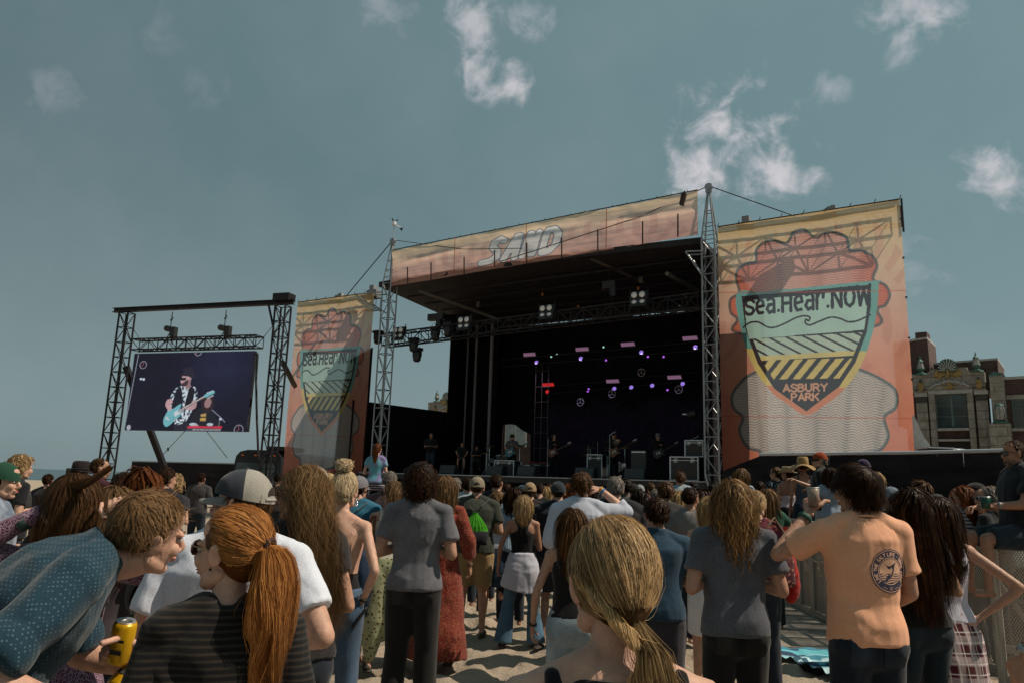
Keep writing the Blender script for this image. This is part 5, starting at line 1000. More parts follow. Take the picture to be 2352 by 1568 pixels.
# striped beach towel
nu, nv = 70, 50; u, v = np.meshgrid(np.linspace(0, 1, nu), np.linspace(0, 1, nv)); Pq = np.stack([u.ravel() * 6, v.ravel() * 5, 0 * u.ravel()], 1)
zz = .055 + .05 * (fbm(Pq, 4, 3) - .3) + .02 * np.sin(v.ravel() * 28 + 5 * fbm(Pq * .7, 9, 2))
c0, c1, c2, c3 = np.array([2.72, 8.25]), np.array([4.0, 8.15]), np.array([3.95, 7.05]), np.array([3.0, 7.1])
XY = (c0 * ((1 - u) * (1 - v))[..., None] + c1 * (u * (1 - v))[..., None] + c2 * (u * v)[..., None] + c3 * ((1 - u) * v)[..., None]).reshape(-1, 2) + .05 * (np.stack([vnoise(Pq, 1), vnoise(Pq, 2)], 1) - .5)
i = (np.arange(nv - 1)[:, None] * nu + np.arange(nu - 1)).ravel(); F = np.stack([i, i + 1, i + nu + 1, i + nu], 1)[:, ::-1]
sl = (v * 15 + .5 * fbm(Pq * .8, 6, 2).reshape(v.shape)).ravel(); pal = np.array([(.04, .20, .28), (.45, .62, .66), (.02, .05, .12), (.10, .38, .45), (.02, .04, .09), (.25, .5, .55)]); colr = pal[sl.astype(int) % 6]
me = fmesh('beach_towel', np.column_stack([XY, zz]), F, None, True, np.column_stack([colr, np.ones(len(colr))]))
m = bpy.data.materials.new('towel_stripes'); m.use_nodes = True; n, l = m.node_tree.nodes, m.node_tree.links; a = N(n, 'ShaderNodeAttribute', attribute_name='hc'); l.new(a.outputs[0], n['Principled BSDF'].inputs['Base Color']); n['Principled BSDF'].inputs['Roughness'].default_value = .95; me.materials.append(m)
link('beach_towel', me, None, 'rumpled blue and white striped towel lying on the sand', 'towel')
# ------------------------------------------------------------------ people
TMP = bpy.data.scenes.new('remesh_bench')
def prim_ell(c, r, R=None, nu=16, nv=10):
    c = np.array(c, float); V = [(0, 0, -1)]
    for i in range(1, nv):
        t = math.pi * i / nv
        for k in range(nu): a = 2 * math.pi * k / nu; V.append((math.sin(t) * math.cos(a), math.sin(t) * math.sin(a), -math.cos(t)))
    V.append((0, 0, 1)); V = np.array(V) * np.array(r if hasattr(r, '__len__') else (r, r, r)); 
    if R is not None: V = V @ np.array(R).T
    F = [(0, 1 + (k + 1) % nu, 1 + k) for k in range(nu)]
    for i in range(nv - 2): F += [(1 + i * nu + k, 1 + i * nu + (k + 1) % nu, 1 + (i + 1) * nu + (k + 1) % nu, 1 + (i + 1) * nu + k) for k in range(nu)]
    b = 1 + (nv - 2) * nu; F += [(b + k, b + (k + 1) % nu, len(V) - 1) for k in range(nu)]
    return V + c, F
def prim_cone(p0, p1, r0, r1, n=14, flat=1.0, side=None):
    p0, p1 = np.array(p0, float), np.array(p1, float); t = p1 - p0; t = t / (np.linalg.norm(t) + 1e-9)
    a = np.cross(t, [0, 0, 1.0]) if side is None else np.array(side, float) - t * np.dot(side, t); a = a if np.linalg.norm(a) > .1 else np.cross(t, [0, 1.0, 0]); a /= np.linalg.norm(a); b = np.cross(t, a)
    ang = [2 * math.pi * k / n for k in range(n)]; V = [p0 + r0 * (a * math.cos(w) + b * flat * math.sin(w)) for w in ang] + [p1 + r1 * (a * math.cos(w) + b * flat * math.sin(w)) for w in ang]
    return np.array(V), [tuple(range(n))[::-1], tuple(range(n, 2 * n))] + [(k, (k + 1) % n, n + (k + 1) % n, n + k) for k in range(n)]
def chain(pts, rs, ends=True):
    out = []
    for i in range(len(pts) - 1): out.append(prim_cone(pts[i], pts[i + 1], rs[i], rs[i + 1]))
    for i in range(len(pts)):
        if ends or 0 < i < len(pts) - 1: out.append(prim_ell(pts[i], rs[i] * .99, None, 12, 8))
    return out
def prim_loft(secs, n=22, ex=2.3):
    """closed stack of rounded rectangles: (z, half width, half depth, y centre[, x centre])"""
    V = []; 
    for s in secs:
        z, a, b = s[:3]; yc = s[3] if len(s) > 3 else 0; xc = s[4] if len(s) > 4 else 0
        for k in range(n):
            w = 2 * math.pi * k / n; c, q = math.cos(w), math.sin(w); V.append((xc + a * math.copysign(abs(c) ** (2 / ex), c), yc + b * math.copysign(abs(q) ** (2 / ex), q), z))
    m = len(secs); F = [(i * n + k, i * n + (k + 1) % n, (i + 1) * n + (k + 1) % n, (i + 1) * n + k) for i in range(m - 1) for k in range(n)]
    F += [tuple(range(n))[::-1], tuple((m - 1) * n + k for k in range(n))]; return np.array(V), F
def remesh(jobs):
    """jobs: list of (prims, voxel, smooth iterations) -> list of (V, F quads)"""
    obs = []
    for prims, vox, it, ratio in [tuple(j) + (1.0,) * (4 - len(j)) for j in jobs]:
        V = []; F = []; 
        for v, f in prims: b = len(V); V.extend(v.tolist() if hasattr(v, 'tolist') else v); F.extend([tuple(i + b for i in q) for q in f])
        me = bpy.data.meshes.new('t'); me.from_pydata(V, [], F); o = bpy.data.objects.new('t', me); TMP.collection.objects.link(o)
        r = o.modifiers.new('r', 'REMESH'); r.mode = 'VOXEL'; r.voxel_size = vox; r.use_smooth_shade = True
        if it: sm = o.modifiers.new('s', 'SMOOTH'); sm.factor = .5; sm.iterations = it
        if ratio < 1: dm = o.modifiers.new('d', 'DECIMATE'); dm.ratio = ratio
        obs.append(o)
    vl = TMP.view_layers[0]; vl.update(); dg = vl.depsgraph; out = []
    for o in obs:
        me = o.evaluated_get(dg).to_mesh(); n = len(me.vertices); V = np.empty(n * 3, np.float32); me.vertices.foreach_get('co', V); k = len(me.polygons)
        if len(me.loops) == 4 * k: F = np.empty(len(me.loops), np.int32); me.loops.foreach_get('vertex_index', F)
        else: me.calc_loop_triangles(); k = len(me.loop_triangles); F = np.empty(k * 3, np.int32); me.loop_triangles.foreach_get('vertices', F)
        out.append((V.reshape(-1, 3).astype(float), F.reshape(k, -1))); o.evaluated_get(dg).to_mesh_clear()
    for o in obs: me = o.data; bpy.data.objects.remove(o); bpy.data.meshes.remove(me)
    return out
def normals(V, F):
    fn = np.cross(V[F[:, 2]] - V[F[:, 0]], V[F[:, 3]] - V[F[:, 1]]) if F.shape[1] == 4 else np.cross(V[F[:, 1]] - V[F[:, 0]], V[F[:, 2]] - V[F[:, 0]]); Nn = np.zeros_like(V)
    for k in range(F.shape[1]): np.add.at(Nn, F[:, k], fn)
    return Nn / (np.linalg.norm(Nn, axis=1)[:, None] + 1e-12)
def merge(parts):
    V = []; F = []; b = 0; w3 = min(f.shape[1] for v, f in parts)
    for v, f in parts:
        if f.shape[1] > w3: f = np.concatenate([f[:, :3], f[:, [0, 2, 3]]])
        V.append(v); F.append(f + b); b += len(v)
    return np.concatenate(V), np.concatenate(F)
def rotm(yaw=0, pitch=0, roll=0):
    return np.array(Matrix.Rotation(rad(yaw), 3, 'Z') @ Matrix.Rotation(rad(-pitch), 3, 'X') @ Matrix.Rotation(rad(roll), 3, 'Y'))

def head_prims(f=1.0, fem=False, nose=1.0):
    E = prim_ell; P = [E((0, -.012, .03), (.074, .094, .088)), E((0, .032, -.028), (.058, .056, .084)), E((0, .062, -.094), (.024, .024, .019)), E((0, .02, .055), (.064, .07, .05))]
    for s in (-1, 1):
        P += [E((s * .038, .02, -.07), (.022, .042, .026), rotm(0, 30)), E((s * .034, .066, -.03), (.022, .022, .024)), E((s * .026, .078, .016), (.024, .014, .009)),
              E((s * .078, -.004, -.008), (.007, .019, .031), rotm(s * -24, 8)), E((s * .0815, -.008, .012), (.006, .017, .014), rotm(s * -30, 8))]
    P += [prim_cone((0, .086, .012), (0, .110, -.032), .007, .0125 * nose), E((0, .106, -.034), (.013, .011, .009)), E((.011, .098, -.038), .007), E((-.011, .098, -.038), .007),
          E((0, .088, -.058), (.022, .010, .0055)), E((0, .086, -.068), (.019, .010, .006))]
    return P
def hand_prims(w, d, nrm, side, curl=.35, spread=.12, s=1.0):
    """w wrist point, d direction of the fingers, nrm back-of-hand normal, side +1 for a right hand"""
    d = np.array(d, float); d /= np.linalg.norm(d); nrm = np.array(nrm, float); nrm = nrm - d * np.dot(nrm, d); nrm /= (np.linalg.norm(nrm) + 1e-9); x = np.cross(d, nrm) * side
    w = np.array(w, float); R = np.array([x, d, nrm]).T
    P = [prim_ell(w + d * .045 * s, np.array((.038, .052, .015)) * s, R), prim_ell(w + d * .07 * s, np.array((.036, .026, .013)) * s, R), prim_cone(w - d * .03 * s, w + d * .02 * s, .024 * s, .028 * s, 12, .7, x)]
    for i, (o, L) in enumerate(((-.03, .9), (-.011, 1.0), (.009, .94), (.028, .74))):
        p = w + d * .078 * s + x * o * s; a = 0; dr = d + x * (o * spread * 12); dr /= np.linalg.norm(dr); pts = [p - d * .012 * s, p]
        for k, l in enumerate((.042, .027, .021)):
            a += curl * (1.0 + .35 * k); pts.append(pts[-1] + (dr * math.cos(a) - nrm * math.sin(a)) * l * L * s)
        P += chain(pts, [.0095 * s, .0092 * s, .0085 * s, .0078 * s, .0068 * s])
    p = w + d * .02 * s - x * .028 * s; pts = [p, p + (d * .6 - x * .75 - nrm * .2) * .035 * s, p + (d * 1.35 - x * 1.0 - nrm * .5) * .042 * s, p + (d * 1.9 - x * .95 - nrm * .85 * (1 + curl)) * .048 * s]
    return P + chain(pts, [.0135 * s, .0115 * s, .010 * s, .0085 * s])

TORSO = {'m': [(.84, .10, .09, -.01), (.90, .165, .112, -.01), (.98, .168, .116, -.01), (1.08, .150, .105, .0), (1.2, .163, .114, .005), (1.30, .182, .122, .0), (1.38, .178, .112, -.008), (1.44, .125, .085, -.012), (1.485, .065, .062, -.012)],
         'f': [(.82, .10, .09, -.01), (.89, .178, .118, -.015), (.97, .168, .118, -.01), (1.08, .122, .090, .0), (1.18, .132, .096, .004), (1.28, .150, .112, .01), (1.36, .150, .098, -.005), (1.42, .105, .076, -.012), (1.47, .058, .055, -.012)]}
ARMS = {'down': ((.045, -.03, -.285), (.06, .04, -.53)), 'out': ((.10, -.05, -.27), (.12, .03, -.51)), 'front': ((.075, -.05, -.275), (-.085, .165, -.235)), 'front2': ((.05, -.02, -.285), (-.02, .22, -.20)), 'hip': ((.235, -.13, -.20), (.01, -.05, -.40)),
        'pocket': ((.09, -.05, -.27), (.02, .04, -.49)), 'shade': ((.20, .16, .02), (-.05, .14, .19)), 'mouth': ((.13, .14, -.22), (-.08, .20, .04)), 'up': ((.12, .06, .26), (.05, .12, .5)), 'lean': ((.10, .16, -.24), (.02, .34, -.34)), 'guitarL': ((.12, .0, -.26), (-.02, .26, -.14)), 'guitarR': ((.10, -.04, -.25), (-.12, .16, -.30))}

def displace_cloth(V, F, amp, seed, sz=1.0):
    Nn = normals(V, F); P = V * np.array([4.0, 4.0, 2.2]) * sz
    wx = fbm(P * .6 + 3, seed + 5, 2)[:, None] * np.array([2.0, 1.0, 1.6]); n1 = fbm(P + wx + seed, seed, 2); rid = 1 - np.abs(n1 - .5) * 4
    # diagonal pull folds
    Q = np.stack([V[:, 0] * 3 + V[:, 2] * 5, V[:, 1] * 3, V[:, 2] * 7 - V[:, 0] * 4 * np.sign(V[:, 0])], 1); n2 = fbm(Q * 1.3 + wx, seed + 9, 2)
    return V + Nn * np.maximum((rid - .3) * amp + (n2 - .5) * amp * 1.6, -.003)[:, None]

class Person:
    pass
def hair_strands(style, n, K, rng, fem, L=None):
    C = np.array([0, -.012, .03]); R = np.array([.078, .098, .094])
    P0 = []; 
    while len(P0) < n:
        d = rng.normal(size=(n * 3, 3)); d /= np.linalg.norm(d, axis=1)[:, None]
        thr = np.interp(d[:, 1], [-1, -.35, .05, .35, .62, .85, 1], [-.80, -.78, -.30, .12, .50, .66, .9])
        if style in ('short', 'buzz', 'quiff'): thr = np.interp(d[:, 1], [-1, -.35, .0, .3, .6, .85, 1], [-.55, -.5, -.12, .22, .50, .64, .9])
        d = d[d[:, 2] > thr]; P0.extend(d.tolist())
    d = np.array(P0[:n]); p = C + R * d * 1.0
    out = [p]
    rnd = rng.uniform(-1, 1, size=(n, 3)); lay = rng.uniform(0, 1, n)
    if style in ('short', 'buzz', 'quiff', 'curly'):
        Ls = {'short': .045, 'buzz': .010, 'quiff': .06, 'curly': .15}[style] if L is None else L
        crown = np.array([.01, -.55, .8]); t = d - crown; t -= d * (t * d).sum(1)[:, None]; t /= np.linalg.norm(t, axis=1)[:, None] + 1e-6
        if style == 'quiff': t = t + np.array([0, .1, .5]) * (d[:, 1:2] > .1); 
        swirl = fbm(d * 3.1 + 5, int(rng.integers(99)), 2)[:, None] - .5; t = t + np.cross(d, t) * swirl * (3.4 if style == 'short' else 1.5) + rnd * .13
        lift = {'short': .28 if n < 4000 else .14, 'buzz': .9, 'quiff': .45, 'curly': .9}[style]; base = p + d * (.004 if style != 'curly' else .0)
        if style == 'curly':
            fr1 = rng.uniform(9, 13, n); ph = rng.uniform(0, 6.28, n); e1 = np.cross(d, rnd); e1 /= np.linalg.norm(e1, axis=1)[:, None]; e2 = np.cross(d, e1)
            out = []
            ln = Ls * rng.uniform(.45, 1, n); vol = rng.uniform(.3, 1.0, n) * .062
            for k in range(K):
                q = k / (K - 1); ang = ph + q * fr1 * 1.5; rr = .011 * min(1, q * 4)
                drop = np.array([0, 0, -1.0]) * (q ** 1.5 * ln * .55)[:, None]
                out.append(base + d * (vol * min(1, q * 2.2))[:, None] + drop + t * (q * ln * .18)[:, None] + rr * (e1 * np.cos(ang)[:, None] + e2 * np.sin(ang)[:, None]))
            return np.stack(out, 1), d
        ln = Ls * rng.uniform(.6, 1.1, n); out = []
        for k in range(K):
            q = k / (K - 1); out.append(base + t * (ln * q)[:, None] + d * (lift * ln * (q - .45 * q * q))[:, None] + np.array([0, 0, -1]) * (ln * .25 * q * q)[:, None])
        return np.stack(out, 1), d
    if style in ('pony', 'bun', 'lowpony', 'half', 'braidbun'):
        tie = {'pony': np.array([0, -.112, .022]), 'bun': np.array([0, -.045, .125]), 'lowpony': np.array([0, -.105, -.075]), 'half': np.array([0, -.112, .01]), 'braidbun': np.array([.022, -.10, -.108])}[style]
        td = (tie - C) / R; td /= np.linalg.norm(td); K1 = K // 2 if style != 'bun' else K - 6; off = rng.uniform(.01, .07, n) + .05 * (style in ('lowpony', 'bun', 'braidbun'))
        seg = []
        puff = fbm(d * 4, 7, 2) * .07
        for k in range(K1):
            q = k / (K1 - 1); m = d * (1 - q) + td * q + rnd * .012 * math.sin(math.pi * q) + np.array([0, 0, -.10]) * math.sin(math.pi * q) * np.abs(d[:, :1]) ; m /= np.linalg.norm(m, axis=1)[:, None]
            seg.append(C + R * m * (1 + (off + puff) * math.sin(math.pi * min(1, q * 1.15 + .08)) + .04)[:, None])
        K2 = K - K1; ang = rng.uniform(0, 6.28, n); rr = np.sqrt(rng.uniform(0, 1, n)); Lt = (L or .34) * rng.uniform(.55, 1.05, n); ph = np.round(ang * 1.1) + rng.uniform(-.25, .25, n)
        for k in range(1, K2 + 1):
            q = k / K2
            if style == 'bun':
                a2 = ang + q * 5.5; e = .052 * np.sqrt(1.02 - (2 * rr - 1) ** 2) * (.8 + .2 * np.sin(ang * 3)) ; c = tie + np.array([0, -.004, .035]); seg.append(c + np.stack([np.cos(a2) * e * 1.15, np.sin(a2) * e * .95, (rr - .5) * .075 + .02 * np.sin(a2 * 2 + ang * 3)], 1)); continue
            back = .05 * math.sin(min(1, q * 2.2) * math.pi / 2) ; wid = {'pony': .088 if n > 4000 else .06, 'lowpony': .075, 'half': .05, 'braidbun': .046}[style] * math.sin(math.pi * ((.12 if style != 'braidbun' else .06) + .78 * q)) 
            pos = tie + np.array([0, -1.0, 0]) * back + np.array([0, 0, -1.0]) * (Lt * q ** 1.15)[:, None] + np.array([0, 0, .022]) * math.sin(min(1, q * 3) * math.pi)
            pos = pos + np.stack([np.cos(ang) * rr * wid, np.sin(ang) * rr * wid * .6, 0 * ang], 1)
            wv = (.024 if style == 'pony' and n > 4000 else .014) * q * (style != 'lowpony'); pos = pos + np.stack([np.sin(q * 11 + ph * 2) * wv, np.cos(q * 9 + ph * 3) * wv * .7, 0 * ph], 1)
            seg.append(pos)
        return np.stack(seg, 1), d
    # loose hair: long, wavy, bob
    Ls = {'long': .46, 'wavy': .42, 'bob': .25, 'mid': .32, 'shag': .34}[style] if L is None else L
    step = Ls / (K - 1) * rng.uniform(.78, 1.05, n)[:, None]; offs = (.03 + .16 * lay)[:, None] * (1.25 if style in ('wavy', 'shag') else 1.0); grp = np.floor(fbm(d * 5.5 + 2, 3, 2) * 40); gph = grp * 1.7
    for k in range(1, K):
        q = k / (K - 1); nrm = (p - C) / R ** 2; nrm /= np.linalg.norm(nrm, axis=1)[:, None]
        v = np.stack([np.clip(p[:, 0] * 12, -1, 1) * .8 * np.clip((p[:, 2] - .015) / .07, 0, 1), -.55 * (p[:, 1] > -.03) - .05, -1.0 * np.ones(n)], 1); v = v + rnd * .10
        below = (p[:, 2] < -.02)
        v[:, 0] = np.where(below, np.clip(p[:, 0], -.1, .1) * (.45 if style in ('wavy', 'shag') else .3), v[:, 0]); v[:, 1] = np.where(below, -.18 - .0 * p[:, 1], v[:, 1])
        dn = (v * nrm).sum(1)[:, None]; v = np.where((dn < 0) & ~below[:, None], v - nrm * dn, v); v /= np.linalg.norm(v, axis=1)[:, None]
        if style in ('wavy', 'shag'):
            v = v + (np.stack([np.sin(q * 17 + gph), np.cos(q * 15 + gph * 1.3), 0 * gph], 1) * .55 + rnd * .12) * min(1, q * 2.5)
        elif style != 'long': v = v + np.stack([np.sin(q * 6 + gph), np.cos(q * 6 + gph), 0 * gph], 1) * .12
        else: v = v + np.stack([np.sin(q * 4 + gph), 0 * gph, 0 * gph], 1) * .07
        p = p + v * step
        w = (p - C) / (R * (1.0 + offs)); r = np.linalg.norm(w, axis=1)[:, None]; p = np.where((r < 1) & (p[:, 2:3] > -.06), C + w / np.maximum(r, .3) * R * (1 + offs), p)
        # neck, shoulders and back
        nk = np.array([0, -.01, 0]); rr = np.hypot(p[:, 0], p[:, 1] + .01); lim = .062 + .05 * offs[:, 0]; m = (rr < lim) & (p[:, 2] < -.03); p[m, :2] = nk[:2] + (p[m, :2] - nk[:2]) / rr[m, None] * lim[m, None]
        Cs, Rs = np.array([0, .0, -.40]), np.array([.24, .14, .24]); w = (p - Cs) / Rs; r = np.linalg.norm(w, axis=1)[:, None]; sh = Cs + w / np.maximum(r, .2) * Rs * (1 + .05 * lay[:, None]); m = (r[:, 0] < 1) & (p[:, 2] < -.16); p[m] = sh[m]
        deep = p[:, 2] < -.35; p[deep, 1] = np.minimum(p[deep, 1], -.135 - .03 * lay[deep])
        face = (p[:, 1] > .045) & (p[:, 2] < .02) & (np.abs(p[:, 0]) < .085); p[face, 0] = np.sign(p[face, 0] + 1e-6) * .088
        out.append(p.copy())
    return np.stack(out, 1), d

def soft_normals(me, V, C, k=.35, seed=0):
    O = np.asarray(V, float) - C; O[:, 2] *= .5; O /= np.linalg.norm(O, axis=1)[:, None] + 1e-9
    r = np.random.default_rng(seed).normal(size=(len(V) // 2 + 1, 3)) * k * .5; O = O + np.repeat(r, 2, axis=0)[:len(V)]; O /= np.linalg.norm(O, axis=1)[:, None]
    me.normals_split_custom_set_from_vertices(O.astype(np.float32))
def ribbons(P, width, rng, c1, c2, clump=.0, stray=0.0, center=None):
    n, K, _ = P.shape
    if clump > 0 and n > 60:
        G = max(12, n // 22); gi = rng.integers(0, n, G); gid = np.empty(n, int); root = P[:, 0]
        mid = P[:, K // 2]
        for a in range(0, n, 2000): gid[a:a + 2000] = np.argmin(((mid[a:a + 2000, None] - mid[gi][None]) ** 2).sum(2), 1)
        tt = (np.linspace(0, 1, K) ** .8)[None, :, None] * clump; P = P * (1 - tt) + P[gi[gid]] * tt; gcol = rng.uniform(0, 1, G)[gid]
    else: gcol = rng.uniform(0, 1, n)
    rt_ = P[:, 0] - P[:, 0].mean(0); rt_ = rt_ / (np.linalg.norm(rt_, axis=1)[:, None] + 1e-6); lock = np.clip((fbm(rt_ * np.array([9, 4, 4]) + 3, 13, 2) - .5) * 3.6 + .5, 0, 1); gcol = .35 * gcol + .65 * lock  # bands of dark and pale locks also imitate highlights and shaded gaps
    if stray:
        m = rng.uniform(0, 1, n) < stray; k = np.linspace(0, 1, K)[None, :, None]; P[m] += rng.normal(size=(m.sum(), 1, 3)) * .013 * k ** 1.5 + rng.normal(size=(m.sum(), 1, 3)) * .004 * np.sin(k * 5)
    T = np.gradient(P, axis=1); T /= np.linalg.norm(T, axis=2)[..., None] + 1e-9; c = np.array([0, -.01, -.02]) if center is None else center
    O = P - c; O[..., 2] *= .35; O = O + rng.normal(size=(n, 1, 3)) * .035; Sd = np.cross(T, O); Sd /= np.linalg.norm(Sd, axis=2)[..., None] + 1e-9
    w = width * rng.uniform(.6, 1.3, (n, 1)) * (1 - .65 * np.linspace(0, 1, K)[None] ** 3); A, B = P - Sd * w[..., None] / 2, P + Sd * w[..., None] / 2
    V = np.stack([A, B], 2).reshape(-1, 3); i = (np.arange(n)[:, None] * K * 2 + np.arange(K - 1)[None] * 2).ravel(); F = np.stack([i, i + 1, i + 3, i + 2], 1)
    mixv = np.clip(.45 * gcol + .55 * rng.uniform(0, 1, n) ** 1.9, 0, 1)[:, None] * (.55 + .45 * np.linspace(0, 1, K)[None] ** .7); col = np.array(c1) * (1 - mixv[..., None]) + np.array(c2) * mixv[..., None]
    col = np.repeat(col, 2, axis=1).reshape(-1, 3); return V, F, np.column_stack([col, np.ones(len(col))])

HAIR_BASE = {'short': [((0, -.016, .034), (.0785, .096, .092))], 'curly': [((0, -.03, .045), (.105, .108, .10)), ((0, -.06, -.01), (.095, .075, .075))]}
def make_person(label, x=None, top=None, Y=5.0, pos=None, h=None, sex='m', w=1.0, yaw=0, hy=0, hp=0, hr=0, lean=0, tone=1, top_=('tee', '444444'), bot=('jeans', '1c222c'), hair=('short', 'brown'), arms=('front', 'front'), lod=2, cap=None, glasses=None, base=0.0, cat='person', group=None, extra=None, shoes='2a2420', seed=None, hands=(0.4, 0.4), hcurl=None, legs=None, handdir=(None, None), hlen=None, noface=False, sit=False, beard=None, acc=()):
    rng = np.random.default_rng(abs(hash(label)) % 1000 if seed is None else seed)
    rng = np.random.default_rng(sum(ord(c) * (i + 1) for i, c in enumerate(label)) % 99991)
    if pos is None:
        hd = .015 if hair[0] not in ('bun',) else .07
        if cap: hd = .03
        P = atY(x, top, Y); pos = (P[0], P[1]); h = P[2] - base - hd
    if h < 1.38 and not sit: print('SHORT', round(h, 2), label)
    if h > 1.98: print('TALL', round(h, 2), label)
    s = h / 1.75; fem = sex == 'f'; T = TORSO['f' if fem else 'm']; ww = w
    root = thing('person', label, cat, (pos[0], pos[1], base), rad(yaw), group)
    skinm = skin(tone)
    # spine warp
    zp = .95; Lb = .42; la = rad(lean)
    def spine(z):
        if z <= zp or la == 0: return np.array([0, 0, z]), 0.0
        a = min((z - zp) / Lb, 1.0); th = la * a
        y = Lb * (1 - math.cos(th)) / la; zz = Lb * math.sin(th) / la
        if z > zp + Lb: y += (z - zp - Lb) * math.sin(la); zz += (z - zp - Lb) * math.cos(la)
        return np.array([0, y, zp + zz]), th
    def W(V):
        if la == 0: return np.asarray(V, float)
        V = np.asarray(V, float); out = V.copy()
        z = V[:, 2]; a = np.clip((z - zp) / Lb, 0, 1) * la; m = z > zp
        y = Lb * (1 - np.cos(a)) / la; zz = Lb * np.sin(a) / la; e = np.maximum(z - zp - Lb, 0)
        out[:, 1] = np.where(m, y + e * math.sin(la) + V[:, 1] * np.cos(a), V[:, 1]); out[:, 2] = np.where(m, zp + zz + e * math.cos(la) - V[:, 1] * np.sin(a), z); return out
    def WP(prims): return [(W(v), f) for v, f in prims]
    def WJ(p): return W(np.array([p], float))[0]
    sx = (.165 if fem else .188) * (.5 + .5 * ww); shz = 1.40 if fem else 1.415
    body = WP([prim_loft([(z, a * ww, b * ww, y) for z, a, b, y in T])]); ra = (.036, .030, .021) if fem else (.048, .038, .026); ra = tuple(q * (.6 + .4 * ww) for q in ra)
    J = {}
    for sd, nm in ((-1, arms[0]), (1, arms[1])):
        e, wr = ARMS[nm] if isinstance(nm, str) else nm; sh = WJ((sd * sx, -.01, shz)); e = sh + np.array(e) * (sd, 1, 1); wr = sh + np.array(wr) * (sd, 1, 1); J[sd] = (sh, e, wr)
        body += [prim_ell(sh, ra[0] * 1.28)] + chain([sh, sh * .45 + e * .55, e], [ra[0] * 1.05, ra[0] * (.98), ra[1]]) + chain([e, e * .7 + wr * .3, wr], [ra[1], ra[1] * 1.02, ra[2]])
        body += WP(chain([(sd * .045, -.018, 1.465 if fem else 1.49), (sd * sx * .8, -.014, shz + .012)], [.036 * ww, .042 * ww]))
    hn = WJ((0, -.012, 1.45)); 
    hc = WJ((0, .018, 1.618)); Hd = rotm(hy, hp, hr) if la == 0 else np.array(Matrix.Rotation(-la * .85, 3, 'X')) @ rotm(hy, hp, hr); hs = 1.0
    chin = hc + Hd @ np.array([0, -.012, -.07]); body += chain([hn, chin], [.060 if not fem else .049, .055 if not fem else .045])
    lg = legs or (((-.02, 0), (0, 0)))
    hipx = .088 * (.6 + .4 * ww); K_ = {}
    for i, sd in enumerate((-1, 1)):
        ox, oy = (lg[i] if not sit else (0, 0)); hip = np.array([sd * hipx, -.01, .88]); 
        if sit: kn = np.array([sd * .16, .40, .84]); an = np.array([sd * .18, .42, .42])
        else: kn = np.array([sd * (hipx + .012) + ox * .5, .015 + oy * .5, .49]); an = np.array([sd * (hipx + .02) + ox, -.02 + oy, .085])
        K_[sd] = (hip, kn, an); body += chain([hip, kn], [.088 * (.5 + .5 * ww), .056]) + chain([kn, an], [.053, .036]) + [prim_ell(an * .3 + kn * .7 + (0, -.016, 0), (.05, .052, .10))]
        tdir = np.array([sd * .18, 1, 0]); body += chain([an + (0, -.02, -.045), an + tdir * .13 + (0, 0, -.055)], [.032, .026]) + [prim_ell(an + (0, -.03, -.05), .032)]
    vb = {0: .011, 1: .014, 2: .02}[lod]
    jobs = [(body, vb, 3, {0: .3, 1: .27, 2: .28}[lod]), ([(v @ Hd.T + hc, f) for v, f in head_prims(fem=fem)], {0: .0036, 1: .0060, 2: .0100}[lod], 2 if lod < 2 else 1, .42)]
    for i, sd in enumerate((-1, 1)):
        sh, e, wr = J[sd]; d = wr - e; d /= np.linalg.norm(d); hd_ = handdir[i]
        if hd_ is not None: d2, nr = np.array(hd_[0]) * (sd, 1, 1), np.array(hd_[1]) * (sd, 1, 1)
        else: d2 = d; nr = np.array([sd * .9, -.2, .25]) if d[2] < -.5 else np.array([sd * .3, -.2, .9])
        jobs.append((hand_prims(wr, d2, nr, sd, hands[i], s=.92 if fem else 1.0), {0: .0038, 1: .0058, 2: .009}[lod], 1, .42))
    # clothes
    kind, tc = top_[0], top_[1]; tm = cloth(tc, *top_[2:]); vc = {0: .0085, 1: .0115, 2: .021}[lod]; g = .012
    names = ['body', 'head', 'hl', 'hr']; cl = []
    if kind in ('tee', 'shirt', 'long', 'polo', 'rolled'):
        hem = .90 if not fem else .93; P = [s_ for s_ in T if s_[0] > hem + .03]; fl = .02 if kind != 'fit' else .0
        def grow(z, a, b, y):
            k = np.clip((1.30 - z) / .3, 0, 1); return (z, max(a * ww + g + .012 * k, (T[5][1] * ww) * .93 * k if not fem else 0), b * ww + g + .016 * k, y)
        sec = [(hem, P[0][1] * ww + .030, P[0][2] * ww + .030, P[0][3])] + [grow(*q) for q in P]; sec[-1] = (sec[-1][0] + .004, sec[-1][1] + .002, sec[-1][2] + .002, sec[-1][3])
        cp = WP([prim_loft(sec)])
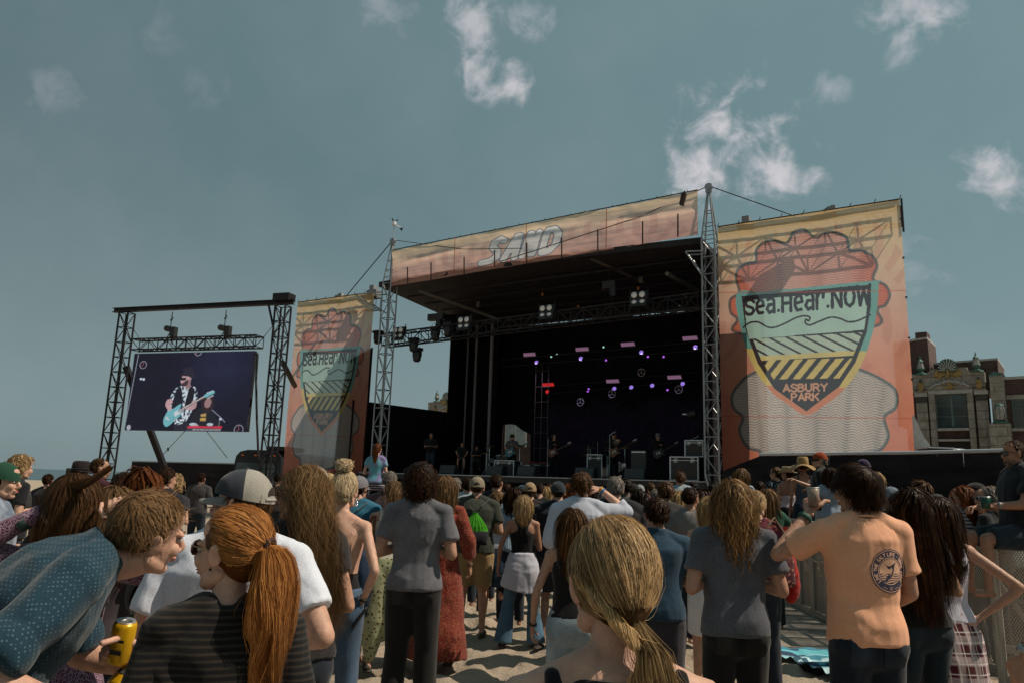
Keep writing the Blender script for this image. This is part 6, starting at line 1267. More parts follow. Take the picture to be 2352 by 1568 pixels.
        for sd in (-1, 1):
            sh, e, wr = J[sd]; r0 = ra[0] + .014; cp += [prim_ell(sh, r0 * 1.08)]
            cp += WP(chain([(sd * .055, -.02, 1.462 if fem else 1.488), (sd * sx * .85, -.015, shz + .016)], [.045 * ww, .058 * ww]))
            cp += [prim_cone(WJ((sd * sx * .55, -.005, shz - .10)), sh, .10 * ww, r0)]
            if kind in ('tee', 'polo'): k = sh + (e - sh) * (.66 if not fem else .45); cp += [prim_cone(sh, k, r0 * 1.02, r0 * 1.10)]
            elif kind == 'rolled': k = sh + (e - sh) * .86; dq = (e - sh) * .2; cp += [prim_cone(sh, k, r0 * 1.02, r0 * .98), prim_cone(k - dq, k, r0 * 1.12, r0 * 1.16), prim_cone(k - dq * .55, k + dq * .05, r0 * 1.2, r0 * 1.12)]
            elif kind == 'shirt': k = e + (wr - e) * .18; cp += chain([sh, e], [r0 * 1.02, ra[1] + .018]) + [prim_cone(e, k, ra[1] + .018, ra[1] + .017), prim_cone(k, k + (wr - e) * .12, ra[1] + .024, ra[1] + .022)]
            else: cp += chain([sh, e], [r0 * 1.02, ra[1] + .016]) + [prim_cone(e, wr, ra[1] + .016, ra[2] + .013)]
        if kind in ('shirt', 'polo', 'rolled'): cp += WP([prim_loft([(1.455, .088, .082, -.012), (1.50, .078, .076, -.014), (1.53 if not fem else 1.51, .068, .068, -.018)])])
        cl.append(('shirt' if kind != 'long' else 'top', cp, tm, 0.013 if kind != 'fit' else .003))
    elif kind in ('tank', 'racer', 'slip', 'crop', 'strap', 'vest'):
        z1 = {'tank': 1.36, 'vest': 1.452, 'racer': 1.33, 'slip': 1.22, 'crop': 1.30, 'strap': 1.12}[kind]; hem = 1.0 if kind != 'tank' else .97
        P = [(z, a * ww + .008, b * ww + .009, y) for z, a, b, y in T if z > hem + .02 and z < z1 - .02]; f = lambda z: [np.interp(z, [q[0] for q in T], [q[i] for q in T]) for i in (1, 2, 3)]
        a0, b0, y0 = f(hem); a1, b1, y1 = f(z1); P = [(hem, a0 * ww + .009, b0 * ww + .009, y0)] + P + [(z1, a1 * ww + .004 - (.04 if kind == 'racer' else 0), b1 * ww + .008, y1)]; cp = WP([prim_loft(P)])
        for sd in (-1, 1):
            sx0 = {'tank': .085, 'vest': .10, 'racer': .05, 'slip': .07, 'crop': .10, 'strap': .10}[kind] * ww; rr = {'tank': .020, 'vest': .015, 'racer': .03, 'slip': .0075, 'crop': .012, 'strap': .0065}[kind]
            pth = [(sd * sx0, y1 - b1 * ww - .004, z1 - .02), (sd * (sx0 + .01), -.085 * ww, 1.37), (sd * (sx0 + .008), -.045, 1.455 if fem else 1.48), (sd * sx0, .04, 1.44), (sd * sx0, b1 * ww * .95, 1.33)]
            if kind == 'racer': pth = [(sd * .03, y1 - b1 * ww + .006, 1.30), (sd * .035, -.086, 1.38), (sd * .075, -.042, 1.458), (sd * .085, .04, 1.44), (sd * .08, b1 * .95, 1.33)]
            cp += WP(chain(pth, [rr] * 5))
        cl.append(('tank_top', cp, tm, .004))
    elif kind == 'maxi':
        P = [(.06, .30, .24, .0), (.4, .25, .20, 0), (.75, .21, .16, 0), (.97, .175, .13, 0), (1.07, .14, .10, 0)] + [(z, a * ww + .018, b * ww + .018, y) for z, a, b, y in T if z > 1.1]
        cp = WP([prim_loft(P)])
        for sd in (-1, 1):
            sh, e, wr = J[sd]; cp += [prim_ell(sh, ra[0] + .028)] + chain([sh, e], [ra[0] + .026, ra[1] + .045]) + [prim_cone(e, e + (wr - e) * .62, ra[1] + .045, ra[2] + .03)] + WP(chain([(sd * .05, -.018, 1.462), (sd * sx * .85, -.014, shz + .014)], [.042, .055]))
        cl.append(('dress', cp, tm, .016))
    # lower
    bk = bot[0]; bm = cloth(bot[1], *bot[2:]) if len(bot) > 1 else None
    if bk in ('jeans', 'flare', 'shorts', 'pants', 'baggy', 'leggings'):
        wz = 1.0 if not fem else 1.03; f = lambda z: [np.interp(z, [q[0] for q in T], [q[i] for q in T]) for i in (1, 2, 3)]
        P = [(.80, .12, .10, -.01)] + [(z, f(z)[0] * ww + .013, f(z)[1] * ww + .013, f(z)[2]) for z in (.88, .94, wz)]; cp = [prim_loft(P), prim_ell((0, -.015, .86), (.10 * ww, .118 * (.6 + .4 * ww), .09))]
        for sd in (-1, 1):
            hip, kn, an = K_[sd]; ex = {'jeans': .014, 'flare': .012, 'shorts': .030, 'pants': .024, 'baggy': .05, 'leggings': .004}[bk]
            cp += [prim_ell(hip + (0, -.015, .0), (.098 * (.5 + .5 * ww) + ex * .6, .108, .10))]
            if bk == 'shorts': cp += [prim_cone(hip, kn + (hip - kn) * .12, .092 * (.5 + .5 * ww) + ex, .066 + ex)]
            elif bk == 'flare': cp += chain([hip, kn], [.088 + ex, .056 + ex]) + [prim_cone(kn, an * 1 + (0, 0, -.05), .056 + ex, .115)]
            elif bk == 'baggy': cp += chain([hip, kn * .9 + an * .1], [.095 + ex, .10 + ex]) + [prim_cone(kn * .9 + an * .1, an, .10 + ex, .045)]
            else: cp += chain([hip, kn], [.089 * (.5 + .5 * ww) + ex, .057 + ex]) + [prim_cone(kn, an + (0, 0, -.02), .057 + ex, .048 + ex)]
        cl.append(({'shorts': 'shorts', 'leggings': 'leggings'}.get(bk, 'trousers'), cp, bm, .006 if bk != 'leggings' else .002))
    elif bk in ('skirt', 'wrap'):
        z0 = .50 if bk == 'skirt' else .40; cp = [prim_loft([(z0, .205, .16, -.02), (.75, .198, .15, -.02), (.9, .19, .135, -.015), (1.04, .142, .108, 0)])]; cl.append(('skirt', cp, bm, .010))
        if bk == 'wrap' and len(bot) > 4: pass
    for nm, prims, mm, amp in cl: up_ = nm in ('shirt', 'top', 'tank_top', 'dress'); jobs.append((prims, vc if up_ else {0: .02, 1: .015, 2: .024}[lod], {0: 4, 1: 3, 2: 1}[lod] if up_ or lod == 2 else 2, {0: .8, 1: .65, 2: .6}[lod]))
    hb = []
    hst = hair[0]
    if hst not in ('none',):
        base_ = [prim_ell((0, -.019, .034), (.0785, .094, .092))]
        if cap and hst in ('short', 'buzz'): base_ = [prim_ell((0, -.02, .026), (.0775, .093, .085))]
        if hst == 'curly': base_ = [prim_ell((0, -.03, .05), (.108, .11, .105)), prim_ell((0, -.055, -.03), (.095, .075, .07))]
        elif hst in ('long', 'wavy', 'mid', 'bob', 'shag', 'half'):
            L_ = (hlen or {'long': .46, 'wavy': .42, 'bob': .25, 'mid': .32, 'shag': .34, 'half': .34}[hst]); zb = .06 - L_ * .9
            wq = 1.15 if hst in ('wavy', 'shag') else 1.0
            base_ += [prim_loft([(max(zb, -.34), .07 * wq, .03, -.125 if zb < -.25 else -.09), (-.16, .085 * wq, .045, -.085), (-.06, .082, .055, -.055), (.04, .078, .06, -.03)])]
            if zb < -.34: base_ += [prim_loft([(zb, .055 * wq, .012, -.155), (-.33, .075 * wq, .025, -.14)])]
        elif hst in ('pony', 'lowpony', 'bun', 'braidbun'): base_ = [prim_ell((0, -.019, .036), (.081, .098, .094)), prim_ell((0, -.05, -.02), (.065, .06, .06))]
        elif hst == 'buzz': base_ = [prim_ell((0, -.017, .033), (.0765, .093, .0905))]
        jobs.append(([(v @ Hd.T + hc, f) for v, f in base_], .009 if lod < 2 else .013, 1))
    res = remesh(jobs); 
    Vb, Fb = merge(res[:4]); link('body', fmesh('body', Vb * s, Fb, skinm, True), root)
    ci = 4; root_parts = {}
    for nm, prims, mm, amp in cl:
        V, F = res[ci]; ci += 1; V = displace_cloth(V, F, amp, int(rng.integers(1000)), 1.0); root_parts[nm] = link(nm, fmesh(nm, V * s, F, mm, True), root); root_parts[nm + '_vf'] = (V, F)
    if kind == 'tee' and lod < 2:
        b = MB(); b.tube([W([(.068 * math.cos(a), -.013 + .066 * math.sin(a), 1.488 - (.012 if fem else 0) - .014 * math.sin(a))])[0] * s for a in np.linspace(0, 6.2832, 21)], .0065, 6, False); b.build('collar', tm, root, True)
    if not sit and shoes and lod < 2:
        for sd in (-1, 1):
            an = K_[sd][2]; V, F = prim_ell(an + (sd * .01, .05, -.05), (.045, .135, .035)); b = MB(); b.add(V * s, F); b.box(np.array(an + (sd * .01, .05, -.078)) * s, (.085 * s, .25 * s, .02)); b.build('shoe', mat('shoe_' + shoes, srgb(shoes), .7), root, True)
    HM = lambda V: (np.asarray(V) @ Hd.T + hc) * s
    if hst not in ('none',):
        hcols = HC[hair[1]]; V, F = res[ci]; Nn = normals(V, F); loc = (V - hc) @ Hd
        Vh, Fh = V, F; colb = np.tile(np.array([*np.array(hcols[0]) * .9, 1]), (len(V), 1))
        # keep the face clear
        K__ = {0: 12, 1: 9, 2: 6}[lod]; n_ = {0: 4600, 1: 1050, 2: 280}[lod]; 
        if hst == 'curly': K__ = {0: 22, 1: 18, 2: 9}[lod]; n_ = int(n_ * .9)
        if hst in ('pony', 'lowpony', 'half', 'braidbun'): K__ = {0: 18, 1: 14, 2: 10}[lod]
        if hst == 'bun': K__ = 18
        if hst == 'buzz': K__ = 2; n_ = int(n_ * 1.2)
        if hst == 'short' and lod == 0: n_ = 9500
        if hst in ('short', 'quiff'): K__ = 5 if lod < 2 else 4
        if hst == 'braidbun': n_ = 9000
        PP, d_ = hair_strands('long' if hst == 'half' else hst, n_, K__ if hst != 'half' else {0: 12, 1: 9, 2: 6}[lod], rng, fem, hlen)
        if cap: kp = d_[:, 2] < .12; PP = PP[kp]; d_ = d_[kp]
        wd = {0: .0018, 1: .0052, 2: .0125}[lod] * (.7 if hst == 'braidbun' else 1)
        Vr, Fr, Cr_ = ribbons(PP, wd, rng, hcols[0], hcols[1], {'short': .35, 'quiff': .4, 'buzz': 0, 'curly': .0, 'wavy': .28, 'shag': .34, 'long': .12, 'mid': .16, 'bob': .18, 'half': .16}.get(hst, .12), .07 if lod == 0 else .08)
        Va = [loc * 1.0, Vr]; Fa = [Fh, Fr + len(loc)]; Ca = [colb, Cr_]
        if hst == 'half':
            P2, _ = hair_strands('half', n_ // 3, {0: 18, 1: 14, 2: 10}[lod], rng, fem, .2); m = P2[:, 0, 2] > .05; V2, F2, C2 = ribbons(P2[m], wd, rng, hcols[0], hcols[1], .1, .1); Fa.append(F2 + sum(map(len, Va))); Va.append(V2); Ca.append(C2)
        if beard:
            nb = n_ // 3; dd = rng.normal(size=(nb * 4, 3)); dd /= np.linalg.norm(dd, axis=1)[:, None]; dd = dd[(dd[:, 1] > -.1) & (dd[:, 2] < -.25)][:nb]; P3 = np.stack([np.array([0, .032, -.032]) + np.array([.062, .062, .088]) * dd * (1 + q * .1) + np.array([0, 0, -.01 * q]) for q in (0, .5, 1)], 1); V2, F2, C2 = ribbons(P3, wd, rng, *HC[beard]); Fa.append(F2 + sum(map(len, Va))); Va.append(V2); Ca.append(C2)
        VV = HM(np.concatenate(Va)); me = fmesh('hair', VV, np.concatenate([f if f.shape[1] == 4 else np.column_stack([f, f[:, :1]]) for f in Fa]), M_HAIR, True, np.concatenate(Ca)); soft_normals(me, VV, HM([(0, -.01, -.04)])[0], .28 if lod == 0 else .5); link('hair', me, root)
        if hst in ('pony', 'lowpony'):
            tie = {'pony': (0, -.122, .022), 'lowpony': (0, -.118, -.078)}[hst]; b = MB(); b.tube([HM([np.array(tie) + (.022 * math.cos(a), 0, .022 * math.sin(a))])[0] for a in np.linspace(0, 6.28, 13)], .0075 * s, 6); b.build('hair_tie', mat('dark_hair_tie', (.03, .012, .012), .8), root, True)
    # face details for heads that show their face
    if not noface and lod < 2:
        for sd in (-1, 1):
            b = MB(); V, F = prim_ell((sd * .028, .082, .0), (.0125, .009, .007)); b.add(HM(V), F); b.build('eye', mat('eye_white', (.5, .48, .45), .25), root, True)
            b = MB(); V, F = prim_ell((sd * .028, .0895, .0), (.005, .003, .005)); b.add(HM(V), F); b.build('iris', mat('iris_dark', (.03, .02, .015), .2), root, True)
            b = MB(); b.tube([HM([p_])[0] for p_ in ((sd * .012, .094, .018), (sd * .03, .090, .024), (sd * .046, .078, .018))], [.003, .0035, .002], 5); b.build('eyebrow', mat('brow_' + hair[1], HC[hair[1]][0], .8), root)
        b = MB(); V, F = prim_ell((0, .091, -.0585), (.022, .0085, .0045)); b.add(HM(V), F); V, F = prim_ell((0, .090, -.067), (.018, .0085, .005)); b.add(HM(V), F); b.build('lips', mat('lips_%d' % tone, tuple(q * f for q, f in zip((.52, .30, .215) if tone == 0 else (.42, .2, .14), (.8, .5, .5))), .4), root, True)
    if cap: make_cap(root, HM, cap, s)
    if glasses: make_glasses(root, HM, glasses, s)
    pr = Person(); pr.root = root; pr.s = s; pr.J = J; pr.HM = HM; pr.WJ = WJ; pr.parts = root_parts; pr.hc = hc; pr.Hd = Hd; pr.yaw = yaw; pr.pos = pos; pr.base = base; pr.W = W; pr.K_ = K_; pr.T = T; pr.w = ww
    return pr
def make_cap(root, HM, spec, s):
    kind, col = spec[0], spec[1]; c2 = spec[2] if len(spec) > 2 else col; m = cloth(col); m2 = cloth(c2); back = kind == 'back'; sg = -1 if back else 1
    C = np.array([0, -.012, .038]); R = np.array([.091, .112, .109]); tilt = .10
    V = []; nu, nv = 24, 9
    for i in range(nv):
        t = math.pi / 2 * i / (nv - 1)
        for k in range(nu): a = 2 * math.pi * k / nu; z = math.sin(t); V.append(C + R * np.array([math.cos(a) * math.cos(t), math.sin(a) * math.cos(t), z * (1 if z < .95 else .98)]) + (0, 0, -.015 + .02 * (1 - z) * math.sin(a) * sg))
    F = [[i * nu + k, i * nu + (k + 1) % nu, (i + 1) * nu + (k + 1) % nu, (i + 1) * nu + k] for i in range(nv - 1) for k in range(nu)]
    F1 = [f for f in F if math.sin(2 * math.pi * ((f[0] % nu) + .5) / nu) * sg > -.2]; F2 = [f for f in F if f not in F1]
    if back: F2, F1 = F1, F2
    if kind in ('front', 'back'):
        if kind == 'back': # opening above the strap
            pass
        b = MB(); b.add(HM(V), F1); crown = b.build('cap', m, root, True)
        b = MB(); b.add(HM(V), F2); b.build('cap_back', m2 if not back else m, root, True)
        b = MB(); pts = []
        for j, q in enumerate((0, 1)):
            for k in range(11):
                a = rad(20 + 14 * k); e = np.array([math.cos(a) * .084, math.sin(a) * .10, 0]); L = .072 * math.sin(math.pi * k / 10) ** .6 * q; pts.append(C + (e[0] * (1 + .05 * q), sg * (e[1] + L), -.012 - .012 * q - .018 * abs(math.cos(a)) * q - .0))
        F3 = [[k, k + 1, 12 + k, 11 + k] for k in range(10)]; P2 = [p - (0, 0, .004) for p in pts]; F4 = [[f + 22 for f in q][::-1] for q in F3] + [[11 + k, 12 + k, 34 + k, 33 + k] for k in range(10)]
        b.add(HM(pts + P2), F3 + F4); b.build('brim', m if kind == 'back' or len(spec) < 4 else cloth(spec[3]), root, True)
        b = MB(); V_, F_ = prim_ell(C + (0, 0, .092), (.009, .009, .005)); b.add(HM(V_), F_); b.build('cap_button', m, root, True)
        if back or len(spec) > 4:
            yy = -.108 if not back else .107
        if kind == 'back':   # seen from behind nothing but brim would show: dark arch with strap on the side facing forward
            pass
        if kind == 'front':
            b = MB(); arc = [C + (.034 * math.cos(a), -.102 - .004 * 0, -.008 + .036 * math.sin(a)) for a in np.linspace(0, math.pi, 9)]; b.add(HM(arc + [C + (0, -.112, 0.0)]), [[k, k + 1, 9] for k in range(8)]); b.build('cap_gap', mat('cap_gap_hair', (.025, .015, .01), .9), root); b = MB(); b.tube([HM([C + (.088 * math.sin(a), -.109 * math.cos(a), -.02)])[0] for a in np.linspace(-.5, .5, 7)], .007, 5); b.build('cap_strap', m2, root)
    else:
        top = .10 if kind != 'straw' else .115; rb = {'fedora': .062, 'hat': .05, 'straw': .115, 'flat': .02}[kind]; prof = [(1.0, -.012), (1.0, .03), (.93, top * .8), (.78, top), (.3, top * (.92 if kind == 'fedora' else 1.02)), (.02, top * .88)]
        V = []; 
        for r, z in prof: V += [C + (.092 * r * math.cos(a), .112 * r * math.sin(a), z) for a in np.linspace(0, 2 * math.pi, 24, endpoint=False)]
        F = [[i * 24 + k, i * 24 + (k + 1) % 24, i * 24 + 24 + (k + 1) % 24, i * 24 + 24 + k] for i in range(len(prof) - 1) for k in range(24)]; b = MB(); b.add(HM(V), F); b.build('hat_crown', m, root, True)
        V = []; rr = random.Random(int(rb * 999))
        for r in (0, .35, .7, 1.0): V += [C + ((.092 + rb * r) * math.cos(a), (.112 + rb * r) * math.sin(a), -.012 + (.02 if kind == 'fedora' else -.03) * r * abs(math.cos(a)) ** 2 - (.05 * r * r if kind == 'straw' else 0) + (.035 * r * math.sin(3 * a + 1) if kind == 'straw' else 0)) for a in np.linspace(0, 2 * math.pi, 24, endpoint=False)]
        n4 = len(V); V2 = [v - (0, 0, .004) for v in V]; F = [[i * 24 + k, i * 24 + (k + 1) % 24, i * 24 + 24 + (k + 1) % 24, i * 24 + 24 + k] for i in range(3) for k in range(24)]; b = MB(); b.add(HM(V + V2), F + [[q + n4 for q in f][::-1] for f in F] + [[72 + k, 72 + (k + 1) % 24, n4 + 72 + (k + 1) % 24, n4 + 72 + k] for k in range(24)]); b.build('hat_brim', m, root, True)
        if kind in ('fedora', 'hat'): b = MB(); b.tube([HM([C + (.0935 * math.cos(a), .1135 * math.sin(a), .004)])[0] for a in np.linspace(0, 6.283, 20)], .010, 6); b.build('hat_band', m2, root, True)
def make_glasses(root, HM, kind, s):
    m = mat('sunglass_lens', (.012, .008, .008), .08, .2, spec=.9) if kind != 'aviator' else mat('brown_lens', (.06, .022, .015), .08, .2, spec=.9); fm = mat('black_frame', (.01, .01, .01), .3) if kind == 'dark' else mat('gold_wire', (.55, .32, .18), .25, .9) if kind == 'aviator' else mat('clear_frame', (.4, .4, .42), .2)
    y0, z0 = (.103, .003) if kind != 'top' else (.075, .118)
    if kind == 'top': fm = mat('black_frame', (.01, .01, .01), .3)
    b = MB()
    for sd in (-1, 1):
        lp = []
        for k in range(12): a = k / 12 * 2 * math.pi; lp.append(np.array([sd * .033 + .025 * math.cos(a), y0 - abs(sd * .033 + .025 * math.cos(a)) * .22, z0 + .020 * math.sin(a) - .004 * math.cos(a) * sd]))
        b.add(HM(lp + [p - (0, .003, 0) for p in lp]), [list(range(12)), list(range(12, 24))[::-1]] + [[k, (k + 1) % 12, 12 + (k + 1) % 12, 12 + k] for k in range(12)])
    g = b.build('sunglasses', m, root); b = MB()
    for sd in (-1, 1):
        b.tube([HM([p])[0] for p in ((sd * .058, y0 - .012, z0 + .008), (sd * .075, y0 - .06, z0 + .006), (sd * .082, y0 - .105, z0 + .0))], .0016 if kind == 'aviator' else .0032, 5)
        b.tube([HM([(sd * .033 + .025 * math.cos(a), y0 + .001 - abs(sd * .033 + .025 * math.cos(a)) * .22, z0 + .020 * math.sin(a))])[0] for a in np.linspace(0, 6.283, 13)], .0014 if kind == 'aviator' else .003, 4)
    b.tube([HM([p])[0] for p in ((-.01, y0, z0 + .006), (.01, y0, z0 + .006))], .002, 4); b.build('frame', fm, g)
def decal(pr, part, im_m, cx, cz, w, h, side=-1, rx=0, n=16):
    """flat print laid onto the cloth: rays shot at the garment in its own frame"""
    V, F = pr.parts[part + '_vf']; bv = BVHTree.FromPolygons([tuple(v) for v in V], [tuple(map(int, f)) for f in F]); pts = []; 
    for j in range(n + 1):
        for i in range(n + 1):
            X = cx + w * (i / n - .5) * (1 if side < 0 else -1); Z = cz + h * (.5 - j / n); hit = bv.ray_cast(Vector((X, side * .8, Z)), Vector((0, -side, 0)), 1.2)
            pts.append(np.array(hit[0]) + np.array(hit[1]) * .0025 + (0, side * .002, 0) if hit[0] is not None else np.array([X, pts[-1][1] if pts else side * .12, Z]))
    i = (np.arange(n)[:, None] * (n + 1) + np.arange(n)).ravel(); F = np.stack([i, i + 1, i + n + 2, i + n + 1], 1)[:, ::-1 if side < 0 else 1]
    me = fmesh('shirt_print', np.array(pts) * pr.s, F, im_m, True); uv = me.uv_layers.new(name='UVMap'); li = F.ravel(); uv.data.foreach_set('uv', np.stack([(li % (n + 1)) / n, 1 - (li // (n + 1)) / n], 1).astype(np.float32).ravel()); return link('shirt_print', me, pr.root)
# ------------------------------------------------------------------ the crowd (x, top of head on the 2352-wide view; distance in metres)
A = make_person
HD = {}
# --- nearest people
lm = A('man in dark teal dotted shirt leaning right with rolled sleeve', pos=(-1.37, 2.05), h=1.76, yaw=-60, lean=50, hy=20, hp=-34, tone=0, lod=0, w=1.12, top_=('rolled', '14303e', 'dots', '6c8894', 1.15), bot=('jeans', '232a38', 'denim'), hair=('short', 'light'),
       arms=(((.08, .05, -.27), (-.05, .26, -.30)), ((.15, -.17, -.17), (.12, .08, -.30))), hlen=.026)
rh = A('redhead woman in aviator sunglasses with long wavy ponytail', 545, 1142, 1.95, sex='f', yaw=22, hy=52, hp=-3, tone=0, lod=0, top_=('long', '0b0a0b', 'thinlines', '2a241f', 1.3), hair=('pony', 'red'), glasses='aviator', arms=('front', 'front'), hlen=.42)
tc = A('man in white tee and grey mesh trucker cap facing left', 562, 1054, 2.7, yaw=8, hy=78, tone=0, lod=0, w=1.22, top_=('tee', 'c4c8d4'), hair=('short', 'brown'), cap=('front', '30343c', '8c8880', '7d7874'), arms=('front', ((.14, -.10, -.24), (-.05, .12, -.30))), beard=None)
lc = A('woman with very long wavy brown hair seen left of the bun', 700, 1058, 3.35, sex='f', yaw=35, hy=52, tone=1, lod=0, top_=('tee', '2a2626'), hair=('wavy', 'dirty'), glasses='aviator', hlen=.58)
pw = A('woman in purple paisley shirt tying up her brown hair', 180, 1078, 2.85, sex='f', yaw=0, tone=0, lod=0, top_=('long', '4a2038', 'paisley', '8a7484', 1.3), hair=('mid', 'brown'), hlen=.24,
       arms=(((.16, -.12, .05), (-.085, -.05, .20)), ((.19, -.02, -.02), (.085, -.09, .17))), handdir=(((-1, .1, -.12), (0, -.4, 1)), ((-.35, 0, 1), (.25, -1, 0))), hands=(.18, .75))
bb = A('blonde woman with low looped braid in the nearest middle', 1408, 1168, 1.42, sex='f', w=1.16, yaw=4, hy=14, tone=0, lod=0, top_=('vest', '0e0c10'), hair=('braidbun', 'streak'), arms=('down', 'down'), hlen=.20)
pm = A('man in peach tee with round marlin print drinking', 1968, 1060, 3.95, yaw=2, hy=42, tone=1, lod=0, w=.93, top_=('tee', 'd49c7c'), bot=('jeans', '141c26', 'denim'), hair=('short', 'dark'), hlen=.085,
       arms=(((.19, .16, -.13), (-.03, .25, .09)), ((.05, .0, -.285), (-.05, .18, -.40))), handdir=(((-.3, .5, .8), (.6, -.6, .3)), None), hands=(.8, .4))
lh = A('woman with very long dark brown hair and black top', 2088, 1113, 4.65, sex='f', yaw=8, tone=1, lod=1, top_=('tee', '12100f'), bot=('jeans', '142028', 'denim'), hair=('long', 'dark'), hlen=.66)
wt_ = A('woman in white tank with plaid shirt round her waist', 2152, 1132, 4.75, sex='f', yaw=-4, tone=1, lod=1, top_=('tank', 'b4b0be'), bot=('wrap', '4a1420', 'plaid', 'b8a8a8'), hair=('long', 'dark'), hlen=.42, arms=('down', 'hip'), legs=((0, 0), (.12, .05)))
sm_ = A('man seated on the barrier in dark tee holding a cup', pos=(4.72, 6.92), h=1.74, base=.47, sit=True, yaw=82, tone=2, lod=1, w=1.25, top_=('polo', '10161c'), bot=('shorts', '1c2630'), hair=('buzz', 'brown'), glasses='dark', arms=(((.06, .12, -.26), (.0, .34, -.28)), ((.06, .05, -.28), (.02, .30, -.30))), hands=(.8, .8), beard='gray')
wm = A('person at the right edge with a metal watch on the forearm', pos=(2.31, 2.70), h=1.80, yaw=5, tone=1, lod=1, top_=('tee', '30302e'), hair=('short', 'brown'), arms=(((.20, .03, -.10), (.24, .12, -.34)), 'front'))
# --- middle distance
bw = A('woman with messy blonde top bun and bare back', 795, 1055, 4.75, sex='f', yaw=-8, tone=0, lod=1, top_=('strap', '0f0d10'), bot=('jeans', '3a4c60', 'denim'), hair=('bun', 'white_blond'), arms=('down', ((.12, -.12, -.25), (.02, -.02, -.44))))
cg = A('man with dark curly hair in heather grey tee', 968, 1062, 5.45, yaw=-3, tone=1, lod=1, w=.97, top_=('tee', '5c5c62', 'melange'), bot=('pants', '1a1819'), hair=('curly', 'dark'), arms=('front', 'front'), shoes='1a1715')
gt = A('man with shoulder length wavy hair in dark grey tee', 1680, 1093, 4.3, yaw=0, tone=1, lod=1, w=.93, top_=('tee', '4a4c54', 'melange'), bot=('jeans', '141314'), hair=('shag', 'dirty'), arms=('front', 'front'), hlen=.33)
ns = A('short haired man in navy dotted collared shirt', 1508, 1135, 5.1, yaw=3, tone=1, lod=1, w=1.02, top_=('polo', '20384a', 'dots', '4a6474', .9), bot=('shorts', '35333a'), hair=('short', 'dark'), arms=('front', 'front'))
tw = A('brown haired woman in black tank just left of the braid', 1318, 1158, 4.9, sex='f', yaw=-5, hy=-15, tone=1, lod=1, top_=('tank', '121012'), bot=('jeans', '7c8890', 'denim'), hair=('mid', 'brown'), arms=('out', 'front'), hlen=.34)
mx_ = A('woman in long red patterned dress with straight hair', 1022, 1086, 7.3, sex='f', yaw=-4, hy=14, tone=1, lod=1, top_=('maxi', '641510', 'paisley', '7c4632', .6), bot=('none',), hair=('mid', 'light'), arms=('down', 'out'), hlen=.34, shoes='3a2a20')
fp = A('woman in white tank and floral wrap trousers with sunglasses', 904, 1099, 7.0, sex='f', yaw=10, hy=62, tone=1, lod=1, top_=('tank', 'b0aaa0'), bot=('baggy', '8e9070', 'floral', '4a3a22', 1.9), hair=('half', 'light'), glasses='dark', arms=('front', 'front'), hlen=.34)
gb = A('man in olive tee and tan cap with green drawstring bag', 1097, 1086, 8.6, yaw=0, tone=1, lod=1, w=1.22, top_=('tee', '30332c'), bot=('shorts', '8a7450'), hair=('short', 'brown'), cap=('front', '6c6450', '746a58'), arms=('front', 'front'), shoes='3a3a22', hlen=.02)
sb = A('short haired woman in white tank and denim skirt', 1143, 1121, 9.3, sex='f', yaw=-6, tone=1, lod=2, top_=('tank', 'a8aab4'), bot=('skirt', '1c2f40', 'denim'), hair=('short', 'light'), arms=('front', 'out'))
fj = A('blonde bobbed woman in flared jeans with white wrap at waist', 1203, 1132, 8.2, sex='f', yaw=0, tone=2, lod=1, top_=('racer', '0e0c0e'), bot=('flare', '3c586c', 'denim'), hair=('bob', 'blond'), arms=('out', 'front2'), legs=((-.09, 0), (.09, 0)), glasses='top')
ws_ = A('man in white shirt shading his eyes with one hand', 1336, 1079, 6.9, yaw=-4, tone=0, lod=1, w=1.15, top_=('shirt', 'a6aab8'), bot=('shorts', '5a5a60'), hair=('short', 'brown'), arms=('front', ((.21, .10, .0), (-.03, .13, .19))), handdir=(None, ((-1, .1, .15), (0, -.5, 1))), hlen=.06)
ub = A('stocky man in black band tee with short grey hair', 1414, 1088, 7.4, yaw=0, tone=1, lod=1, w=1.3, top_=('tee', '1a1c20'), bot=('jeans', '20242c', 'denim'), hair=('short', 'gray'), hlen=.02, arms=('out', 'out'))
nc = A('man in navy tee and dark teal cap', 1283, 1097, 8.4, yaw=0, tone=1, lod=2, w=1.3, top_=('tee', '12151e'), bot=('shorts', '2a2a2e'), hair=('buzz', 'brown'), cap=('front', '1a242a'))
lb = A('woman in black tank with blonde bob left of the wavy haired man', 1628, 1133, 6.4, sex='f', yaw=0, tone=1, lod=1, top_=('tank', '100e10'), bot=('shorts', 'c0c0c4'), hair=('bob', 'blond'), arms=('out', 'front'))
gy = A('brown haired man in two tone charcoal shirt', 1528, 1100, 8.0, yaw=2, tone=1, lod=2, w=1.05, top_=('polo', '2e2c2c'), bot=('jeans', '232834', 'denim'), hair=('short', 'brown'), hlen=.05)
lw = A('woman with long straight blonde hair and white tee', 1560, 1120, 8.6, sex='f', yaw=-10, tone=0, lod=2, top_=('tee', 'a8a8ac'), hair=('long', 'blond'), hlen=.36)
sg = A('man in pale grey tee with sunglasses pushed up on his head', 1586, 1113, 7.6, yaw=-20, hy=-35, tone=2, lod=2, top_=('tee', '6e6a68'), hair=('short', 'dark'), glasses='top', hlen=.02)
db = A('dark haired person right behind the pale grey tee man', 1610, 1119, 9.2, sex='f', tone=1, lod=2, top_=('tee', '201e20'), hair=('bob', 'dark'))
lt = A('tall man in light blue tee by the silver edged case', 1563, 1079, 13.0, tone=0, lod=2, w=1.15, top_=('tee', '7c8c98'), hair=('short', 'brown'), base=.12)
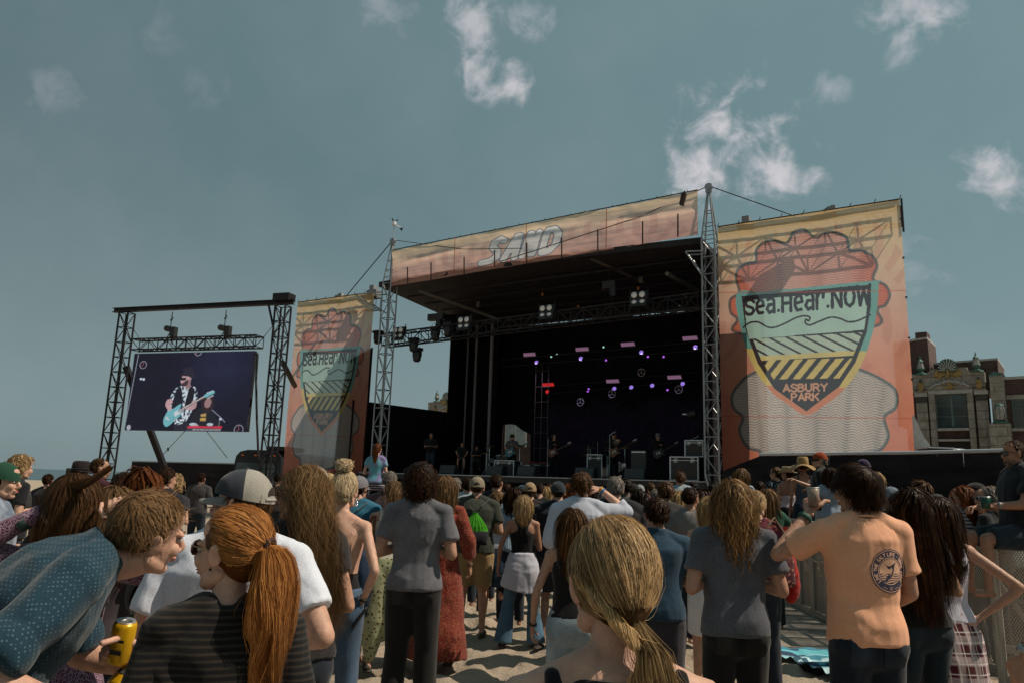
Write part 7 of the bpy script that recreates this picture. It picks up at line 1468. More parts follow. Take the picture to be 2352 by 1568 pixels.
bs = A('black haired woman in sunglasses turning her face right', 1474, 1120, 7.6, sex='f', yaw=-25, hy=-48, tone=2, lod=2, top_=('tee', '121014'), hair=('mid', 'black'), glasses='dark')
rt = A('person raising an open hand behind the wavy haired man', 1655, 1128, 8.6, sex='f', yaw=0, tone=2, lod=2, top_=('tee', '241c20'), hair=('mid', 'dark'), arms=(((.12, .10, -.10), (.06, .12, .13)), 'front'), hands=(.1, .4))
fl = A('woman in bright floral top with blonde braided bun', 1738, 1121, 6.6, sex='f', yaw=-5, hy=-30, tone=0, lod=1, top_=('tee', '5a2430', 'floral', 'a05a50', 2.0), hair=('lowpony', 'blond'), hlen=.12)
gg = A('woman in green tee with long blonde hair leaning on the barrier', 1762, 1116, 9.6, sex='f', yaw=-10, tone=1, lod=2, top_=('tee', '1c4434'), hair=('long', 'light'), arms=('front', ((.20, .10, -.22), (.05, .3, -.22))), hlen=.42)
tp = A('woman with streaked hair and teal plaid shirt raised above the crowd', 1702, 1071, 12.0, sex='f', yaw=-10, tone=1, lod=2, top_=('long', '243c48', 'plaid', '6a8a96'), hair=('mid', 'light'), base=.35)
dh = A('dark haired head just left of the teal plaid shirt', 1672, 1089, 13.0, tone=2, lod=2, top_=('tee', '1a181a'), hair=('short', 'black'), base=.3)
# platform group at the far barrier
fs = A('person in dark floral shirt and sunglasses facing left', 1782, 1068, 13.0, sex='f', yaw=10, hy=40, tone=1, lod=2, top_=('tee', '141a22', 'floral', '5a8088', 1.6), hair=('pony', 'brown'), glasses='dark', base=.5, hlen=.1)
fe = A('woman in a tan fedora and white backless top', 1808, 1066, 12.6, sex='f', yaw=5, hy=40, tone=2, lod=2, top_=('slip', 'b0a4ac'), bot=('pants', '141416'), hair=('lowpony', 'dark'), cap=('fedora', '8a7658', '2a1c14'), base=.5, hlen=.2)
sh_ = A('woman in floppy straw hat and grey tank top', 1843, 1046, 12.1, sex='f', yaw=-5, tone=2, lod=2, top_=('tank', '3c4450'), bot=('pants', '1a2430'), hair=('short', 'brown'), cap=('straw', '8c7048'), base=.5, arms=('down', 'front'))
oc = A('man in orange cap and black polo facing left', 1884, 1031, 11.4, yaw=60, hy=20, tone=1, lod=2, w=1.1, top_=('polo', '141416'), bot=('pants', '98949a'), hair=('short', 'gray'), cap=('front', '7c3012', '7c3012', '2c1a18'), glasses='dark', base=.5, arms=('front', ((.1, .18, -.2), (-.05, .4, -.1))))
lb2 = A('dark haired woman in pale blue tee behind the drinking man', 1905, 1069, 10.9, sex='f', yaw=-5, tone=1, lod=2, top_=('tee', '7c8896'), hair=('mid', 'dark'), base=.5)
pc = A('person in purple cap behind the peach shirt man', 1983, 1047, 10.2, yaw=5, tone=1, lod=2, top_=('tee', '2a2a30'), hair=('short', 'dark'), cap=('front', '2a1e3c'), base=.5)
st1 = A('woman with curly blonde hair and black white striped top', 2010, 1078, 9.9, sex='f', yaw=-10, tone=1, lod=2, top_=('tank', '141216', 'stripes', 'a49ca0', .8), hair=('mid', 'blond'), base=.5)
bc = A('person in a faded blue grey cap behind the long dark hair', 2046, 1108, 7.4, tone=1, lod=2, top_=('tee', '303438'), hair=('short', 'brown'), cap=('front', '5a6470'))
q1 = A('man with swept back brown hair before the black fence', 2115, 1099, 9.2, yaw=20, hy=30, tone=1, lod=2, top_=('tee', '1e2024'), hair=('quiff', 'brown'), hlen=.07)
ol = A('person in olive cap low behind the white tank woman', 2153, 1126, 8.8, tone=1, lod=2, top_=('tee', '20302c'), hair=('short', 'dark'), cap=('front', '2c2c24'))
st2 = A('woman in black and white striped long sleeve top', 2208, 1110, 8.1, sex='f', yaw=25, hy=30, tone=1, lod=2, top_=('long', 'a8a2aa', 'stripes', '17141a', 1.1), bot=('jeans', '20242c', 'denim'), hair=('mid', 'auburn'), glasses='clear', hlen=.34)
bk = A('man in black ball cap looking left beyond the striped top', 2243, 1100, 8.7, yaw=50, hy=20, tone=2, lod=2, top_=('tee', '121214'), hair=('short', 'dark'), cap=('front', '15161a'), glasses='dark')
lg_ = A('older man with long grey hair and glasses facing left', 2268, 1111, 7.9, yaw=40, hy=35, tone=1, lod=2, top_=('tee', '16161a'), hair=('shag', 'gray'), glasses='clear', hlen=.26)
wh = A('person in white tee half hidden by the seated man', 2312, 1112, 8.6, yaw=20, tone=1, lod=2, top_=('tee', '8a9494'), hair=('short', 'gray'), cap=('front', '1c2024', '8c8680'))
# --- left background
gc = A('young man in backward green cap at the left edge', 10, 1048, 4.9, yaw=-60, hy=-25, tone=0, lod=1, top_=('tee', '8a94a4', 'tiedye', '5a6474'), hair=('short', 'brown'), cap=('back', '163c2c'))
cy = A('man with short curly blond hair and yellow collar', 50, 1042, 8.2, yaw=-35, tone=0, lod=2, top_=('polo', '16161a'), hair=('curly', 'blond'))
bz = A('man with buzz cut and sunglasses left of the gantry mast', 230, 1046, 8.8, yaw=-20, hy=-35, tone=1, lod=2, top_=('tee', '3c1420'), hair=('buzz', 'brown'), glasses='dark', base=.02)
dk = A('person in a dark flat hat beyond the raised hand', 188, 1052, 8.9, tone=1, lod=2, top_=('tee', '2a2024'), hair=('short', 'dark'), cap=('hat', '1a1216'))
dn = A('man with dark cropped hair and navy tee by the gantry brace', 384, 1067, 7.6, yaw=-15, hy=-15, tone=1, lod=2, top_=('tee', '1a1a22'), hair=('short', 'dark'), hlen=.03)
cb = A('child with curly golden hair beside the navy tee man', 404, 1086, 9.5, sex='f', tone=0, lod=2, top_=('tee', '2a2a30'), hair=('curly', 'blond'))
d2 = A('small distant dark haired man beyond the trucker cap brim', 464, 1083, 15.5, tone=1, lod=2, top_=('tee', '3a3638'), hair=('short', 'dark'))
wb = A('woman with wavy light brown hair left of the bent head', 272, 1107, 3.7, sex='f', yaw=0, tone=0, lod=1, top_=('tee', '3a3438'), hair=('wavy', 'light'), hlen=.40)
rb = A('woman with long reddish brown hair behind the purple cuff', 334, 1066, 5.2, sex='f', yaw=-10, tone=1, lod=2, top_=('tee', '2a2224'), hair=('long', 'auburn'), hlen=.50)
sb2 = A('person in slate blue tee hidden behind the raised wrist', 283, 1078, 6.4, yaw=0, tone=1, lod=2, w=1.1, top_=('tee', '343c48'), hair=('short', 'dark'))
sl = A('woman with straight sandy blonde hair and black top at left', 150, 1113, 4.3, sex='f', yaw=-10, tone=0, lod=2, top_=('tee', '121013'), hair=('long', 'light'), hlen=.40)
ph = A('distant person raising a phone above the paisley sleeve', 112, 1084, 12.0, yaw=0, tone=1, lod=2, top_=('tee', '1e1c22'), hair=('short', 'dark'), arms=('front', ((.10, .15, -.05), (.05, .2, .18))))
# --- centre background
wc = A('person in cream cap behind the long wavy hair', 731, 1062, 6.6, tone=1, lod=2, top_=('tee', '3a3a40'), hair=('short', 'brown'), cap=('front', 'a09a94'))
tcp = A('person in sand coloured cap and pale patterned tee', 756, 1077, 7.4, tone=1, lod=2, top_=('tee', '8a94a8', 'tiedye', '5c6880'), hair=('short', 'dark'), cap=('front', '94805c'))
tl = A('man in teal tee and grey cap with a silver drawstring bag', 826, 1083, 7.2, yaw=-10, hy=-10, tone=1, lod=2, w=1.05, top_=('tee', '2a6078'), bot=('shorts', '14161c'), hair=('short', 'dark'), cap=('front', '6a666c'), arms=('front', 'front2'), hlen=.02)
par_ = A('dark haired adult carrying the child on shoulders', 862, 1119, 9.6, tone=1, lod=2, w=1.05, top_=('tee', '15141a'), hair=('short', 'black'), arms=(((.08, .12, -.2), (-.02, .16, .02)), ((.08, .12, -.2), (-.02, .16, .02))))
ck = A('child in tie dye shirt riding on shoulders', pos=(par_.pos[0], par_.pos[1] - .03), h=1.08, base=par_.s * 1.75 - .50, sex='f', sit=True, yaw=-5, tone=0, lod=2, top_=('tee', '7a6a94', 'tiedye', '5c98a4'), bot=('shorts', '2a2430', 'stripes', '9a94a0', .8), hair=('pony', 'auburn'), hlen=.3, group=None)
bd = A('bald man half hidden behind the curly hair', 896, 1076, 8.6, tone=1, lod=2, top_=('tee', '4a3a40'), hair=('buzz', 'gray'))
gh = A('grey haired head beside the red dress woman', 1046, 1093, 11.0, tone=1, lod=2, top_=('tee', '6a7480'), hair=('short', 'gray'))
lbl = A('broad man in light blue grey tee beyond the tan cap', 1075, 1092, 10.6, tone=1, lod=2, w=1.35, top_=('tee', '8a949c'), hair=('short', 'dark'))
bn = A('dark bearded man in dark navy tee', 1141, 1083, 9.8, yaw=-5, hy=-15, tone=1, lod=2, w=1.15, top_=('tee', '16181e'), hair=('short', 'dark'), beard='dark', hlen=.03)
ph2 = A('dark haired woman holding up a phone in both hands', 1182, 1114, 9.3, sex='f', yaw=0, hy=-50, tone=1, lod=2, top_=('long', '64788c', 'vstripes', '8c9cac'), hair=('mid', 'dark'), glasses='top', arms=(((.10, .18, -.05), (.0, .26, .12)), ((.06, .18, -.05), (-.10, .26, .12))))
sbl = A('small sandy haired person left of the short haired woman', 1121, 1124, 11.0, sex='f', tone=0, lod=2, top_=('tee', '8a8c94'), hair=('bob', 'blond'))
tcc = A('man in khaki cap and dark brown tee', 1218, 1100, 10.0, tone=1, lod=2, top_=('tee', '241a18'), hair=('short', 'brown'), cap=('front', '7c6650', '846c54'))
blc = A('person in navy cap left of the khaki cap', 1200, 1107, 12.0, tone=1, lod=2, top_=('tee', '1c2028'), hair=('short', 'dark'), cap=('front', '1c2e40'))
bzb = A('man with buzzed nape and black tee right of the khaki cap', 1239, 1104, 12.0, tone=1, lod=2, top_=('tee', '0f0e10'), hair=('buzz', 'dark'))
ybl = A('blonde head tucked behind the buzzed man', 1252, 1111, 13.0, sex='f', tone=0, lod=2, top_=('tee', '22202a'), hair=('mid', 'blond'))
orh = A('woman with copper hair right of the teal cap', 1309, 1104, 9.0, sex='f', tone=1, lod=2, top_=('tee', '1a181c'), hair=('long', 'auburn'), hlen=.34)
bm_ = A('man in green and black tee behind the band tee man', 1438, 1093, 10.0, tone=4, lod=2, w=1.1, top_=('tee', '22382e'), hair=('short', 'black'), hlen=.02)
bkc = A('person in round black cap near the stage lip', 1457, 1105, 13.0, tone=1, lod=2, top_=('tee', '141418'), hair=('short', 'black'), cap=('front', '101012'))
lgc = A('person in light grey cap beside the round black cap', 1470, 1107, 14.0, tone=1, lod=2, top_=('tee', '2a2c30'), hair=('short', 'dark'), cap=('front', '7a8080'))
bgr = A('man with thinning grey hair beyond the black haired woman', 1506, 1118, 11.0, tone=1, lod=2, top_=('tee', '1c1c20'), hair=('short', 'gray'), hlen=.02)
sgd = A('small grey haired head below the shading arm', 1386, 1119, 11.0, tone=1, lod=2, top_=('tee', '2a2a2e'), hair=('short', 'gray'))
sdk = A('small dark haired head beneath the raised wrist', 1357, 1116, 12.0, tone=1, lod=2, top_=('tee', '1a1a1e'), hair=('short', 'black'))
# more of the front rows, mostly hidden
rr = random.Random(12); fill_ = [(640, 1083, 'between the trucker cap and wavy hair'), (945, 1098, 'left of the curly hair near the stage'), (985, 1097, 'right behind the curly hair near the stage'), (1070, 1103, 'left behind the tan cap'), (1165, 1107, 'between bearded man and khaki cap'), (1262, 1108, 'left of the dark teal cap'), (1495, 1105, 'between grey cap and charcoal shirt'), (1540, 1108, 'behind the charcoal shirt man'), (1595, 1103, 'in front of the silver edged case'), (1635, 1108, 'below the right tower foot'), (1718, 1105, 'right of the teal plaid shirt'), (1745, 1101, 'before the red banner foot')]
for i, (x_, t_, w_) in enumerate(fill_):
    A('dark clothed distant person ' + w_, x_, t_, 14.5 + rr.random() * 3, sex=rr.choice('mf'), tone=1, lod=2, top_=('tee', rr.choice(['1c1a1e', '22262c', '2c2424'])), hair=('short', rr.choice(['dark', 'black', 'brown'])), group='distant people along the stage front')
# --- musicians and crew on the deck (deck at 1.95 m)
def G(lab, x, foot, off, h, **kw):
    p = onp(x, foot, off); return A(lab, pos=(p[0], p[1]), h=h, base=1.955, lod=2, **kw)
def guitar(pr, lab, col, neck='3a2618', flip=1, bass=False):
    yaw = math.radians(pr.yaw); t = thing('electric_guitar', lab, 'guitar', (pr.pos[0], pr.pos[1], pr.base), yaw); m = mat('guitar_' + col, srgb(col), .25); mn = mat('guitar_neck', srgb(neck), .5); s = pr.s; c = np.array([.0, .19, 1.02]) * s
    U_ = np.array([-.88 * flip, 0, .47]); U_ /= np.linalg.norm(U_); Wv = np.array([.47 * flip, 0, .88]); b = MB(); b.prism([tuple(q) for q in smooth_poly([(-.22, -.02), (-.17, -.16), (0, -.15), (.08, -.11), (.17, -.17), (.14, -.04), (.15, .05), (.18, .15), (.08, .11), (0, .13), (-.17, .15)], n=4)], .045, c, U_, Wv, (0, 1, 0)); b.build('body', m, t)
    L = .82 if bass else .66; b = MB(); b.prism([(.08, -.028), (L, -.022), (L, .022), (.08, .028)], -.02, c + (0, .05, 0), U_, Wv, (0, 1, 0)); b.build('neck', mn, t); b = MB(); b.prism([(L, -.03), (L + .16, -.05), (L + .17, .03), (L, .03)], .015, c + (0, .035, 0), U_, Wv, (0, 1, 0)); b.build('headstock', m if not bass else mn, t)
    b = MB(); 
    for k in range(4): q = c + U_ * (L + .03 + k * .035) + Wv * .05 + (0, .04, 0); b.box(q, (.02, .02, .02))
    b.build('tuning_pegs', M_CHROME, t); b = MB(); b.prism([(-.1, -.05), (.05, -.05), (.05, .05), (-.1, .05)], .01, c + (0, .047, 0), U_, Wv, (0, 1, 0)); b.build('pickguard', mat('pickguard', (.5, .5, .48), .4), t); return t
GA = (((.10, .05, -.24), (-.06, .24, -.12)), ((.12, -.02, -.25), (-.10, .20, -.36)))
g1 = G('guitarist in black brimmed hat and patterned shirt on stage', 1174, 1092, 2.6, 1.72, yaw=165, hy=40, tone=1, top_=('tee', '4a4c50', 'floral', '15161a', 1.4), bot=('pants', '101014'), hair=('short', 'dark'), cap=('hat', '0e0e10'), arms=GA, beard='dark'); guitar(g1, 'pale blue electric guitar held by the hatted guitarist', '2a6470')
g2 = G('guitarist with long dark hair singing by the keyboard', 1271, 1090, 3.0, 1.76, yaw=170, hy=20, tone=1, top_=('long', '0d0c0f'), bot=('pants', '0c0c0e'), hair=('mid', 'black'), arms=GA, hlen=.22); guitar(g2, 'dark red electric guitar held by the long haired guitarist', '5a2416')
g3 = G('bass player in black lifting one hand to the face', 1409, 1092, 2.8, 1.80, sex='m', yaw=180, tone=1, top_=('long', '0b0a0c'), bot=('pants', '0b0b0d'), hair=('mid', 'dark'), arms=(((.12, .05, -.2), (.02, .25, -.02)), ((.12, -.02, -.25), (-.10, .20, -.36))), cap=('hat', '0c0b0c'), hlen=.25); guitar(g3, 'brown bass guitar held by the middle musician', '6a3c1c', bass=True)
g4 = G('musician in grey flat cap and black shirt on the right', 1512, 1095, 2.8, 1.74, yaw=175, hy=10, tone=1, top_=('long', '0c0b0e'), bot=('pants', '0c0c0e'), hair=('short', 'gray'), cap=('flat', '5a6068'), arms=GA); guitar(g4, 'black electric guitar held by the flat cap musician', '1a1412')
G('crew member in dark tee standing in the left wing', 986, 1085, 2.2, 1.78, yaw=180, tone=2, top_=('tee', '15161a'), bot=('jeans', '2a3644', 'denim'), hair=('buzz', 'dark'))
G('crew member crouching at the stage lip in a printed tee', 1058, 1098, 1.2, 1.30, yaw=180, tone=2, top_=('tee', '101114'), bot=('shorts', '101014'), hair=('short', 'dark'), arms=(((.12, .05, -.2), (-.02, .12, -.42)), ((.12, .05, -.2), (-.02, .12, -.42))), sit=True)
G('shadowy man sitting left of the shiny drum kit', 1092, 1095, 2.5, 1.25, yaw=185, tone=2, top_=('tee', '0e0e10'), bot=('pants', '0e0e10'), hair=('short', 'dark'), sit=True)
G('drummer in dark shirt behind the big drum kit', 1392, 1085, 5.6, 1.45, yaw=180, tone=2, top_=('tee', '14141a'), bot=('pants', '0e0e10'), hair=('short', 'dark'), arms=(((.15, .08, -.2), (.02, .3, -.22)), ((.15, .08, -.2), (.02, .3, -.22))))
# ------------------------------------------------------------------ prints and carried things
M_ROUND = img_mat('marlin_roundel', roundel_art(), 'decal'); decal(pm, 'shirt', M_ROUND, .075, 1.245, .205, .205, n=26)
M_UB = img_mat('band_print', text_img('band_text', [('UB40', 18, 32, 32, 22, 7, (.10, .24, .16)), ('ROOTS', 8, 66, 28, 22, 7, (.50, .38, .03))]), 'decal'); decal(ub, 'shirt', M_UB, 0, 1.28, .24, .12, n=10)
M_SM = img_mat('tee_print', text_img('tee_text', [('SEA', 30, 60, 34, 40, 8, (.4, .45, .5))]), 'decal')
for pr_, c_ in ((pm, '1b2531'), (gt, '1b1a19'), (cg, '211f20')):
    for sx_ in (-.078, .078): o_ = decal(pr_, 'trousers', cloth(c_, 'denim'), sx_, .865, .115, .125, n=6); o_.name = 'pocket'
def wpos(pr, p):   # garment frame -> world
    c, q = math.cos(rad(pr.yaw)), math.sin(rad(pr.yaw)); p = np.array(p, float) * pr.s; return np.array([pr.pos[0] + p[0] * c - p[1] * q, pr.pos[1] + p[0] * q + p[1] * c, pr.base + p[2]])
def attach(pr, b, name, m, smooth=True): return b.build(name, m, pr.root, smooth)
# drawstring bag on the olive tee man
def bag(pr, lab, c1, c2, g, big=1.0, text=None):
    t = thing('drawstring_bag', lab, 'bag', (pr.pos[0], pr.pos[1], pr.base), rad(pr.yaw), g); s = pr.s; yb = -.165 * pr.w * s
    V = []; secs = [(1.00, .14, .05), (1.04, .15, .065), (1.15, .15, .06)]; b = MB(); V, F = prim_loft([(z * s, a * big, bq, yb - .02) for z, a, bq in secs], 24); b.add(V, F); b.build('bag_body', cloth(c2), t, True)
    b = MB(); n = 40; prof = [(1.15, .15, .06), (1.20, .125, .055), (1.27, .08, .04), (1.33, .032, .02), (1.35, .03, .02)]; V = []
    for z, a, d_ in prof:
        for k in range(n): w_ = 2 * math.pi * k / n; pl = 1 + .10 * (k % 2) * (1 if z > 1.15 else 0); V.append((a * big * pl * math.cos(w_), yb - .02 + d_ * pl * math.sin(w_), z * s))
    F = [[i * n + k, i * n + (k + 1) % n, (i + 1) * n + (k + 1) % n, (i + 1) * n + k] for i in range(4) for k in range(n)]; b.add(V, F); b.build('bag_top', cloth(c1), t)
    for sd in (-1, 1): b = MB(); b.tube([(0, yb - .02, 1.34 * s), (sd * .07, yb + .0, 1.42 * s), (sd * .12 * pr.w, -.05 * s, 1.50 * s), (sd * .15 * pr.w, .05 * s, 1.45 * s)], .005, 5); b.build('cord', M_CABLE, t)
    if text is not None: me = fmesh('print', [(-.02, yb - .092, 1.04 * s), (.10, yb - .092, 1.04 * s), (.10, yb - .092, 1.10 * s), (-.02, yb - .092, 1.10 * s)], [[0, 1, 2, 3]], text); uv = me.uv_layers.new(name='UVMap'); uv.data.foreach_set('uv', np.array([0, 0, 1, 0, 1, 1, 0, 1], np.float32)); link('print', me, t)
    return t
M_BNB = img_mat('bag_print', text_img('bag_text', [('BNB', 50, 36, 30, 26, 7, (.6, .6, .6)), ('Bank', 50, 70, 26, 22, 6, (.6, .6, .6))]), 'decal')
bag(gb, 'black bag with bright green gathered top on the olive tee', '3c8c18', '14151a', 'drawstring bags', 1.0, M_BNB); bag(tl, 'silver grey drawstring bag on the teal tee', '3a3c44', '5c646c', 'drawstring bags')
t = thing('waist_bag', 'black printed pouch hanging at the denim skirt', 'bag', tuple(wpos(sb, (-.22, -.12, 1.02))), 0); b = MB(); V, F = prim_loft([(-.12, .10, .035), (-.08, .115, .045), (.06, .11, .04), (.09, .09, .03)]); b.add(V, F); b.build('pouch', cloth('15151a'), t, True); b = MB(); b.tube([(-.08, 0, .08), (-.05, .03, .25), (.1, .1, .48)], .006, 5); b.build('strap', M_CABLE, t)
b = MB(); b.box((.0, -.046, -.02), (.10, .006, .045)); b.build('print_patch', mat('pale_print', ()), t)
# cross body strap, handbag of the floral trouser woman
t = thing('shoulder_bag', 'denim jacket slung with a brown strap beside floral trousers', 'bag', tuple(wpos(fp, (-.24, -.06, .86)))); b = MB(); V, F = prim_loft([(-.34, .05, .05), (-.2, .10, .08), (0, .13, .10), (.16, .11, .09), (.22, .07, .05)]); V = displace_cloth(V, np.array([f for f in F if len(f) == 4]), .03, 4); b.add(V, F); b.build('jacket', cloth('1c2c40', 'denim'), t, True); b = MB(); b.tube([(-.06, 0, .18), (-.02, .0, .35), (.06, .02, .52)], .012, 5); b.tube([(.06, 0, .18), (.06, .0, .35), (.08, .02, .52)], .012, 5); b.build('strap', cloth('5c3a24'), t)
# white wrap of the flared jeans woman
t = fj; Pq = [(.66, .245, .165, -.01), (.8, .225, .16, -.01), (.93, .20, .145, -.01), (1.03, .152, .118, 0), (1.06, .145, .112, 0)]; V, F = remesh([([prim_loft(Pq)], .012, 2)])[0]; V = displace_cloth(V, F, .016, 8); V[:, 2] += np.where(V[:, 2] < .8, -.05 * np.sin(V[:, 0] * 6 + 1) , 0); link('waist_wrap', fmesh('waist_wrap', V * t.s, F, cloth('a8a8b4'), True), t.root)
# plaid shirt wrap: hanging sleeve and trousers under
V, F = remesh([([prim_cone((.14, -.06, .62), (.26, -.08, .34), .06, .085), prim_ell((.27, -.08, .33), .075)], .012, 2)])[0]; V = displace_cloth(V, F, .02, 3); link('hanging_sleeve', fmesh('hanging_sleeve', V * wt_.s, F, cloth('4a1420', 'plaid', 'b8a8a8'), True), wt_.root)
jb = []
for sd in (-1, 1):
    hip, kn, an = wt_.K_[sd]; jb += chain([hip, kn], [.10, .075]) + [prim_cone(kn, an, .075, .06)]
V, F = remesh([(jb, .012, 2)])[0]; link('trousers', fmesh('trousers', V * wt_.s, F, cloth('121114'), True), wt_.root)
# lock of hair in the raised hand, hair ties, wristbands, watches
def bracelet(pr, sd, back, col, r=.030, w_=.012, nm='wristband', met=0):
    sh, e, wr = pr.J[sd]; d = (wr - e) / np.linalg.norm(wr - e); c = wr - d * back; a = np.cross(d, [0, 0, 1.0]); a = a / (np.linalg.norm(a) + 1e-6); b2 = np.cross(d, a); b = MB(); n = 16; V = []
    for k in range(n):
        w0 = 2 * math.pi * k / n; rdir = a * math.cos(w0) + b2 * math.sin(w0)
        for dr, dl in ((0, -w_), (.004, -w_ * .8), (.004, w_ * .8), (0, w_)): V.append((c + rdir * (r + dr) + d * dl) * pr.s)
    b.add(V, [[k * 4 + j, k * 4 + j + 1, ((k + 1) % n) * 4 + j + 1, ((k + 1) % n) * 4 + j] for k in range(n) for j in range(3)]); o = b.build(nm, mat('band_' + col + ('m' if met else ''), srgb(col), .35 if met else .7, met), pr.root, True)
    if nm == 'watch': b = MB(); top = np.array([0, 0, 1.0]) - d * d[2]; top /= np.linalg.norm(top); cc = (c + (top * .3 - np.cross(d, top)) / 1.05 * (r + .004)) * pr.s; V, F = prim_ell(cc, .017, None, 12, 8); b.add(V, F); b.build('watch_face', mat('watch_face', (.3, .3, .3), .2, .7), o)
    return o
bracelet(pw, -1, .03, '1c5058', .029, .022); bracelet(pw, -1, .075, '28403c', .032, .02); bracelet(pw, 1, -.045, '5c1020', .040, .004, 'hair_tie')
bracelet(ws_, 1, .03, '2a6a9c', .030, .009); bracelet(ws_, 1, .005, 'b07a28', .029, .008); bracelet(pm, -1, .05, '1e4a40', .034, .014); bracelet(sm_, -1, .04, '8a8a90', .032, .012, 'watch', .9); bracelet(wm, -1, .03, '9a8f70', .031, .014, 'watch', .9)
bracelet(bw, 1, .02, '2a2a2c', .027, .008, 'watch', .4); bracelet(mx_, 1, .02, '5a4030', .026, .01); bracelet(tw, -1, .02, '1c1c20', .026, .008); bracelet(lm, 1, .02, '1a1416', .032, .012)
a_ = pw.HM([(.03, -.09, .085)])[0]; c_ = pw.HM([(.20, -.16, .16)])[0]; P = []; rg = np.random.default_rng(3)
for k in range(260):
    o0, o1 = rg.normal(size=3) * .009, rg.normal(size=3) * .005; P.append([a_ + (c_ - a_) * q + o0 * (1 - q) + o1 * q + np.array([0, 0, -.012 * math.sin(q * math.pi)]) for q in np.linspace(0, 1, 8)])
V, F, Cc = ribbons(np.array(P), .004, rg, *HC['brown'], center=(a_ + c_) / 2 + (0, .2, 0)); link('hair_lock', fmesh('hair_lock', V, F, M_HAIR, True, Cc), pw.root)
# braid rolls of the nearest woman
rg = np.random.default_rng(5); P = []
for sd, sc_ in ((-1, 1),):
    for k in range(260):
        th0 = rg.uniform(0, 6.28); rr_ = .015 * math.sqrt(rg.uniform(0, 1)); pt = []
        for q in np.linspace(0, 1, 16):
            a = rad(10 + 74 * q) ; base = np.array([sd * .088 * (1 - .22 * q) * math.cos(a), -.012 - .096 * math.sin(a), .02 - .128 * q + .0]) + np.array([.02 * q, 0, 0]) * 1.0; tw_ = q * 13 + th0; rad_ = rr_ * (1 + .25 * math.sin(q * 26)); pt.append(base * 1.03 + np.array([0, -1, 0]) * .006 + np.array([math.cos(tw_) * rad_ * .8, math.cos(tw_) * rad_ * .5 - .004, math.sin(tw_) * rad_]))
        P.append(pt)
V, F, Cc = ribbons(np.array(P), .0022, rg, *HC['streak'], stray=.1); link('braid', fmesh('braid', bb.HM(V), F, M_HAIR, True, Cc), bb.root)
b = MB(); b.tube([bb.HM([(.022 + .020 * math.cos(a), -.116 + .010 * math.sin(a), -.112 + .016 * math.sin(a))])[0] for a in np.linspace(0, 6.28, 13)], .006, 6); b.build('hair_tie', mat('dark_hair_tie', ()), bb.root, True)
b = MB(); s_ = bb.s
for sd in (-1, 1): b.tube([np.array(p) * s_ for p in ((sd * .12, .07, 1.40), (sd * .125, -.0, 1.45), (sd * .13, -.06, 1.435), (sd * .125, -.105, 1.37), (sd * .115, -.13, 1.28), (sd * .105, -.135, 1.15))], .013, 8)
b.build('bag_strap', cloth('17151c'), bb.root, True)
b = MB(); b.tube([np.array(p) * s_ for p in ((.07, .05, 1.41), (.075, -.02, 1.46), (.085, -.085, 1.40), (.075, -.10, 1.34))], .010, 8); b.tube([np.array(p) * s_ for p in ((-.07, .05, 1.41), (-.075, -.02, 1.46), (-.085, -.085, 1.40), (-.075, -.10, 1.34))], .010, 8); b.build('pink_strap', cloth('b03070'), bb.root, True)
# yellow collar of the redhead's top, earring
b = MB(); T_ = [(.062 * math.cos(a), -.014 + .062 * math.sin(a), 1.468 + .012 * math.sin(a) * -1 - (.02 if math.sin(a) < -.6 else 0)) for a in np.linspace(0, 6.283, 25)]; b.tube([np.array(p) * rh.s for p in T_], .006, 6); b.build('collar_trim', cloth('c0801c'), rh.root, True)
b = MB(); V, F = prim_ell((-.083, .0, -.042), .0045, None, 8, 6); b.add(rh.HM(V), F); b.build('earring', M_CASE, rh.root, True)
b = MB(); b.tube([bw.HM([p])[0] for p in [(.085 + 0 * a, .0 + .018 * math.sin(a), -.065 + .026 * math.cos(a)) for a in np.linspace(0, 6.28, 12)]], .0035, 5); b.build('hoop_earring', M_CHROME, bw.root, True)
# cans and cups
def can(p, lab, col, h_=.12, r=.033, tilt=(0, 0, 0)):
    t = thing('drink_can', lab, 'can', tuple(p)); t.rotation_euler = tilt; b = MB(); b.lathe([(r * .8, 0), (r, .01), (r, h_ - .012), (r * .86, h_)], (0, 0, 0), 20); b.build('can_body', mat('can_' + col, srgb(col), .3, .3, var=.25), t, True); b = MB(); b.lathe([(r * .84, h_), (r * .8, h_ + .003), (r * .5, h_ - .001), (r * .02, h_ - .001)], (0, 0, 0), 20); b.build('lid', M_ALU, t, True)
    b = MB(); b.prism([(-.02, .035), (.02, .035), (.02, .047), (-.02, .047)], -.001, (0, -r - .001, 0)); b.prism([(-.022, .07), (.022, .07), (.022, .078), (-.022, .078)], -.001, (0, -r - .001, 0)); b.build('print', M_CASE, t)
sh0, e0, wr0 = lm.J[1]
c1 = atY(276, 1478, 2.3); can(c1 - (0, 0, .05), 'yellow beer can held low beside the leaning man', 'c89a10', tilt=(rad(8), rad(8), 0))
c2 = atY(268, 1543, 2.3); can(c2 - (0, 0, .05), 'second yellow can just below the first', 'b88a0c', tilt=(rad(-50), rad(20), 0))
hv = [hand_prims(c1 + (-.01, -.005, -.07), (-.2, -.25, 1), (.2, -1, -.1), 1, .55)]
o_ = remesh([(hand_prims(c1 + (.045, .04, -.055), (-.75, -.2, .45), (.25, .9, .3), 1, .9), .0036, 1)])[0]; cA = thing('person', 'pale hand gripping the yellow can between two friends', 'person hand'); link('hand', fmesh('hand', o_[0], o_[1], skin(0), True), cA)
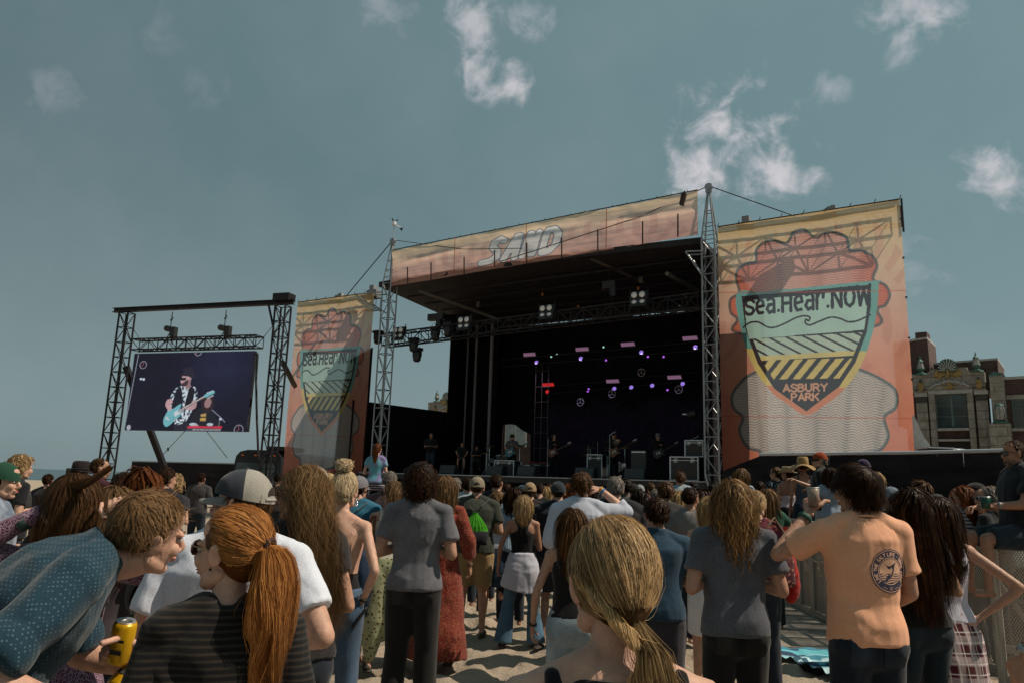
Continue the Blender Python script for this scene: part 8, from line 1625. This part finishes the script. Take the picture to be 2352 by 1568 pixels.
def cup(p, lab, col, h_=.11, r=.036, al=1):
    t = thing('cup', lab, 'cup', tuple(p)); b = MB(); b.lathe([(r * .75, 0), (r, h_), (r * .94, h_), (r * .7, .008), (.002, .008)], (0, 0, 0), 18); b.build('cup_body', mat('cup_' + col, srgb(col), .25, var=.1), t, True); b = MB(); b.lathe([(r * 1.0, h_ - .003), (r * 1.05, h_), (r * 1.0, h_ + .003)], (0, 0, 0), 18); b.build('cup_rim', M_RIM, t)
lhp = sm_.J[1][2]; cup(wpos(sm_, sm_.J[-1][2] + (0, .07, -.02)), 'dark green cup in the seated man hand', '0c3a30', .10, .045)
cup(wpos(pm, pm.J[-1][2] + (.02, -.01, .03)), 'clear cup at the drinking man mouth', '8a7a70', .1, .034)
cup(wpos(gg, (.02, .24, 1.20)), 'clear plastic cup held near the green tee', '5a6a70', .13, .04)
t = thing('phone', 'dark phone in the hand of the bun woman', 'phone', tuple(wpos(bw, bw.J[1][2] + (0, -.03, -.10)))); t.rotation_euler = (0, rad(30), 0); b = MB(); b.box((0, 0, 0), (.012, .07, .14)); b.build('case', M_CASE, t); b = MB(); b.box((-.0075, 0, 0), (.002, .06, .12)); b.build('screen', mat('phone_glass', (.03, .025, .02), .1), t)
t = thing('phone', 'phone held up by the dark haired woman near the stage', 'phone', tuple(wpos(ph2, (.02, .30, 1.60)))); b = MB(); b.box((0, 0, 0), (.14, .01, .07)); b.build('case', M_CASE, t); b = MB(); b.box((0, -.006, 0), (.12, .002, .06)); b.build('screen', mat('phone_glass', ()), t)
t = thing('phone', 'distant phone raised over the paisley sleeve', 'phone', tuple(wpos(ph, ph.J[1][2] + (-.02, .02, .18)))); b = MB(); b.box((0, 0, 0), (.075, .01, .15)); b.build('case', M_CASE, t); b = MB(); b.box((0, -.006, 0), (.065, .002, .13)); b.build('screen', mat('phone_glass', ()), t)
# red jacket and strap bag in the floral woman's arms
t = thing('red_jacket', 'bright red jacket bundled beside the aisle barrier', 'jacket', tuple(wpos(fl, (.24, .0, 0)))); V, F = remesh([([prim_ell((0, 0, 1.12), (.075, .08, .2)), prim_ell((.03, 0, .95), (.06, .07, .2))], .01, 2)])[0]; V = displace_cloth(V, F, .03, 2); link('cloth', fmesh('cloth', V, F, cloth('8c1812'), True), t)
t = thing('shoulder_bag', 'floral bag with a broad tan strap behind the wavy haired man', 'bag', tuple(wpos(fl, (.14, -.12, 0)))); b = MB(); V, F = prim_loft([(.88, .12, .05), (.92, .14, .06), (1.1, .13, .05), (1.14, .11, .03)]); b.add(V, F); b.build('bag_body', cloth('4a2028', 'floral', '9a6a50', 2.0), t, True); b = MB(); b.tube([(-.11, 0, 1.12), (-.1, .03, 1.32), (0, .06, 1.44), (.08, .03, 1.3), (.11, 0, 1.12)], .012, 6); b.build('strap', cloth('6a5a48'), t, True)
# sandal heap on the sand by the flared jeans
t = thing('sandals', 'dark sandals dropped on the sand beside the flared jeans', 'sandals', (.44, 8.0, .03))
for k in (-1, 1): b = MB(); V, F = prim_ell((k * .07, 0, 0), (.045, .12, .018)); b.add(V, F); b.tube([(k * .07 - .04, .0, .0), (k * .07, .03, .06), (k * .07 + .04, .0, 0)], .008, 5); o = b.build('sandal', mat('dark_leather', (.03, .02, .015), .6), t, True); o.rotation_euler = (0, 0, k * .4)
# cap hanging from a hand low between the friends
t = thing('baseball_cap', 'dark cap hanging from a hand beneath the leaning man', 'cap'); make_cap(t, lambda V: (np.asarray(V) @ rotm(60, 80).T + atY(350, 1370, 3.4) - (0, 0, 0)), ('front', '1a1614'), 1)
bpy.data.scenes.remove(TMP)
